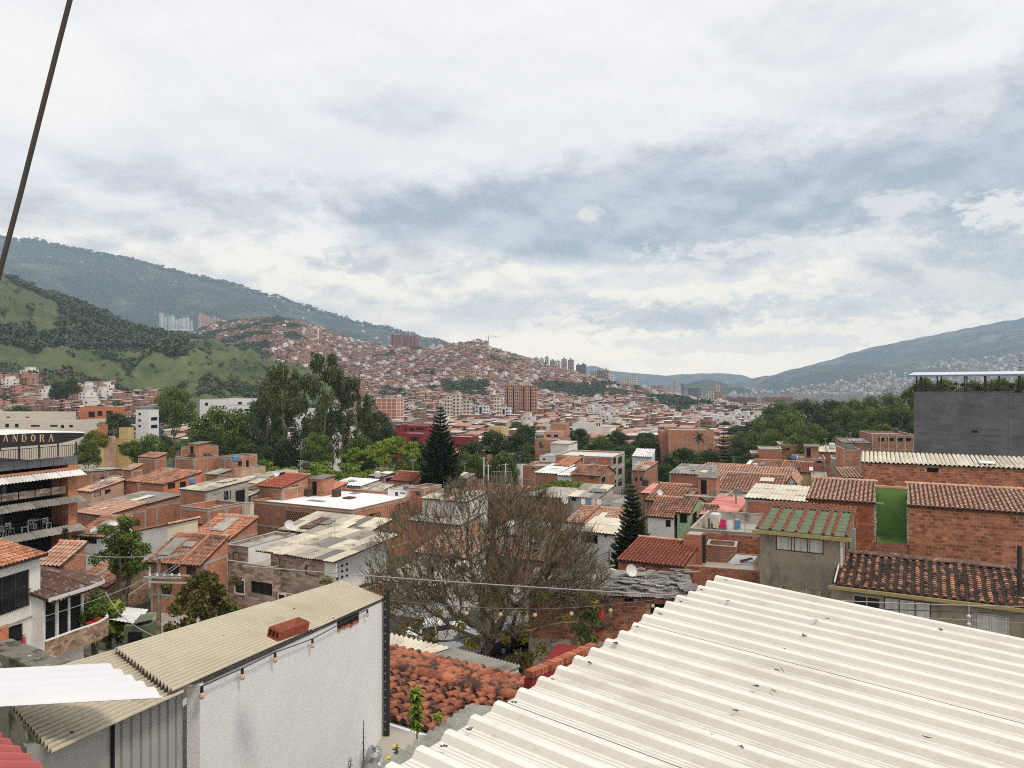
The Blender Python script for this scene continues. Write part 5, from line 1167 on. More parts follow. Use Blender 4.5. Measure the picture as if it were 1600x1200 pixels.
# the bare tree: space colonisation inside a dome
def bare_tree():
    rd = random.Random(4); Y0 = 43.0; x0 = (762-800)/F*Y0
    r = thing('bare_tree', 'huge leafless spreading tree over the parked cars in the centre', 'tree', (x0, Y0, 0))
    att = []
    while len(att) < 7000:
        a = rd.uniform(0, 6.28); q = math.sqrt(rd.random()); z = rd.random()
        rx = 7.1*q; top_ = 12.35-3.9*q**2.6; bot = 6.0-2.5*q; zz = bot+(top_-bot)*z**.7
        p = Vector((rx*math.cos(a)*1.0, rx*math.sin(a)*.62, zz))
        if noise.noise(p*.42) < -.12: continue
        att.append(p)
    nodes = []; par = []
    def add(p, q): nodes.append(p); par.append(q); return len(nodes)-1
    k = add(Vector((0, 0, -.3)), -1)
    for i in range(1, 6): k = add(Vector((.1*i*rd.uniform(-1, 1), 0, .6*i)), k)
    root = k
    for ang, el in ((.2, .55), (1.2, .75), (2.3, .6), (3.2, .5), (3.9, .8), (4.8, .7), (5.6, .6), (0, 1.45), (2.8, 1.1)):
        k = root; d = Vector((math.cos(ang)*math.cos(el), math.sin(ang)*math.cos(el)*.6, math.sin(el)))
        for i in range(7): d = (d+Vector((rd.uniform(-.35, .35), rd.uniform(-.35, .35), rd.uniform(-.25, .25)))).normalized(); k = add(nodes[k]+d*.42, k)
    step = .30
    for it in range(48):
        kd = KDTree(len(nodes))
        for i, p in enumerate(nodes): kd.insert(p, i)
        kd.balance(); pull = {}; keep = []
        for p in att:
            co, i, dist = kd.find(p)
            if dist < .30: continue
            keep.append(p)
            if dist < 3.2: pull[i] = pull.get(i, Vector((0, 0, 0)))+(p-co).normalized()
        att = keep
        for i, v in pull.items():
            if v.length < 1e-4: continue
            v = (v.normalized()+Vector((rd.uniform(-.35, .35), rd.uniform(-.35, .35), rd.uniform(-.28, .30)))).normalized(); add(nodes[i]+v*step, i)
        if not att: break
    n = len(nodes); load = [0.]*n; ch = [0]*n
    for i in range(n-1, 0, -1):
        if ch[i] == 0: load[i] = 1.
        load[par[i]] += load[i]; ch[par[i]] += 1
    rad = [min(.34, .011*l**.46) for l in load]
    big, tw = M(), []
    for i in range(1, n):
        p, q = nodes[par[i]], nodes[i]; sides = 6 if rad[i] > .05 else 3
        big.tube([p, q], [min(rad[par[i]], rad[i]*1.35), rad[i]], sides, 0, rd.random(), cap=False)
    big.build('limbs', 'barkb', r)
    tm = M(); lv = []; c0 = Vector((0, 0, 3.6))
    for i in range(n):
        if load[i] <= 14 and nodes[i].z > 3.2 and rd.random() < (1 if load[i] <= 3 else .7):
            out = (nodes[i]-c0).normalized()
            for _ in range(3 if load[i] <= 3 else 2):
                d = (out*.55+Vector((rd.uniform(-.7, .7), rd.uniform(-.7, .7), rd.uniform(.1, 1.0)))).normalized(); L = rd.uniform(.35, .85); p = nodes[i]
                q1 = p+d*L*.5; d2 = (d+Vector((rd.uniform(-.4, .4), rd.uniform(-.4, .4), rd.uniform(0, .4)))).normalized(); q2 = q1+d2*L*.5
                tm.tube([p, q1, q2], [.013, .011, .007], 3, 0, rd.random(), cap=False)
                if rd.random() < .5: d3 = (d+Vector((rd.uniform(-.9, .9), rd.uniform(-.9, .9), .2))).normalized(); tm.tube([q1, q1+d3*L*.45], [.009, .005], 3, 0, rd.random(), cap=False)
    tm.build('twigs', 'barkb', r, kind='stuff')
    cl = [(rd.uniform(-6, 6), rd.uniform(-3, 0), rd.uniform(2.5, 6.2), rd.uniform(.25, .6)) for _ in range(34)]+[(rd.uniform(-6.4, 6.4), rd.uniform(-3, 2), rd.uniform(5, 8.5), rd.uniform(.1, .25)) for _ in range(16)]
    V, rr = leaves(2600, cl, .10, .8); obj('leaf_tufts', qmesh('leaf_tufts', V, rr, 'leaf_y'), r, kind='stuff')
    g_ = [(rd.uniform(-.5, 2.5), rd.uniform(-2.5, -.5), rd.uniform(.6, 2.6), rd.uniform(.3, .7)) for _ in range(12)]
    V, rr = leaves(2200, g_, .12, .8); obj('shoots', qmesh('shoots', V, rr, 'leaf_o'), r, kind='stuff')
    return r
bare_tree()
# near leafy tree, olive bush and shrubs at the left
def near_tree(px, pyb, pyt, wpx, Y, label, name, mat, clumps, n, size, stems, seed, zlo=.35, flat=.8, bm='bark'):
    rd = random.Random(seed); z0 = ground(Y); h = EYE-(pyt-600)/F*Y-z0; W = wpx/F*Y/2; r = thing(name, label, 'tree', ((px-800)/F*Y, Y, z0))
    m = M(); cl = []
    for s in range(stems):
        a = 6.28*s/stems+rd.uniform(-.4, .4); b = [Vector((0, 0, -.3)), Vector((.1*math.cos(a), .1*math.sin(a), h*.22))]
        for i in range(1, 5): b.append(Vector((math.cos(a)*W*.17*i+rd.uniform(-.2, .2), math.sin(a)*W*.17*i+rd.uniform(-.2, .2), h*(.22+.15*i))))
        m.tube(b, [.16, .13, .10, .075, .05, .025], 6, 0, rd.random())
        for q in range(4):
            p = b[rd.randint(2, 4)]; e = p+Vector((rd.uniform(-1, 1)*W*.6, rd.uniform(-1, 1)*W*.6, h*rd.uniform(.08, .22))); m.tube([p, (p+e)/2+Vector((0, 0, -.1)), e], [.05, .035, .015], 5, 0, rd.random()); cl.append((e.x, e.y, e.z, rd.uniform(.35, .65)))
    while len(cl) < clumps:
        a = rd.uniform(0, 6.28); q = W*math.sqrt(rd.random()); z = h*rd.uniform(zlo, .95); s = min(1, 1.35*(1-z/h)+.45); cl.append((q*s*math.cos(a), q*s*math.sin(a), z, rd.uniform(.3, .6)))
    m.build('trunk', bm, r); V, rr = leaves(n, cl, size, .7, flat=flat); obj('crown', qmesh('crown', V, rr, mat), r); return r
near_tree(192, 962, 800, 80, 56, 'thin leafy tree with open crown beside the curved balcony house', 'leafy_tree', 'leaf_m', 40, 6000, .11, 4, 5, .45)
near_tree(196, 962, 806, 60, 56.5, 'sparse brighter tree grown together with the thin leafy tree', 'leafy_tree', 'leaf_b', 14, 1500, .11, 3, 8, .6)
near_tree(313, 990, 893, 100, 47, 'dense olive and rust coloured bush below the brick house', 'olive_bush', 'leaf_o', 60, 9000, .12, 4, 9, .25)
near_tree(170, 990, 942, 60, 50, 'low palm like shrubs beside the green awning', 'garden_shrub', 'leaf_b', 24, 1500, .22, 3, 10, .2)
near_tree(148, 992, 925, 40, 47, 'potted greenery crowding the curved balcony', 'garden_shrub', 'leaf_m', 16, 1300, .13, 2, 12, .4)
near_tree(350, 1000, 940, 50, 49, 'green weeds behind the corrugated roof', 'garden_shrub', 'leaf_m', 16, 1300, .13, 2, 13, .2)
near_tree(525, 915, 893, 30, 52, 'small fruit bush against the white pierced wall', 'garden_shrub', 'leaf_o', 14, 900, .13, 2, 14, .2)
near_tree(918, 960, 912, 36, 43, 'green climber hanging on the brick wall by the red cloth', 'garden_shrub', 'leaf_m', 14, 900, .12, 2, 15, .2)
araucaria(102, 826, 17, 55, 'narrow cypress beside the restaurant pillar', dens=1.6, seed=31, tiers=26, up=1.8, name='cypress')
araucaria(109, 850, 12, 54, 'second thinner cypress beside the restaurant pillar', dens=1.6, seed=32, tiers=22, up=1.8, name='cypress')
# ------------------------------------------------------------------ nearer houses, built one by one
Z = Vector((0, 0, 1)); X1 = Vector((1, 0, 0)); Y1 = Vector((0, 1, 0))
def piece(name, mat, root, boxes, m_=None):
    m = M()
    for b in boxes: m.box(*b)
    return m.build(name, mat, root)
def slab_t(root, name, mat, a, b, c, th): m = M(); m.bx(a, b, c, th); return m.build(name, mat, root)
# stone clad house
H('stone_house', 'stone clad box room with one window, left end of the stone house', 353, 851, 388, 63, 6, 'stone', 'flat', rot=-24, par=.25, bands=False, side_wall='white', fw=[(363, 862, 377, 877, 't')], fasc='concrete')
r, w, h, g, zb = H('stone_house', 'long two storey house with stone cladding above and orange brick windows below', 322, 871, 427, 61, 9, 'stone', 'flat', rot=-27, par=.9, bands=False, fw=[(368, 905, 382, 928, 'w'), (392, 907, 425, 932, 'x')], deck='concrete')
m = M(); m.box(.0, -.03, 0, w, -.005, h-3.3); m.build('brick_facing', 'brick2', r)
m = M(); m.box(w*.66, -.75, h-4.25, w*.98, -.04, h-4.05); m.box(w*.66, -.75, h-4.0, w*.98, -.68, h-3.8); m.build('balcony', 'white', r)
r, w, h, g, zb = H('stone_house', 'roofed part of the stone house under patched cream and grey corrugated sheets', 423, 861, 507, 59, 7.5, 'stone', 'back', cov='sheet_m', rise=.6, rot=-29, over=.4, bands=False, side_wall='white', fw=[(436, 874, 452, 894, 't'), (477, 882, 494, 901, 't')], ck=dict(ind=True, pitch=.2), ov_side=1.3)
m = M()
for i in range(3):
    for j in range(3): m.tube([(w+.0, 1.4+i*.55, h-.9-j*.45), (w+.03, 1.4+i*.55, h-.9-j*.45)], .11, 10)
m.build('vent_holes', 'dark', r, kind='stuff')
m = M(); m.box(w+.01, 0, h-1.2, w+1.2, .1, h-.1); m.build('side_screen', 'white', r)
H('stone_house', 'lower brick floor under the patched roof, with white framed openings', 430, 925, 520, 58, 6, 'brick2', 'flat', par=.1, rot=-28, bands=False, fw=[(436, 918+10, 446, 936+4, 'w')])

# grey house with green roof strips
def grey_house():
    g = Geo(1187, 826, 1318, 44.4, -29); w = g.w; zb = 0; h = g.zt; d = 5.6; root = thing('grey_house', 'grey cement house with curtained window and green roof striped with red tiles', 'house', g.o, R(-29))
    fq = [g.rect((1212, 836, 1287, 867), g.o, g.D, 0), g.rect((1219, 914, 1281, 950), g.o, g.D, 0)]
    m = M(); wallpanel(m, (0, 0, 0), X1, w, h, fq, 0, Y1); wallpanel(m, (w, 0, 0), Y1, d, h, [], 0); m.face([(w, 0, h), (w, d, h), (w, d, h+.75)]); m.face([(w, d, 0), (0, d, 0), (0, d, h+.75), (w, d, h+.75)]); m.face([(0, d, 0), (0, 0, 0), (0, 0, h), (0, d, h+.75)]); m.build('wall', 'grey', root)
    window(root, (0, 0, 0), X1, Y1, fq[0], 'c', 44); window(root, (0, 0, 0), X1, Y1, fq[1], 'tp', 44)
    A, B, C, D = Vector((-.2, -.3, h)), Vector((w+.3, -.3, h)), Vector((w+.3, d, h+.8)), Vector((-.2, d, h+.8))
    n = (B-A).cross(D-A).normalized(); m = M(); m.bx(A, B-A, D-A, n*.05); m.build('green_deck', 'sheet_gr', root)
    k = M()
    for i in range(1, 6): p = bil(A, B, C, D, 0, i/6*.72); q = bil(A, B, C, D, 1, i/6*.72); k.bx(p+n*.052, q-p, (D-A).normalized()*.03, n*.012)
    k.build('felt_seams', 'sheet_gr', root)
    st = (.035, .17, .30, .33+.13, .60, .72, .84, .955)
    off = n*.055
    tiles(root, A+off, B+off, C+off, D+off, 'tile_r', 44, n_ind=150, chan=False, fill=lambda u, v: v > .74 or any(abs(u-c) < .022 for c in st), pitch=.24, course=.36)
    m = M(); m.bx(A+Vector((-.15, -.12, -.22)), Vector((w+.8, 0, 0)), Vector((0, .12, 0)), Z*.20); m.build('gutter', 'tan', root)
    m = M(); m.tube([(w-.1, -.32, h-.15), (w-.1, -.2, h-.5), (w-.1, -.12, h-.6), (w-.1, -.12, h-4.4)], .07, 7); m.build('downpipe', 'frame', root)
    m = M()
    for y in (.9, 1.9, 2.9): m.box(w+.005, y, h-3.4, w+.05, y+.08, h+y*.12)
    m.box(w+.005, .1, h-2.2, w+.04, 3.2, h-2.1); m.build('wood_battens', 'woodd', root)
    m = M(); m.box(w+.05, 3.6, h-1.5, w+.35, 4.0, h-.2); m.tube([(w+.2, 3.8, h-.2), (w+.2, 3.8, h+.6)], .05, 6); m.tube([(w+.2, 3.8, h-1.5), (w+.2, 3.8, h-2.9)], .05, 6); m.build('meter_box', 'metalg', root)
grey_house()
def right_low():
    g = Geo(1299, 912, 1660, 40.3, -29); w = g.w; h = g.zt; d = 4.6; root = thing('grey_house', 'low grey house under old dark red and black tiles at the right edge', 'house', g.o, R(-29))
    fq = [g.rect(q, g.o, g.D, 0) for q in ((1333, 929, 1376, 962), (1381, 932, 1455, 985), (1519, 957, 1577, 1010))]
    m = M(); wallpanel(m, (0, 0, 0), X1, w, h, fq, 0, Y1); m.face([(w, 0, 0), (w, d, 0), (w, d, h+.8), (w, 0, h)]); m.face([(w, d, 0), (0, d, 0), (0, d, h+.8), (w, d, h+.8)]); m.face([(0, d, 0), (0, 0, 0), (0, 0, h), (0, d, h+.8)]); m.build('wall', 'grey', root)
    window(root, (0, 0, 0), X1, Y1, fq[0], 'p', 44); window(root, (0, 0, 0), X1, Y1, fq[1], 'c', 44); window(root, (0, 0, 0), X1, Y1, fq[2], 'cp', 44)
    A, B, C, D = Vector((.25, -.3, h+.02)), Vector((w+.2, -.3, h+.02)), Vector((w+.2, d, h+.82)), Vector((.25, d, h+.82))
    n = (B-A).cross(D-A).normalized(); m = M(); m.bx(A-n*.1, B-A, D-A, n*.09); m.build('roof_deck', 'woodd', root)
    tiles(root, A, B, C, D, 'tile_d', 40, n_ind=300, pitch=.40, course=.27, jit=1.6)
    m = M(); m.bx(A+Vector((-.35, -.14, -.2)), Vector((w+.8, 0, 0)), Vector((0, .13, 0)), Z*.17); m.build('gutter', 'tan', root)
    rdd = random.Random(2); m = M()
    for i in range(16): x = .3+(w-.5)*i/16; m.bx((x, d-.1-rdd.uniform(0, .2), h+.86), (rdd.uniform(.5, .8), rdd.uniform(-.05, .05), rdd.uniform(-.02, .04)), (0, .5, .08), (0, 0, .06), 0, rdd.random())
    m.build('rubble_strip', 'sheet_rust', root, kind='stuff')
    m = M(); m.bx((.15, -.2, h+.1), (.06, 0, 0), (0, 2.6, .45), (0, 0, .12)); m.build('flashing', 'frame', root)
right_low()
# pink tiled pair around the green recess
H('tiled_house', 'brick house with sunlit pink tile roof left of the green recess', 1262, 779, 1366, 50.9, 5.6, 'brick', 'back', cov='tile_p', rise=.7, over=.3, n_ind=150, fw=[], bands=False, bricks=4.5, ck=dict(pitch=.27, course=.36), rcap=True)
H('tiled_house', 'long bare brick house with pale pink tile roof right of the green recess', 1420, 789.4, 1660, 48.1, 5.6, 'mortar', 'back', cov='tile_p', rise=.7, over=.3, n_ind=300, bands=False, bricks=5.0, ck=dict(pitch=.27, course=.36), rcap=True, side_wall='brick')
r, w, h, g, zb = H('green_recess', 'green painted open recess between the two pink tile roofs', 1366.5, 847, 1419.5, 49.04, 2.3, 'brick', 'flat', par=0, deck='greenw', bands=False, cat='courtyard', zb=0)
hh = 3.35
m = M(); m.box(.0, 2.32, h, w, 2.42, h+hh); m.build('back_wall', 'greenw', r); m = M(); m.box(-.02, .1, h, .06, 2.31, h+hh-.35); m.box(w-.06, .1, h, w+.02, 2.31, h+hh-.35); m.build('side_wall', 'greenw', r)
m = M(); m.box(.065, .5, h+1.0, .08, 1.1, h+2.3); m.build('window', 'dark', r); m = M(); m.bx((.07, .3, h+2.45), (.5, 0, 0), (0, .9, 0), (0, 0, .05)); m.build('small_canopy', 'sheet_gr', r); m = M(); m.box(-.02, 2.3, h+hh, w+.02, 2.6, h+hh+.12); m.build('ridge_strip', 'tile_o', r)
m = M()
for s, x in ((0, -.05), (1, w-.1)):
    for i in range(14): m.box(x, -.02-random.uniform(0, .05), h+i*.21, x+.15+random.uniform(-.03, .04), .12, h+i*.21+.17, 0, random.random())
m.build('ragged_edge', 'concrete', r, kind='stuff')
# upper ridged roof house and charcoal building
H('brick_house', 'long brick house with white ridged sheet roof under the charcoal building', 1348, 722, 1660, 64, 4.5, 'mortar', 'back', cov='sheet_c', rise=.5, rot=-26, over=.15, bands=False, bricks=4.2, fw=[(1448, 730, 1467, 739, 'x')], side_wall='brick', ck=dict(pitch=.36, amp=.06, ind=True, pl=4.6))
def charcoal():
    g = Geo(1428, 612.5, 1700, 90, -31); w = g.w; zb = ground(90)-.3; h = g.zt-zb; d = 16; root = thing('charcoal_building', 'tall blank charcoal rendered building with open rooftop terrace', 'building', g.o+Z*zb, R(-31))
    q = [g.rect((1518, 672, 1528, 677), g.o, g.D, zb)]
    m = M(); wallpanel(m, (0, 0, 0), X1, w, h, q, 0, Y1); m.face([(w, 0, 0), (w, d, 0), (w, d, h), (w, 0, h)]); m.face([(w, d, 0), (0, d, 0), (0, d, h), (w, d, h)]); m.face([(0, d, 0), (0, 0, 0), (0, 0, h), (0, d, h)]); m.face([(0, 0, h), (w, 0, h), (w, d, h), (0, d, h)]); m.build('wall', 'charcoal', root)
    window(root, (0, 0, 0), X1, Y1, q[0], 'x', 90)
    m = M(); m.box(0, -.035, h-5.0, w, -.003, h-4.86); m.box(0, -.03, h-.2, w, -.003, h-.02)
    for x in (0, 9.6, 19.2): m.box(x, -.04, 0, x+.4, -.004, h-.25)
    m.build('beam_lines', 'charcoal', root)
    m = M(); pts = [0.2, .6, 2.4, 5.2, 7.2, 8.6, 10.6, 12.8, 15.4, 17, 20]
    for x in pts: m.box(x, .2, h, x+.16, .36, h+1.95); m.box(x+.3, 7, h, x+.44, 7.14, h+2.1)
    m.build('posts', 'black', root)
    m = M(); m.bx((-.6, -.7, h+1.95), (w+1, 0, .1), (0, 14, .5), (0, 0, .12)); m.build('rooftop_canopy', 'sheet_w', root)
    m = M(); m.bx((-.6, -.78, h+1.85), (w+1, 0, .1), (0, .08, 0), (0, 0, .2)); m.build('canopy_edge', 'blue', root)
    m = M()
    for i in range(int(w/.22)): m.box(i*.22, .08, h, i*.22+.06, .13, h+.95)
    m.box(0, .06, h+.92, w, .13, h+1.0); m.build('railing', 'black', root)
    rd = random.Random(3); cl = [(rd.uniform(0, w), rd.uniform(.1, .7), h+rd.uniform(.1, 1.0), rd.uniform(.15, .4)) for _ in range(14)]+[(.1, .2, h+.5, .35)]
    V, rr = leaves(700, cl, .13, .8); obj('rail_plants', qmesh('rail_plants', V, rr, 'leaf_d'), root, kind='stuff')
charcoal()
# red tiled house and bare brick terraces of the centre right
H('tiled_house', 'bare brick house with neat dark red tile roof in the centre right', 966, 874, 1066, 52, 5, 'mortar', 'back', cov='tile_r', rise=.6, over=.25, n_ind=300, bands=False, bricks=4.4, ck=dict(pitch=.26, course=.34), side_wall='brick')
H('brick_house', 'low brick terrace wall with dark coping right of the red tiled roof', 1066, 884, 1189, 50.4, 5, 'mortar', 'flat', par=.7, bands=False, bricks=3.2, rot=-20, fasc='brick3', side_wall='brick')
H('brick_house', 'brick house with open rooftop yard and pale grey floor', 1078, 826, 1195, 58, 9, 'mortar', 'flat', par=.9, bands=False, bricks=3.6, rot=-24, fasc='concrete', side_wall='brick')
r, w, h, g, zb = H('brick_pier', 'square brick pier with dark top on the terrace wall', 1068, 834, 1095, 54, 1.6, 'brick2', 'flat', par=.05, bands=False, fasc='brick3', cat='chimney')
m = M(); m.box(w+.1, .0, h-2.0, w+.32, .2, h+.05); m.build('black_duct', 'black', r)
H('brick_house', 'weathered low brick wall with broken cement rim on the terrace', 1104, 852, 1150, 54.5, 2, 'brick3', 'flat', par=.4, bands=False, rot=-20)
def loose(name, label, cat, pts, mat, th=.04, ribs=0, pitch=.2, amp=.02, up=None):
    r = thing(name, label, cat, pts[0]); o = pts[0]; q = [p-o for p in pts]; n = (q[1]-q[0]).cross(q[3]-q[0]).normalized()
    m = M()
    if ribs:
        k = ribs*4; pv = None
        for i in range(k+1):
            f = i/k; a = q[0].lerp(q[1], f)+n*amp*math.sin(i*math.pi/2); b = q[3].lerp(q[2], f)+n*amp*math.sin(i*math.pi/2)
            if pv: m.face([pv[0], a, b, pv[1]], 0, .5); m.face([pv[1]-n*.006, b-n*.006, a-n*.006, pv[0]-n*.006], 0, .5)
            pv = (a, b)
    else: m.bx(q[0], q[1]-q[0], q[3]-q[0], n*th)
    m.build('sheet', mat, r, smooth=bool(ribs)); return r
r = loose('metal_sheet', 'shiny tilted metal sheet held down by two bricks on the brick terrace', 'sheet', [P(1137, 881, 50), P(1172, 884, 49.2), P(1181, 868, 51), P(1150, 867, 52)], 'metalg')
for i, (px, py) in enumerate(((1158, 878), (1163, 877), (1170, 875))):
    m = M(); m.bx((0, 0, 0), (.3, .1, 0), (-.05, .15, 0), (0, 0, .12)); o = m.build('hollow_brick', 'brickunit', None, loc=P(px, py, 49.9)); tag(o, ['left', 'middle', 'right'][i]+' one of three bricks weighing down the tilted metal sheet', 'brick')
# debris roofed house by the bare tree
r, w, h, g, zb = H('brick_house', 'rough brick house with grey patched roof, shuttered window and small barred window', 826, 922, 1082, 46.8, 4.2, 'mortar', 'back', cov='sheet_g', rise=.35, rot=-9, over=.5, bands=False, bricks=3.0, side_wall='brick', fw=[(926, 932, 951, 960, 'x'), (975, 930, 990, 941, 'x'), (1016, 942, 1042, 960, 'x')], ck=dict(pitch=.2, pl=1.2, pw=.8))
q = g.rect((926, 932, 951, 960), g.o, g.D, zb); m = M()
for i in range(6): z = q[1]+(q[3]-q[1])*i/6; m.box(q[0], .04, z, q[2], .07, z+.12)
m.build('shutter', 'sheet_gr', r)
m = M(); m.tube([(q[0]+.55, -.12, q[3]-.25), (q[0]+.45, -.16, q[1]-.2), (q[0]+.4, -.12, q[1]-1.1)], [.22, .3, .12], 8); o = m.build('red_cloth', 'red', None); o.matrix_world = r.matrix_world; o.location = r.location; o.rotation_euler = r.rotation_euler; tag(o, 'red cloth hanging below the shuttered window of the rough brick house', 'cloth')
rd = random.Random(9); m = M()
for i in range(70):
    x = rd.uniform(w*.45, w*.98); y = rd.uniform(0, 4.2); L = rd.uniform(.3, 1.3); a = rd.uniform(-.5, .5); m.bx((x, y, h+.2+y*.08+rd.uniform(0, .08)), (L*math.cos(a), L*math.sin(a), rd.uniform(-.05, .1)), (-.25*math.sin(a), .25*math.cos(a), 0), (0, 0, .03), 0, rd.random())
m.build('roof_debris', 'sheet_g', r, kind='stuff')
m = M(); m.bx((w*.93, .4, h+.35), (1.3, 0, -.05), (-.2, 1.2, .1), (0, 0, .03)); m.build('blue_sheet', 'sheet_g', r)
r = loose('white_sheet', 'long white metal sheet with a dish lying on the debris roof', 'sheet', [P(945, 893, 50), P(985, 908, 49), P(988, 903, 50), P(955, 888, 51)], 'sheet_w')

# left white house, its brick neighbour and the curved balcony wing
r, w, h, g, zb = H('white_house', 'white two storey house with barred glass doors and orange tile roof at the left edge', -95, 864, 63, 43, 6.5, 'white', 'back', cov='tile_o', rise=1.5, rot=80, side='R', over=.45, bands=False, n_ind=120, fw=[(-40, 889, 46, 946), (-30, 972, 36, 1018, 'x')], ck=dict(pitch=.26, course=.38))
for q, nm in ((g.rect((-40, 889, 46, 946), g.o, g.D, zb), 1), (g.rect((-30, 972, 36, 1018), g.o, g.D, zb), 2)):
    m = M(); n = int((q[2]-q[0])/.14)
    for i in range(n): x = q[0]+(q[2]-q[0])*i/n; m.box(x, -.12, q[1], x+.025, -.1, q[1]+.95)
    m.box(q[0], -.13, q[1]+.93, q[2], -.09, q[1]+.98); m.build('railing', 'black', r)
q = g.rect((-30, 972, 36, 1018), g.o, g.D, zb)
m = M()
for i in range(9): x = q[0]+.2+i*.3; m.bx((x, -.05, q[1]+.1+.1*(i % 3)), (.26, 0, 0), (0, .08, 0), (0, 0, .5), 0, random.random())
m.build('pink_cushion', 'pink', r); m = M(); m.box(q[2]-1.9, -.03, q[1]+.9, q[2]-1.0, .08, q[1]+1.9); m.build('brown_curtain', 'orangew', r)
m = M(); m.box(-.05, -.06, q[1]-.28, w+.02, -.002, q[1]-.12); m.box(-.05, -.06, q[3]+.12, w+.02, -.002, q[3]+.2); m.build('floor_band', 'concrete', r)
H('brick_house', 'small bare hollow brick gable with pink tiles behind the white house', 60, 877, 99, 47, 1.8, 'mortar', 'back', cov='tile_p', rise=.8, rot=-10, over=.45, bands=False, bricks=2.2, n_ind=130, side_wall='brick', ck=dict(pitch=.29, course=.42))
r, w, h, g, zb = H('white_house', 'low white wing with three glass doors, dark sheet roof and curved stone balcony', 67, 913, 131, 45, 4.5, 'white', 'back', cov='sheet_rust', rise=1.1, rot=76, side='R', over=.8, bands=False, fw=[(71, 932, 89, 1000, 'p'), (92, 927, 107, 994, 'x'), (110, 922, 129, 988, 'p'), (74, 1030, 106, 1060, 'x')], ck=dict(pitch=.24, amp=.05, pl=5, ind=True))
zf = EYE-(1010-600)/F*41; arc = [(-1.0, -1.3), (w*.3, -1.4), (w*.6, -1.55), (w*.85, -1.6), (w+.5, -1.35), (w+1.1, -.7), (w+1.3, .1)]
m = M(); s = M()
z0 = 3.0; z1 = 4.05
for (a, b), (c, d) in zip(arc, arc[1:]):
    dx, dy = c-a, d-b; L = math.hypot(dx, dy); nx, ny = -dy/L*.14, dx/L*.14
    m.bx((a, b, z0), (dx, dy, 0), (nx, ny, 0), (0, 0, z1-z0), 0, .4); s.bx((a, b, z1+.001), (dx, dy, 0), (nx*1.2, ny*1.2, 0), (0, 0, .05))
m.build('balcony_parapet', 'stonep', r); s.build('coping', 'white', r)
f = M(); f.face([(arc[0][0], 0, z0+.05)]+[(a, b+.1, z0+.05) for a, b in arc]+[(w, .2, z0+.05)]); f.build('balcony_floor', 'concrete', r)
f = M(); t_ = [(-.3, -.75), (w*.5, -.85), (w*.9, -.9), (w+.9, -.7), (w+1.5, .1), (w+1.5, 1.6)]
for (a, b), (c, d) in zip(t_, t_[1:]): f.bx((a, b, h-.12), (c-a, d-b, 0), (0, .06, 0), (0, 0, .2))
f.build('gutter', 'frame', r)
f = M(); f.face([(w-.1, -.75, h-.05), (w+.9, -.65, h-.04), (w+1.5, .1, h+.05), (w+1.5, 1.6, h+.35), (w-.1, 4.0, h+1.0)], 0, .2); f.build('curved_roof', 'sheet_rust', r)
f = M(); f.box(.2, -1.25, 2.95+z1-4.05+.0, .25, -1.2, 3.0); f.build('bracket', 'frame', r)
cl = [(w+.2+random.uniform(-.5, .7), random.uniform(-.9, .3), z1+random.uniform(-.1, .8), random.uniform(.2, .45)) for _ in range(14)]; V, rr = leaves(1500, cl, .12, .8); obj('balcony_plants', qmesh('balcony_plants', V, rr, 'leaf_m'), r, kind='stuff')
f = M(); f.lathe((w-.1, -1.0, z1-.5), [(.16, 0), (.24, .45), (.26, .6), (.0, .6)], 10); f.lathe((w-.7, -1.1, z1-.5), [(.14, 0), (.2, .45), (.22, .55), (.0, .55)], 10); f.build('flower_pot', 'red', r)
o = loose('awning', 'grey white corrugated shelter roof under the leafy tree', 'awning', [P(135, 962, 50), P(215, 975, 48), P(232, 952, 53), P(160, 945, 55)], 'sheet_w', ribs=14, amp=.02)
o = loose('awning', 'small green sheet awning beside the utility pole', 'awning', [P(207, 975, 47.5), P(238, 968, 48.5), P(243, 958, 50), P(220, 960, 50)], 'sheet_gr', ribs=8)
r = thing('market_stall', 'green stall box below the green awning', 'stall', P(208, 990, 48)); m = M(); m.box(-.6, 0, -1.6, 1.0, 1.2, .5); m.build('body', 'sheet_gr', r); m = M(); m.box(-.3, -.05, -.6, .6, -.01, .1); m.build('hatch', 'dark', r)

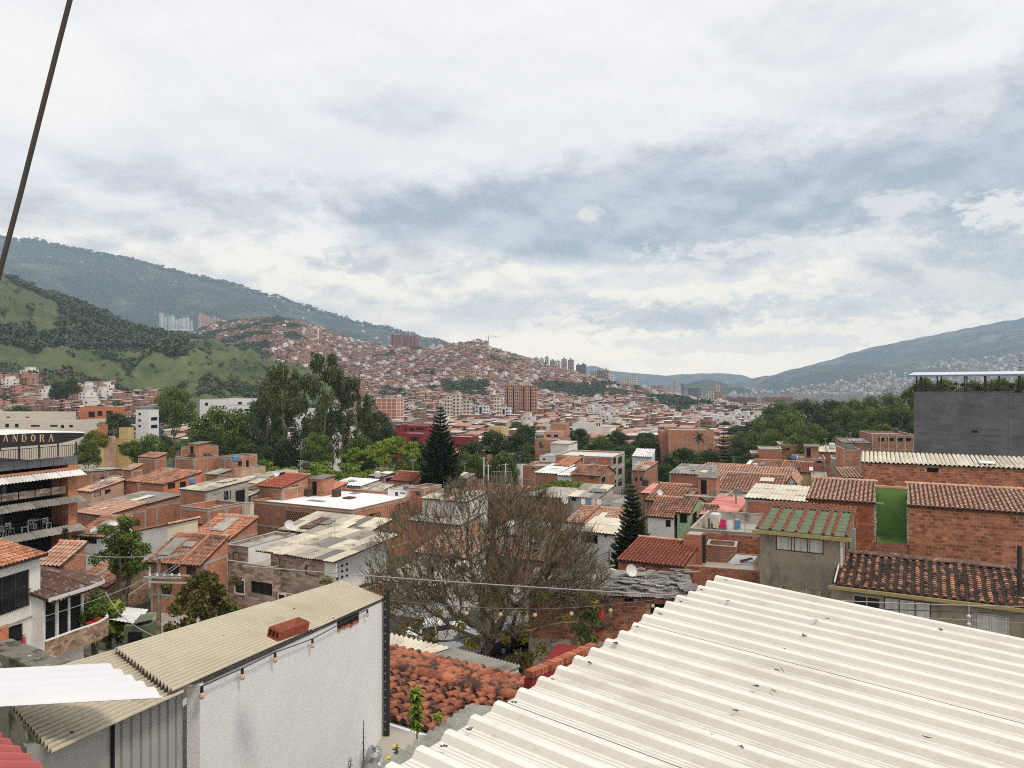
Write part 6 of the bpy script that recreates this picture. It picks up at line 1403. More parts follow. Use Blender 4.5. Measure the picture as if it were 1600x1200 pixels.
# restaurant with layered awnings and rooftop sign
def restaurant():
    g = Geo(-150, 700, 121, 66, 66, 'R'); w = min(g.w, 16); ro = g.o+g.D*g.w; o = ro-g.D*w; zb = ground(66)-.3; D, N = g.D, g.N
    r = thing('restaurant', 'four level open brick restaurant with white awnings and curved rooftop sign', 'restaurant', o+Z*zb, R(66)); d = 11
    def zz(py): return EYE-(py-600)/F*66-zb
    m = M(); m.box(w-.85, 0, 0, w, .8, zz(724)); m.box(w-.6, .81, 0, w, d, zz(724)); m.build('brick_pillar', 'brick2', r)
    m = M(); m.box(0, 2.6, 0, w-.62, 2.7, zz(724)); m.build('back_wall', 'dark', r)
    fl = [zz(733), zz(774), zz(818)]
    m = M()
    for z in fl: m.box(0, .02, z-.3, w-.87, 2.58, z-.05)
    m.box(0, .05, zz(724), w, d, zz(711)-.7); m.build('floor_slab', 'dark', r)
    for i, z in enumerate(fl):
        A = Vector((-.5, -.8, z-.5)); B = Vector((w+.25, -.8, z-.5)); C = Vector((w+.25, .1, z)); E = Vector((-.5, .1, z)); sheets(r, A, B, C, E, 'sheet_w' if i == 0 else 'sheet_g', 66, name='awning_sheet', ind=True, pw=1.1, pl=3, pitch=.3, amp=.04)
    m = M(); m.bx((-.5, -.03, fl[0]+.03), (w+.7, 0, 0), (0, .1, 0), (0, 0, .2)); m.build('red_band', 'brick2', r)
    m = M(); n = 12
    for i in range(n): m.box(w*i/n, -.06, zz(724)+.0, w*(i+1)/n-.05, .0, zz(711)-.02, 0, random.random())
    m.build('terrace_panel', 'charcoal', r)
    for lv, (a, b) in enumerate(((zz(768), zz(757)), (zz(815), zz(803)))):
        m = M()
        for i in range(9):
            x0 = (w-.95)*i/9
            if lv == 0: m.box(x0+.05, .12, a, x0+(w-.95)/9-.05, .18, b, 0, random.random())
        if lv: 
            for i in range(60): m.box(i*.24, .1, a, i*.24+.03, .13, b)
            m.box(0, .09, b-.04, w-1.6, .14, b)
        m.build('balustrade', 'stone' if lv == 0 else 'black', r)
    m = M()
    for i in range(3): m.box(1.5+i*3.1, 1.6, 0, 1.7+i*3.1, 1.8, zz(733)-.3)
    m.build('column', 'black', r)
    m = M()
    for i in range(9): m.box(w*i/8-.06*(i > 0), .1, zz(711), w*i/8+.08-.06*(i > 0), .2, zz(690)); m.box(w*i/8-.06*(i > 0), d-.2, zz(711), w*i/8+.04, d-.1, zz(690))
    m.box(0, .12, zz(711)+.9, w, .16, zz(711)+.95)
    for i in range(70): m.box(w*i/70, .12, zz(711), w*i/70+.025, .15, zz(711)+.9)
    m.build('terrace_frame', 'black', r)
    # curved black fascia: bulges towards the street, thinner at its end
    m = M(); N_ = 24; pv = None; wf = w+.6
    for i in range(N_+1):
        f = i/N_; x = -1+(wf+1)*f; y = -.9*math.sin(math.pi*min(1, f*.5+.5))-.1; y = -1.0+.9*max(0, (f-.7)/.3)**2; top = zz(672)+.05-.35*max(0, (f-.55)/.45)**2+0; bot = zz(689.5)+.45*max(0, (f-.75)/.25)**2
        cur = (Vector((x, y, bot)), Vector((x, y, top)), Vector((x, y+.15, top+.12)))
        if pv: m.face([pv[0], cur[0], cur[1], pv[1]], 0, .5); m.face([pv[1], cur[1], cur[2], pv[2]], 1, .5); m.face([pv[2], cur[2], Vector((x, d*.6, top+.1)), Vector((pv[2].x, d*.6, top+.1))], 1, .5); m.face([cur[0], pv[0], pv[0]+Y1*d*.6, cur[0]+Y1*d*.6], 0, .4)
        pv = cur
    fas = m.build('sign_fascia', ['black', 'sheet_w'], r)
    L = {'A': [((.42, 1), (.52, 1), (.12, 0), (0, 0)), ((.48, 1), (.66, 1), (1, 0), (.74, 0))],
         'N': [((0, 1), (.25, 1), (.98, 0), (.74, 0)), ((0, 0), (.08, 0), (.08, .74), (0, .74)), ((.9, .3), (.98, .3), (.98, 1), (.9, 1))],
         'D': [((0, 0), (.24, 0), (.24, 1), (0, 1)), ((.34, 1), (.62, 1), (.78, .9), (.34, .92)), ((.34, 0), (.62, 0), (.78, .1), (.34, .08)), ((.68, .88), (.86, .8), (.98, .5), (.76, .5)), ((.76, .5), (.98, .5), (.86, .2), (.68, .12))],
         'O': [((.32, .95), (.44, 1), (.44, .9), (.28, .72)), ((.28, .28), (.44, .1), (.44, 0), (.32, .05)), ((.0, .5), (.1, .82), (.32, .95), (.24, .5)), ((.24, .5), (.32, .05), (.1, .18), (.0, .5)), ((.76, .5), (.68, .95), (.9, .82), (1, .5)), ((1, .5), (.9, .18), (.68, .05), (.76, .5)), ((.56, 1), (.68, .95), (.72, .72), (.56, .9)), ((.56, .1), (.72, .28), (.68, .05), (.56, 0))],
         'R': [((0, 0), (.24, 0), (.24, 1), (0, 1)), ((.34, 1), (.7, 1), (.7, .92), (.34, .92)), ((.62, .94), (.8, .94), (.86, .74), (.66, .74)), ((.66, .74), (.86, .74), (.78, .54), (.6, .54)), ((.34, .56), (.66, .56), (.66, .49), (.34, .49)), ((.46, .46), (.68, .46), (1, 0), (.76, 0))]}
    hgt = .95
    for ch, px in zip('ANDORA', (9, 24, 38, 52, 66, 80)):
        s, z = g.hit(px, 691, o-Vector((0, 0, 0))+N*(-1.0), D); s2, _ = g.hit(px-4.2, 691, o+N*(-1.0), D); s3, _ = g.hit(px+3.6, 691, o+N*(-1.0), D)
        lm = M(); wd = (s3-s2)*.92; z = z-zb+.05
        hh_ = (11/F)*(o+D*s).y
        for qd in L[ch]:
            p = [Vector((s2+a*wd, -1.05, z+b*hh_)) for a, b in qd]; lm.face(p, 0, .5); lm.face([q_+Y1*.04 for q_ in reversed(p)], 0, .5)
        lm.build('letter', 'gold', fas)
    m = M(); m.box(w*.55, 2.5, zz(768), w*.55+1.4, 2.56, zz(748)); m.build('poster', 'blue', r)
    return r, w, zz, g, o, zb
r, w, zz, g, o, zb = restaurant()
ch = M(); ch.box(-.25, -.25, .42, .25, .25, .46)
for x in (-.24, .2):
    for y in (-.24, .2): ch.box(x, y, 0, x+.05, y+.05, .42)
for z in (.55, .68, .81): ch.box(-.24, .2, z, .24, .24, z+.07)
ch.box(-.25, .2, .46, -.2, .24, .9); ch.box(.2, .2, .46, .25, .24, .9); cm = ch.mesh('chair', 'white')
tb = M(); tb.lathe((0, 0, 0), [(.3, 0), (.06, .05), (.05, .7), (.5, .72), (.5, .76), (0, .76)], 12); tm_ = tb.mesh('table', 'white')
ordn = ['first', 'second', 'third', 'fourth', 'fifth', 'sixth', 'seventh', 'eighth', 'ninth', 'tenth', 'eleventh', 'twelfth']
fz = zz(818)
for i in range(12):
    x = w-2.3-i*.95; p = o+g.D*x+g.N*(.7+.5*(i % 2)); c = obj('restaurant_chair', cm); c.location = (p.x, p.y, zb+fz-.05); c.rotation_euler = (0, 0, R(66)+i*2.1); tag(c, f'white chair on the second restaurant floor, {ordn[i]} from the brick pillar', 'chair', 'white restaurant chairs')
for i in range(3):
    x = w-2.8-i*3.2; p = o+g.D*x+g.N*1.6; c = obj('restaurant_table', tm_); c.location = (p.x, p.y, zb+fz-.05); tag(c, f'round white table on the second restaurant floor, {ordn[i]} from the brick pillar', 'table', 'white restaurant tables')

# cars under the bare tree
def car(px, py, rot, label, mat, L=4.2, Wd=1.72, Hh=1.45):
    Y = EYE*F/(py-600); r = thing('parked_car', label, 'car', ((px-800)/F*Y, Y, .01), R(rot))
    pr = [(-L/2, .35), (-L/2+.03, .75), (-L/2+.15, .88), (-L*.22, .98), (-L*.10, Hh-.06), (0.1, Hh), (L*.25, Hh-.04), (L*.40, .98), (L/2-.06, .9), (L/2, .55), (L/2-.03, .3)]
    m = M(); n = len(pr)
    def ys(z): return Wd/2*(1 if z < .95 else 1-.2*(z-.95)/(Hh-.95))
    for (a, b), (c, d) in zip(pr, pr[1:]): m.face([(a, -ys(b), b), (c, -ys(d), d), (c, ys(d), d), (a, ys(b), b)][::-1], 0, .4)
    for s in (-1, 1):
        low = [(x, s*ys(z), z) for x, z in pr if z < 1.0]; m.face(low if s > 0 else low[::-1], 0, .4); up = [(x, s*ys(z), z) for x, z in pr[3:8]]; m.face(up if s > 0 else up[::-1], 0, .4)
    m.build('body', mat, r)
    for nm, pts in (('windscreen', (3, 4)), ('rear_window', (6, 7))):
        (a, b), (c, d) = pr[pts[0]], pr[pts[1]]; nrm = Vector((-(d-b), 0, c-a)).normalized()*.012; q = M(); e = .1
        P0, P1_ = Vector((a, 0, b)).lerp(Vector((c, 0, d)), .08), Vector((a, 0, b)).lerp(Vector((c, 0, d)), .92); q.face([P0+nrm-Y1*(ys(b)-e), P1_+nrm-Y1*(ys(d)-e), P1_+nrm+Y1*(ys(d)-e), P0+nrm+Y1*(ys(b)-e)]); q.build(nm, 'glass', r)
    for s in (-1, 1):
        for x0, x1 in ((-.16*L, .09*L), (.11*L, .33*L)):
            q = M(); y0, y1 = s*(ys(1.0)+.012), s*(ys(Hh-.1)+.012); q.face([(x0-.05, y0, 1.0), (x1, y0, 1.0), (x1-.12*(x1 > .2*L), y1, Hh-.12), (x0+(.28 if x0 < 0 else 0), y1, Hh-.12)]); q.build('side_window', 'glass', r)
    for x in (-L*.31, L*.31):
        for s in (-1, 1):
            q = M(); y = s*Wd/2; q.tube([(x, y-s*.2, .31), (x, y+s*.02, .31)], .31, 16); t = q.build('wheel', 'black', r); q = M(); q.tube([(x, y+s*.015, .31), (x, y+s*.03, .31)], .19, 12); q.build('hubcap', 'metalg', t)
    for s in (-1, 1):
        q = M(); q.box(-L/2-.02, s*.6-.2, .62, -L/2+.03, s*.6+.2, .78); q.build('headlight', 'frame', r); q = M(); q.box(L/2-.04, s*.65-.15, .7, L/2+.02, s*.65+.15, .85); q.build('tail_light', 'red', r)
    return r
T['carw'] = mk('car_white', (.72, .72, .73), None, .25, 2, .03, spec=.5); T['carg'] = mk('car_grey', (.3, .31, .33), None, .25, 2, .05, spec=.5); T['card'] = mk('car_dark', (.03, .03, .035), None, .25, 2, .05, spec=.5)
car(684, 1002, 205, 'white car parked at the left under the bare tree', 'carw', 4.5, 1.8)
car(735, 1022, 30, 'silver grey car parked beside the trunk of the bare tree', 'carg')
car(800, 1012, 215, 'dark car parked behind the trunk of the bare tree', 'card')
car(822, 990, 205, 'white car parked at the right under the bare tree', 'carw', 4.3)
# low yard walls and roofs seen through the tree
H('stone_house', 'house under grey ridged sheets behind the patched stone house roof', 440, 826, 560, 69, 612, 'brick3', 'back', cov='sheet_m', rise=.8, bands=False)
H('yard_house', 'grey white yard house with pale sheets left of the cars', 600, 905, 690, 58, 8, 'white2', 'back', cov='sheet_m', rise=.8, bands=False, rot=-25)
H('yard_house', 'low pale wall behind the parked cars', 640, 955, 770, 59, 3, 'white2', 'flat', par=.2, bands=False, rot=-25, cat='wall')
H('yard_house', 'white gate post wall right of the trunk', 790, 925, 815, 52, 2, 'white2', 'flat', par=.1, bands=False, rot=-25, cat='wall')

# ------------------------------------------------------------------ foreground roofs
def plane_hit(o, n, px, py): d = Vector(((px-800)/F, 1, -(py-600)/F)); c = Vector((0, 0, EYE)); return c+d*((o-c).dot(n)/d.dot(n))
def ribbed(m, A, e, ln, rdir, n, prof, i0=0, r=.5, th=.004):
    """extrude a profile [(dist along e, height)] along rdir for ln"""
    pv = None
    for s, z in prof:
        a = A+e*s+n*z; b = a+rdir*ln
        if pv: m.face([pv[0], a, b, pv[1]], 0, min(1, .25+(z+pv[2])*16) if abs(z-pv[2]) < .02 and z+pv[2] > .004 or z+pv[2] > .05 else (.25 if abs(z-pv[2]) > .02 else .85)); m.face([pv[1]-n*th, b-n*th, a-n*th, pv[0]-n*th], 0, r); m.face([pv[0]-n*th, a-n*th, a, pv[0]], 0, r)  # rib flanks take the darker sheet tone: their shade painted in
        pv = (a, b, z)
def ivory_roof():
    A = Vector((2.381, 8.6, 15.744)); e = Vector((-.5833, -.8122, 0)); rd = Vector((.8115, -.5830, -.05)).normalized(); n = rd.cross(e).normalized()
    if n.z < 0: n = -n
    r = thing('ribbed_roof', 'large ivory ribbed sheet roof filling the lower right foreground', 'roof', A)
    pt = .262; pan = 0
    sp = [4, 4, 4, 4, 4, 4]; k = 0
    for pi, c in enumerate(sp):
        prof = [(-.02 if pi else 0, 0.0)]
        for i in range(c):
            b = i*pt; prof += [(b+.004, .0), (b+.035, .040), (b+.045, .046), (b+.058, .048), (b+.078, .048), (b+.091, .046), (b+.101, .040), (b+.135, .0), (b+.165, 0), (b+.169, .005), (b+.173, 0), (b+.200, 0), (b+.204, .005), (b+.208, 0), (b+.235, 0), (b+.239, .005), (b+.243, 0)]
        prof.append((c*pt+.012, 0))
        if pi < len(sp)-1: prof.append((c*pt+.04, .041))
        lift = n*(.009*(pi % 2)+.001*pi)
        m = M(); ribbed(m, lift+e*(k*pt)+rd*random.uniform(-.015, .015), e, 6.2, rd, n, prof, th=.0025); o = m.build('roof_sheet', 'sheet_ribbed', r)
        k += c
    # screws and torn sealant patches
    rdm = random.Random(6)
    for (px, py) in ((1134, 906), (1096, 921), (1063, 940), (1032, 959), (996, 980), (961, 1004), (920, 1034), (863, 1062), (805, 1097), (735, 1140), (694, 1165), (1139, 939), (1470, 983), (1273, 969), (1255, 991), (1226, 1014), (1212, 1046), (1181, 1072), (1150, 1110), (1159, 1166), (1112, 1148), (1290, 870+96)):
        c = plane_hit(A+n*.056, n, px, py)-A; m = M(); sz = .014+.006*rdm.random()
        for _ in range(3):
            pts = []; q0 = c+e*rdm.uniform(-.018, .018)+rd*rdm.uniform(-.02, .02)+n*.0008*_; ns = 7; a0 = rdm.uniform(0, 6)
            for j in range(ns): a = a0+6.28*j/ns; rr = sz*rdm.uniform(.35, 1.2)*(1-.2*_); pts.append(q0+e*math.cos(a)*rr+rd*math.sin(a)*rr*1.3)
            m.face(pts if (pts[1]-pts[0]).cross(pts[2]-pts[0]).dot(n) > 0 else pts[::-1], 0, .5)
        m.lathe(c, [(.007, 0), (.007, .004), (0, .005)], 8); m.build('screw_patch', 'sealant', r)
    for (px, py, dx, dy) in ((1231, 952, 28, 7), (1440, 1159, 15, 4), (1219, 1050, 6, 9), (1205, 1085, 8, 5)):
        a = plane_hit(A, n, px, py)-A+n*.042; b = plane_hit(A, n, px+dx, py+dy)-A+n*.042; m = M(); m.tube([a, (a+b)/2+e*.004, b], [.002, .004, .002], 4); m.build('twig_scrap', 'sealant', r)
    m = M(); m.bx(e*.06-n*.10+rd*.10, e*6.0, rd*5.9, n*.05); m.build('purlin_deck', 'dark', r)
    m = M(); q = rd.copy(); q.z = 0; m.bx(e*.15+q*.35-Z*15.6, e*5.8, q*.15, Z*15.4); m.bx(e*.15+q*.5-Z*15.6, q*5.4, e*.15, Z*15.2); m.build('wall', 'white2', r)
T['sealant'] = mk('old_sealant', (.06, .055, .05), None, .8, 40, .5)
ivory_roof()
def khaki_house():
    Rf = P(600, 935, 12.15); d = Vector((.1126, 1, -.161)); e = Vector((-.7475, .6643, .055)); W = 1.2; n = d.cross(e).normalized()
    if n.z < 0: n = -n
    r = thing('white_outbuilding', 'narrow white walled outbuilding with khaki corrugated roof in the lower left', 'building', (Rf.x, Rf.y, 0)); o = Rf-Vector((Rf.x, Rf.y, 0)); oz = Vector((0, 0, Rf.z))
    def sheet(y0, y1, w0, w1, lift, tone, nm='roof_sheet'):      # y measured back from the far edge
        m = M(); pitch = .0645; k = int((w1-w0)/pitch)*6; pv = None
        for i in range(k+1):
            s = w0+(w1-w0)*i/k; z = .020*math.sin(2*math.pi*i/6); tn = (.12 if i % 6 in (4, 5) else .62 if i % 6 in (0, 3) else .80+.2*tone)  # valley dirt and furrow shade both painted in, darker by wave phase
            a = oz+e*s-d*y1+n*(z+lift); b = oz+e*s-d*y0+n*(z+lift)
            mid = oz+e*s-d*(y0+y1)/2+n*(z+lift+.004)
            if pv:
                for u, v, uu, vv in ((pv[0], a, pv[2], mid), (pv[2], mid, pv[1], b)):
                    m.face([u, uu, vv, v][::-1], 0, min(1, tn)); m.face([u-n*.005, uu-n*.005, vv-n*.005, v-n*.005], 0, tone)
                m.face([pv[0]-n*.005, a-n*.005, a, pv[0]], 0, tone)
            pv = (a, b, mid)
        return m.build(nm, 'sheet_k', r, smooth=False)
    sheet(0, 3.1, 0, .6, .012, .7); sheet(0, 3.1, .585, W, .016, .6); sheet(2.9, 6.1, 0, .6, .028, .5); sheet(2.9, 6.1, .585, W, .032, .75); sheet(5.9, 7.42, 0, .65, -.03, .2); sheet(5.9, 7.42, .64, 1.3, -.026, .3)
    for (px, py) in ((404, 942), (459, 955), (500, 911), (549, 918), (520, 970), (415, 1017), (292, 982), (348, 998), (528, 914), (580, 921), (110, 1152)):
        c = plane_hit(Rf, n, px, py)-Vector((Rf.x, Rf.y, 0)); m = M(); m.lathe(c+n*.03, [(.014, 0), (.014, .006), (.006, .012), (0, .012)], 8); m.build('roof_screw', 'dframe', r)
    # white plastered wall under the right edge; d runs away from the camera
    dz = Vector((.1126, 1, 0)); s0, s1 = 0.02, 5.66; t = .12; side = Vector((-1, .1126, 0)).normalized()
    def zt(s): return Rf.z+.161*s-.03
    def wall(sa, sb, off, mat, nm, th=t, zlow=0.):
        m = M(); a = -dz*sa+side*off; b = -dz*sb+side*off; c = side*th
        k = 10
        for i in range(k):
            p, q = a.lerp(b, i/k), a.lerp(b, (i+1)/k); za, zb_ = zt(sa+(sb-sa)*i/k), zt(sa+(sb-sa)*(i+1)/k)
            m.face([q+Z*zlow, p+Z*zlow, p+Z*za, q+Z*zb_], 0, .4); m.face([p+c+Z*zlow, q+c+Z*zlow, q+c+Z*zb_, p+c+Z*za], 0, .4); m.face([p+Z*za, p+c+Z*za, q+c+Z*zb_, q+Z*zb_], 0, .4)
        m.face([a+Z*zlow, a+c+Z*zlow, a+c+Z*zt(sa), a+Z*zt(sa)], 0, .4); m.face([b+c+Z*zlow, b+Z*zlow, b+Z*zt(sb), b+c+Z*zt(sb)], 0, .4)
        return m.build(nm, mat, r)
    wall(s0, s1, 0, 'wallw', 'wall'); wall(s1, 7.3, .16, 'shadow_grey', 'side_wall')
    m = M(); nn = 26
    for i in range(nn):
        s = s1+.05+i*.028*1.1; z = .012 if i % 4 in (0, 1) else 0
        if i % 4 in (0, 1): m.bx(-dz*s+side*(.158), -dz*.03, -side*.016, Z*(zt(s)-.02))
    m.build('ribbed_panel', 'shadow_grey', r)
    m = M(); m.bx(-dz*6.62+side*.15, -dz*.02, -side*.02, Z*(zt(6.62)-.02)); m.build('panel_joint', 'dark', r)
    # broken opening under the eave: no hole, its inner shade is a flat dark face
    pl = side; A_ = plane_hit(Vector((Rf.x, Rf.y, 0))-dz*2, side, 527, 977)-Vector((Rf.x, Rf.y, 0))
    def on(px, py): return plane_hit(Vector((Rf.x, Rf.y, 0)), side, px, py)-Vector((Rf.x, Rf.y, 0))-side*.004
    q = [on(527, 985), on(559, 973), on(559, 957), on(526, 969)]; m = M(); m.face(q); m.build('opening', 'dark', r)
    rr = random.Random(1); m = M()
    for a, b in ((q[0], q[1]), (q[1], q[2])):
        k = 7
        for i in range(k): p = a.lerp(b, i/k); m.bx(p-side*.012+Z*rr.uniform(-.02, .01), (b-a)/k*.9, side*.02, Z*.035, 0, rr.random())
    m.build('broken_edge', 'brickunit', r, kind='stuff')
    m = M(); a, b = -dz*.0-side*.012, -dz*5.6-side*.012; m.bx(b+Z*(zt(5.6)+.005), a-b+Z*(zt(0)-zt(5.6)), side*.012, Z*.02); m.build('eave_board', 'dframe', r)
    m = M(); m.face([Vector((0, 0, 0)), side*1.0, side*1.0+Z*(Rf.z-.1), Z*(Rf.z-.1)]); c = side*1.15; m.bx(c, -dz*7.2, side*.1, Z*(Rf.z-.1)); m.build('rear_wall', 'white2', r)
    # bare bulbs along the eave
    s = thing('string_lights', 'string of clear bulbs hanging under the eave of the white wall', 'lights', (Rf.x, Rf.y, 0)); cm_ = M(); ps = []
    for px, py in ((307, 1072), (371, 1044), (423, 1019), (482, 998), (569, 952)):
        p = on(px, py)-side*.045; ps.append(p); b = M(); b.lathe(p-Z*.05, [(.014, .05), (.016, .0), (.012, 0)], 8); so = b.build('socket', 'black', s); b = M(); b.lathe(p-Z*.115, [(0, 0), (.016, .006), (.026, .026), (.024, .045), (.012, .066)], 10); b.build('bulb', 'bulb', so)
    cm_.tube(ps, .006, 5); cm_.build('cord', 'black', s)
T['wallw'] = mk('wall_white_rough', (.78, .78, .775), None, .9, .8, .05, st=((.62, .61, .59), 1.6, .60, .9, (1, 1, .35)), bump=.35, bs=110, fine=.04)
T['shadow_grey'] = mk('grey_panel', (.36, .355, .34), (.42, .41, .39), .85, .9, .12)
khaki_house()
o = thing('steel_post', 'black perforated steel angle post at the end of the white wall', 'post', (P(604, 0, 12.05).x, 12.05, 0)); m = M(); m.box(-.045, -.04, 0, .045, -.03, 14.66); m.box(.035, -.029, 0, .045, .05, 14.66); m.build('angle', 'black', o)
m = M()
for i in range(24): m.box(-.022, -.0425, 11.6+i*.13, -.010, -.0402, 11.62+i*.13)
m.build('bolt_holes', 'frame', o, kind='stuff')
# hollow brick lying on the khaki roof
T['brickdark'] = mk('brick_dark_red', (.23, .065, .04), None, .8, 6, .25, fine=.2)
def hollow_brick():
    p = P(427, 992, 7.3); a = P(488, 981, 7.6)-P(430, 1003, 6.9); a = Vector((.36, .30, -.015)); a = (P(487, 985, 7.0)-P(434, 1004, 6.72))*.88; u = a.normalized(); L = a.length
    n = Vector((.1126, 1, -.161)).cross(Vector((-.7475, .6643, .055))).normalized(); n = n if n.z > 0 else -n; o = P(434, 1003, 6.72); v = n.cross(u).normalized()
    if v.y < 0: v = -v
    r = thing('hollow_brick', 'dark red hollow clay brick lying on the khaki corrugated roof', 'brick', o); Wb, Hb, t = .18, .085, .011; m = M(); O = Vector((0, 0, 0))
    m.bx(O, u*L, v*Wb, n*t); m.bx(O+n*(Hb-t), u*L, v*Wb, n*t)
    for i in range(4): m.bx(O+n*t+v*((Wb-t)*i/3), u*L, v*t, n*(Hb-2*t))
    for i in range(9): m.bx(O+n*Hb+v*(Wb*i/9+.003), u*L, v*.012, n*.003)
    for i in range(3): m.bx(O+n*(.018+.026*i)-v*.002, u*L, v*.004, n*.012)
    m.build('clay_body', 'brickdark', r); d = M(); d.bx(O+u*(L*.5)+n*t+v*t, u*.01, v*(Wb-2*t), n*(Hb-2*t)); d.build('dark_core', 'dark', r)
hollow_brick()
# white sheet and red sheet at the lower left
def flat_ribs(name, label, z, pts, mat, n, amp, cat='sheet', tilt=0):
    q = []
    for i, (px, py) in enumerate(pts): zz_ = z+(tilt if i in (0, 3) else 0); Y = (EYE-zz_)*F/(py-600); q.append(P(px, py, Y))
    r = thing(name, label, cat, q[0]); a, b, c, d = [p-q[0] for p in q]; nn = (b-a).cross(d-a).normalized(); nn = nn if nn.z > 0 else -nn
    m = M(); pv = None; seg = 6
    for i in range(n*seg+1):
        f = i/(n*seg); h = amp*(1 if i % seg in (1, 2) else 0 if i % seg in (4, 5, 0) else .5); p0 = a.lerp(d, f)+nn*h; p1 = b.lerp(c, f)+nn*h
        if pv: m.face([pv[0], pv[1], p1, p0], 0, .6); m.face([p0-nn*.003, p1-nn*.003, pv[1]-nn*.003, pv[0]-nn*.003], 0, .6)
        pv = (p0, p1)
    m.build('sheet', mat, r); return r
T['sheet_w2'] = mk('sheet_bright_white', (.62, .63, .65), None, .4, 1.5, .05, spec=.5); T['sheet_red'] = mk('sheet_faded_red', (.38, .10, .10), None, .6, 1.5, .15)
flat_ribs('white_sheet', 'white ribbed metal sheet resting across the khaki roof', 15.93, [(-160, 1058), (168, 1042), (256, 1090), (-150, 1112)], 'sheet_w2', 5, .035)
flat_ribs('red_sheet', 'faded red corrugated sheet at the lower left corner', 16.05, [(-120, 1130), (-2, 1150), (92, 1222), (-100, 1230)], 'sheet_red', 6, .03)
# old clay tile roof below, between the white wall and the ivory roof
def clay_roof():
    K = 1.33; P1 = Vector((-1.986*K, 11.47*K, 18-4.4*K)); P2 = Vector((-.089*K, 10.33*K, 18-4.4*K)); u = (P2-P1).normalized(); h = Vector((.514, .857, 0))
    A0 = P1-u*1.4; B0 = P2+u*1.0; r = thing('clay_tile_roof', 'old mossy red clay tile roof below the ivory roof', 'roof', (A0.x, A0.y, 0)); off = Vector((A0.x, A0.y, 0)); A, B = A0-off, B0-off
    dn = -h+Z*.095; df = h-Z*.23
    a, b = A+dn*1.62*K, B+dn*1.62*K
    tiles(r, a, b, B, A, 'tile_n', 10, n_ind=200, pitch=.225, course=.38, jit=2.6)
    c, d = A+df*1.45*K, B+df*1.45*K
    tiles(r, d, c, A, B, 'tile_n', 10, n_ind=95, pitch=.22, course=.38, jit=2.6)
    # row of big cap tiles
    n = 9; L = (B-A)/n; vm = [barrel(.26, L.length*1.12, .13, 7, .03, q/4).mesh('cap_tile', ['tile_n', 'channel']) for q in range(5)]
    for q in vm: q.polygons.foreach_set('use_smooth', [len(pp.vertices) == 4 for pp in q.polygons])
    for i in range(n):
        y = (L.normalized()+h*random.uniform(-.07, .07)+Z*random.uniform(-.04, .04)).normalized(); x = y.cross(Z).normalized(); nn = x.cross(y); mt = Matrix((x, y, nn)).transposed().to_4x4(); mt.translation = A+L*i+Z*.06+x*random.uniform(-.02, .02); obj('cap_tile', vm[i % 5], r, mat=mt)
    m = M()
    for i in range(30): p = A+(B-A)*random.random()+h*random.uniform(-.14, .14)+Z*.03; s = random.uniform(.03, .07); m.lathe(p, [(s, 0), (s*.7, .03), (0, .045)], 6, 0, random.random())
    m.build('mortar_lumps', 'concrete', r, kind='stuff')
    m = M(); m.bx(a-Z*11.5, b-a, Vector((h.x, h.y, 0))*.12, Z*11.42); o_ = m.build('wall', 'white2', r)
    m = M(); m.bx(a-Z*.1-h*.06, b-a, h*.22, Z*.07); m.build('wall_cap', 'roofpaint', r)
    m = M(); m.face([c-Z*.15, d-Z*.15, d-Z*13, c-Z*13]); m.face([d-Z*.15, b-Z*.15, b-Z*13, d-Z*13]); m.build('rear_wall', 'brick3', r)
clay_roof()
def quad_z(z, pts, zs=None): return [P(px, py, (EYE-z)*F/(py-600)) for px, py in pts]
def roofquad(name, label, q, mat, n, amp, base=12):
    r = thing(name, label, 'roof', q[0]); o = q[0]; q = [p-o for p in q]; nn = (q[1]-q[0]).cross(q[3]-q[0]).normalized(); nn = nn if nn.z > 0 else -nn; k = n*5; m = M(); pv = None
    for i in range(k+1):
        z = amp*math.sin(2*math.pi*i/5); a = q[0].lerp(q[1], i/k)+nn*z; b = q[3].lerp(q[2], i/k)+nn*z
        if pv: m.face([pv[0], a, b, pv[1]], 0, .4+.2*((i//25) % 2)); m.face([pv[1]-nn*.005, b-nn*.005, a-nn*.005, pv[0]-nn*.005], 0, .3)
        pv = (a, b)
    m.build('roof_sheet', mat, r); m = M(); i_ = [p*.94+sum(q, Vector())*.06/4 for p in q]
    for j in range(4): a, b = i_[j], i_[(j+1) % 4]; m.face([a-Z*base, b-Z*base, b-Z*.05, a-Z*.05], 0, .3)
    m.build('wall', 'white2', r); return r
roofquad('corrugated_roof', 'grey weathered corrugated roof with dark red edge beyond the clay tiles', quad_z(11.3, [(663, 1026), (778, 1056), (815, 1041), (706, 1012)]), 'sheet_g', 22, .035)
roofquad('corrugated_roof', 'cream corrugated roof next to the black post', quad_z(11.35, [(596, 1016), (662, 1026), (704, 1012), (596, 986)]), 'sheet_c', 14, .03)
roofquad('corrugated_roof', 'small white corrugated roof between the black post and clay tiles', quad_z(11.1, [(590, 1036), (610, 1036), (658, 1027), (590, 1014)]), 'sheet_w', 7, .03)
q = quad_z(11.35, [(655, 1026), (782, 1058), (784, 1061), (655, 1029)])
r = thing('parapet', 'white parapet with dark red cap along the grey corrugated roof', 'wall', q[0]); a = q[1]-q[0]; n_ = Vector((-a.y, a.x, 0)).normalized(); m = M(); m.bx(Vector((0, 0, -.4)), a, n_*.08, Z*.39); m.build('wall', 'white2', r); m = M(); m.bx(-n_*.02, a, n_*.12, Z*.035); m.build('cap', 'maroon', r)
q = quad_z(13.55, [(735, 1100), (838, 1110), (640, 1262), (560, 1218)])
roofquad('corrugated_roof', 'narrow grey corrugated roof strip along the edge of the ivory roof', [q[3], q[0], q[1], q[2]], 'sheet_g2', 16, .03)
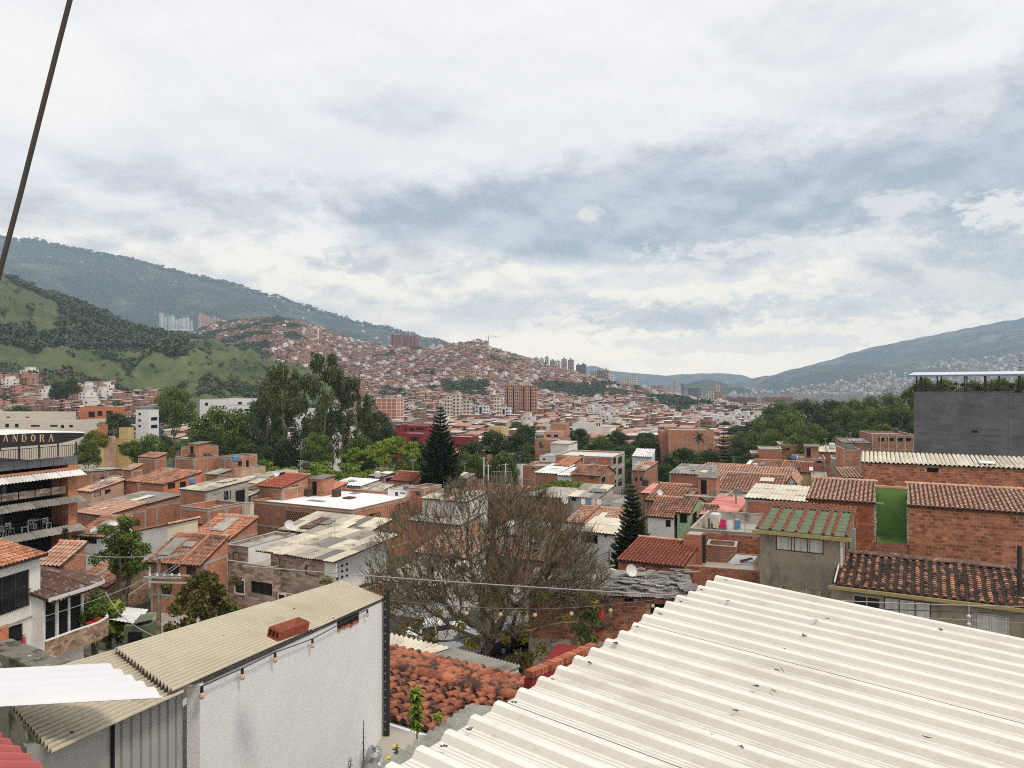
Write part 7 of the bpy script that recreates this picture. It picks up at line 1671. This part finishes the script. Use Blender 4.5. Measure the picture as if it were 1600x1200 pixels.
# brick edge parapet leading to the right
a = P(832, 1044, 13.2); b = P(935, 1000, 15.2); r = thing('brick_parapet', 'thin parapet of bricks laid on edge behind the ivory roof', 'wall', a); d = b-a; L = d.length; u = d.normalized(); s = Vector((-u.y, u.x, 0)).normalized(); nb = int(L/.105)
bm = [None]*5
for i in range(5): m = M(); m.bx((0, 0, 0), (.09, 0, 0), (0, .17, 0), (0, 0, .12), 0, i/7); bm[i] = m.mesh('brick', 'brickunit')
for i in range(nb): mt = Matrix((u, s, Z)).transposed().to_4x4(); mt.translation = u*(i*.105)-Z*.2+Z*random.uniform(-.01, .01)+s*random.uniform(-.012, .012); obj('brick', bm[i % 5], r, mat=mt)
m = M(); m.bx(-Z*13+s*.02, u*L, s*.16, Z*12.78); m.build('wall', 'maroon', r)
r = thing('yard_roof', 'dark red low roof in the yard beyond the thin brick parapet', 'roof', P(915, 1040, 36)); m = M(); m.bx((-2.2, 0, -4), (4.4, -.8, 0), (1, 3, 0), (0, 0, 4)); m.build('slab', 'maroon', r)
# plants in the gap
def weed(label, px, pyb, pyt, Y, n, Lf, mat='leaf_b', name='weed', lean=0, wl=.18, spread=1.0):
    b = P(px, pyb, Y); h = (pyb-pyt)/F*Y; r = thing(name, label, 'plant', b); rd = random.Random(px); m = M(); top = Vector((lean, 0, h)); m.tube([(0, 0, -.3), (lean*.3, 0, h*.5), top], [.012, .009, .004], 5); m.build('stem', 'bark', r); Vs = []
    for i in range(n):
        f = rd.uniform(.15, 1); p = Vector((lean*f*.8, 0, h*f)); a = rd.uniform(0, 6.28); d = Vector((math.cos(a), math.sin(a), rd.uniform(-.2, .9)))*spread; d.normalize(); L = Lf*rd.uniform(.6, 1.1); w = d.cross(Vector((rd.uniform(-.5, .5), rd.uniform(-.5, .5), 1))).normalized()*L*wl; dr = Vector((0, 0, -.25*L))
        Vs += [[p, p+d*L*.45-w, p+d*L*.5, p+d*L*.45+w], [p+d*L*.45-w, p+d*L+dr, p+d*L+dr*1.02, p+d*L*.45+w]]
    V = np.array([[tuple(c) for c in q] for q in Vs]); obj('foliage', qmesh('foliage', V, rng.random(len(V)), mat), r); return r
weed('bright green lance leaved plant rising before the clay tiles', 652, 1150, 1078, 10.4, 230, .15, name='leafy_plant', lean=-.03)
weed('small bright shoot over the grey corrugated strip', 684, 1128, 1118, 9.6, 40, .11, name='leafy_plant')
weed('drooping dark weed against the white wall', 531, 1215, 1155, 10.5, 60, .08, 'leaf_m', lean=.06)
weed('tall bare dry twig plant against the white wall', 568, 1215, 1125, 10.6, 14, .05, 'leaf_o')
weed('low thin weed between the wall weeds', 545, 1215, 1186, 10.4, 26, .07, 'leaf_m', lean=.04)
weed('small dark plant with a yellow flower by the grey wall', 619, 1190, 1166, 9.6, 50, .07, 'leaf_m', name='flowering_plant')
weed('lower plant with a yellow flower beside the steel post', 608, 1215, 1186, 9.4, 36, .06, 'leaf_m', name='flowering_plant')
for px, py, Y, l in ((616, 1168, 9.5, 'yellow flower of the small dark plant by the grey wall'), (607, 1186, 9.3, 'yellow flower beside the steel post')):
    m = M(); m.lathe((0, 0, 0), [(0, 0), (.02, .005), (.028, .02), (.012, .03), (0, .03)], 9); tag(m.build('flower', 'yellowf', None, loc=P(px, py, Y)), l, 'flower')
r = thing('foil_bundle', 'crumpled silver foil bundle beside the steel post', 'bundle', P(583, 1205, 11.0)); m = M(); rd = random.Random(5); pr = []
m.lathe((0, 0, -.2), [(.14, 0), (.17, .1), (.15, .2), (.17, .3), (.12, .38), (.13, .46), (.06, .54), (0, .56)], 12); 
for i, v in enumerate(m.v): m.v[i] = tuple(Vector(v)*rd.uniform(.88, 1.12))
m.build('foil', 'foil', r)
m = M(); p = P(560, 1230, 10.5); m.box(p.x-.9, p.y-1, p.z-.4, p.x+.75, p.y+2.2, p.z); tag(m.build('ledge', 'concrete', None), 'concrete ledge at the foot of the white wall', 'ledge')

# ------------------------------------------------------------------ cables, poles, clutter
def cable(label, pts, r_=.012, mat='cable', sag=.0, name='cable', n=14):
    q = []
    for a, b in zip(pts, pts[1:]):
        for i in range(n): f = i/n; p = a.lerp(b, f); q.append(p-Z*sag*4*f*(1-f))
    q.append(pts[-1]); m = M(); m.tube(q, r_, 5); tag(m.build(name, mat, None), label, 'cable')
cable('thick dark guy cable crossing the upper left corner', [P(122, -50, 3.2), P(93, 62, 3.18), P(63, 180, 3.16), P(33, 298, 3.14), P(-12, 468, 3.1)], .0108, name='guy_cable')
cable('pale power line crossing in front of the bare tree', [P(380, 884, 30), P(960, 925, 27), P(1300, 938, 30), P(1640, 948, 36)], .022, 'cablel', .05, 'power_line')
cable('lower dark power line at the right edge', [P(1130, 925, 33), P(1345, 950, 34.5), P(1640, 958, 36)], .025, 'black', .05, 'power_line')
cable('thin third line below the dark power line', [P(1300, 955, 34), P(1640, 975, 36)], .012, 'cablel', .04, 'power_line')
cable('upper line from the utility pole to the left edge', [P(247, 868, 46), P(90, 862, 44), P(-20, 858, 43)], .02, 'cablel', .2, 'power_line')
cable('line from the utility pole down towards the left balcony', [P(247, 893, 46), P(163, 932, 44), P(-10, 985, 40)], .018, 'cablel', .1, 'power_line')
cable('second line from the pole towards the white balcony house', [P(244, 898, 46), P(200, 930, 44.5)], .022, 'cablel', .05, 'power_line')
cable('slack line from the gutter corner down to the khaki roof', [P(165, 925, 44), P(190, 962, 40), P(246, 996, 34)], .02, 'cablel', .1, 'power_line')
def pole(px, pyt, pyb, Y, label, r_=.14, mat='pole', arms=0, name='utility_pole', z0=None):
    b = P(px, pyb, Y); zb = ground(Y) if z0 is None else z0; top = P(px, pyt, Y).z; r = thing(name, label, 'pole', (b.x, b.y, zb)); m = M(); m.tube([(0, 0, -.3), (0, 0, top-zb)], [r_*1.25, r_*.8], 8); m.build('shaft', mat, r); return r, top-zb
r, h = pole(248, 866, 995, 46, 'concrete utility pole with steel crossarms beside the olive bush')
m = M(); m.bx((-.3, -.1, h-.35), (2.3, -.3, .42), (0, .1, 0), (0, 0, .12)); m.bx((.1, -.2, h-1.35), (1.3, -.6, .85), (0, .07, 0), (0, 0, .07)); m.bx((.2, .1, h-1.5), (1.2, .5, .95), (0, .07, 0), (0, 0, .07)); m.build('long_arm', 'metalg', r)
for i, (a, b, z) in enumerate(((-.7, -.5, -1.35), (-.6, .45, -1.45), (-.2, -.9, -1.55))): m = M(); m.bx((a, b, h+z), (2.2, .25, -.12), (0, .08, 0), (0, 0, .09)); m.build('crossarm', 'metalg', r)
for i in range(5): m = M(); m.lathe((-.4+i*.45, -.3, h-1.3), [(.05, 0), (.09, .05), (.05, .08), (.08, .14), (.03, .2), (0, .2)], 8); m.build('insulator', 'frame', r)
r, h = pole(1593, 853, 1000, 37, 'dark weathered wooden pole at the right edge', .13, 'poled', z0=0)
m = M(); m.box(-.2, -.2, h-2.85, .2, .1, h-2.55); m.build('junction_box', 'frame', r)
r, h = pole(1514, 944, 968, 36, 'short insulator string hanging on the lines at the right', .02, 'frame', name='insulator_string', z0=5.6)
for z in (0.25, .62, 1.0): m = M(); m.lathe((0, 0, z), [(.03, 0), (.09, .05), (.09, .12), (.03, .18)], 8); m.build('disc', 'frame', r)
for px, pt, pb, Y, l in ((132, 858, 900, 58, 'thin street pole before the stone wall at the left'), (474, 720, 745, 112, 'short street pole before the low bright trees'), (645, 717, 745, 115, 'street lamp pole left of the tall conifer'), (756, 714, 752, 125, 'left floodlight pole of the sports court'), (763, 726, 752, 124, 'short white post of the sports court'), (790, 724, 752, 125, 'right floodlight pole of the sports court'), (1150, 770, 808, 78, 'street pole before the salmon sheet roof'), (997, 730, 765, 128, 'dark pole beside the cement block'), (952, 858, 880, 60, 'pole with cable tangle by the white workshop')):
    r, h = pole(px, pt, pb, Y, l, .09 if Y < 100 else .13, 'pole' if px not in (756, 763, 790) else 'frame', name='street_pole')
    m = M(); m.box(-.5, -.06, h-.25, .5, .06, h-.15); m.build('crossarm', 'metalg', r)
r = thing('court_fence', 'wire fence frame of the sports court', 'fence', P(768, 752, 124)); m = M()
for i in range(9): m.box(i*.42, 0, -3, i*.42+.05, .05, 1.6)
for z in (-.2, .7, 1.6): m.box(0, 0, z, 3.4, .05, z+.05)
m.build('frame', 'metalg', r)
# string lights over the yard
s = thing('string_lights', 'string of bare bulbs crossing the yard before the bare tree', 'lights', P(604, 935, 12.1)); o0 = P(604, 935, 12.1); pts = []
bl = [(604, 938), (668, 944), (729, 949), (782, 951), (836, 952), (893, 950), (954, 945), (1020, 938), (1085, 922)]
for i, (px, py) in enumerate(bl): pts.append(P(px, py, 12.1+i*.15)-o0)
m = M(); m.tube(pts, .008, 5); m.build('cord', 'black', s)
for p in pts[2:8]:
    m = M(); m.tube([p, p-Z*.06], .018, 8); q = m.build('socket', 'black', s); m = M(); m.lathe(p-Z*.14, [(0, 0), (.022, .01), (.036, .035), (.03, .06), (.014, .085)], 10); m.build('bulb', 'bulb', q)
# loose things on the town roofs
def tank(px, py, Y, mat, label, s=1.):
    r = thing('water_tank', label, 'water tank', P(px, py, Y)); m = M(); m.lathe((0, 0, 0), [(.42*s, 0), (.55*s, .25*s), (.55*s, .95*s), (.5*s, 1.05*s), (.2*s, 1.2*s), (0, 1.22*s)], 14); m.build('barrel', mat, r); m = M(); m.lathe((0, 0, 1.18*s), [(.2*s, 0), (.2*s, .08*s), (0, .09*s)], 10); m.build('lid', 'dframe', r)
def rr_p(px, py, Y): return P(px, py, Y)
tank(368, 722, 116, 'blue', 'blue water tank on the ragged brick parapet', .9); tank(478, 733, 108, 'dframe', 'black water tank beside the open white shed'); tank(1008, 759, 120, 'dframe', 'dark tank on the roof left of the grey flat roof'); tank(590, 747, 112, 'frame', 'pale water tank behind the long white sheet roof', .9)
tank(846, 700, 190, 'dframe', 'dark tank on the pink framed brick house'); tank(1300, 702, 135, 'frame', 'white tank above the balconied house'); tank(926, 731, 130, 'blue', 'blue tank before the long cement block', .8)
def dish(px, py, Y, label):
    r = thing('satellite_dish', label, 'satellite dish', P(px, py, Y)); m = M(); m.tube([(0, 0, -.4), (0, 0, .2)], .03, 5); m.build('mast', 'metalg', r); m = M(); prof = [(0, 0), (.2, .03), (.36, .1), (.42, .15)]; m.lathe((0, 0, 0), prof, 12); o = m.build('bowl', 'frame', r); o.rotation_euler = (R(65), 0, R(25)); o.location = (0, -.05, .35)
dish(882, 787, 83, 'white dish on the brick house with thin slab roof'); dish(985, 900, 48.5, 'round white dish on the debris roof'); dish(1092, 846, 55, 'grey dish beside the black duct'); dish(432, 744, 100, 'small dish on the ridge of the patchwork roof')
r = thing('clothes_line', 'clothes line with pale laundry on the terrace left of the near conifer', 'clothes line', P(905, 795, 80)); m = M(); m.tube([(0, 0, 1.2), (3, -.5, 1.1)], .02, 4); m.tube([(0, 0, -.5), (0, 0, 1.2)], .03, 4); m.tube([(3, -.5, -.5), (3, -.5, 1.1)], .03, 4); m.build('line', 'metalg', r)
for i in range(5): m = M(); m.bx((.2+i*.55, -.03-i*.09, .5), (.45, -.07, 0), (0, .02, 0), (0, 0, .6)); m.build('laundry', ['white', 'blue', 'cream', 'white', 'curtain'][i], r)
# moss grown wall top at the lower left
q = quad_z(13.2, [(-30, 1010), (75, 1052), (60, 1062), (-30, 1028)])
r = thing('mossy_wall', 'low curved wall top covered by moss and flaking paint in the lower left', 'wall', q[0]); d = q[1]-q[0]; u = d.normalized(); s = Vector((-u.y, u.x, 0)); m = M(); m.bx(-Z*8, d, s*.5, Z*8); m.build('wall', 'mossy', r)

# tangled service wires and small roof things through the middle rows
rw_ = random.Random(21)
wires = (((133, 862, 58), (236, 874, 57)), ((236, 876, 57), (324, 866, 60)), ((474, 722, 112), (645, 720, 115)), ((645, 721, 115), (756, 716, 125)), ((1150, 772, 78), (1012, 790, 80)), ((1150, 773, 78), (1262, 782, 66)), ((952, 860, 60), (1066, 842, 56)), ((952, 862, 60), (872, 872, 58)),
         ((997, 732, 128), (1046, 742, 122)), ((997, 733, 128), (893, 748, 118)), ((952, 859, 60), (1020, 812, 76)), ((1150, 771, 78), (1235, 752, 104)))
names = ('from the left street pole to the tiled brick house', 'from the tiled brick house to the stone house', 'from the short pole to the lamp pole', 'from the lamp pole to the sports court', 'from the salmon roof pole to the pale green house', 'from the salmon roof pole to the striped roof house', 'from the tangled pole to the square brick pier', 'from the tangled pole into the bare tree', 'from the dark pole to the grey flat roof', 'from the dark pole to the stair house', 'from the tangled pole up to the brown tiled house', 'from the salmon roof pole to the white gable')
for (a, b), nm in zip(wires, names): cable('thin sagging wire '+nm, [P(*a), P(*b)], .018, 'black' if rw_.random() < .5 else 'cable', rw_.uniform(.2, .6), 'service_wire')
for i in range(5): cable('wire bundle strand %s at the tangled pole by the white workshop' % ['one', 'two', 'three', 'four', 'five'][i], [P(952, 862+i*3, 60), P(905-i*14, 868+i*6, 58)], .02, 'black', .3+.1*i, 'service_wire')
for px, py, Y, m_, s, l in ((1098, 760, 110, 'dframe', 1, 'black tank on the long pink tile roof'), (1240, 718, 135, 'blue', .8, 'blue tank left of the two windowed brick house'), (1180, 732, 128, 'frame', .8, 'pale tank on the wide pale orange tile roof'), (700, 772, 88, 'dframe', .9, 'dark tank above the bare tree on the pale low house'), (300, 757, 88, 'blue', .7, 'small blue tank on the striped sheet roof'), (556, 752, 104, 'dframe', .7, 'small dark tank on the long white sheet roof'), (1118, 818, 62, 'frame', .8, 'pale tank in the open rooftop yard'), (905, 726, 152, 'frame', .9, 'pale tank on the long cement block'), (1400, 676, 152, 'dframe', .9, 'dark tank on the unfinished block')): tank(px, py, Y, m_, l, s)
for px, py, Y, l in ((1030, 774, 92, 'dish on the dark red tiles by the white coping'), (240, 752, 95, 'small dish on the broken dark tiles'), (452, 826, 66, 'dish on the grey ridged sheets'), (1205, 752, 110, 'dish by the white skylight strips'), (150, 836, 66, 'dish over the white fronted house')): dish(px, py, Y, l)
r = thing('clothes_line', 'clothes line on the open rooftop yard', 'clothes line', P(1110, 830, 61)); m = M(); m.tube([(0, 0, 1.1), (2.6, -.8, 1.0)], .015, 4); m.tube([(0, 0, -.8), (0, 0, 1.1)], .03, 4); m.tube([(2.6, -.8, -.8), (2.6, -.8, 1.0)], .03, 4); m.build('line', 'metalg', r)
for i in range(4): m = M(); m.bx((.2+i*.55, -.06-i*.17, .3), (.42, -.13, 0), (0, .02, 0), (0, 0, .72)); m.build('laundry', ['cream', 'pink', 'white', 'blue'][i], r)
for x0, y0, x1, y1, zt_, l in ((-5.2, 4.6, -4.3, 6.2, 15.9, 'grey wall carrying the white ribbed sheet left of the picture'), (-3.6, 3.5, -3.15, 4.4, 16.0, 'grey wall carrying the faded red sheet')):
    m = M(); m.box(x0, y0, 0, x1, y1, zt_); tag(m.build('support_wall', 'concrete', None), l, 'wall')
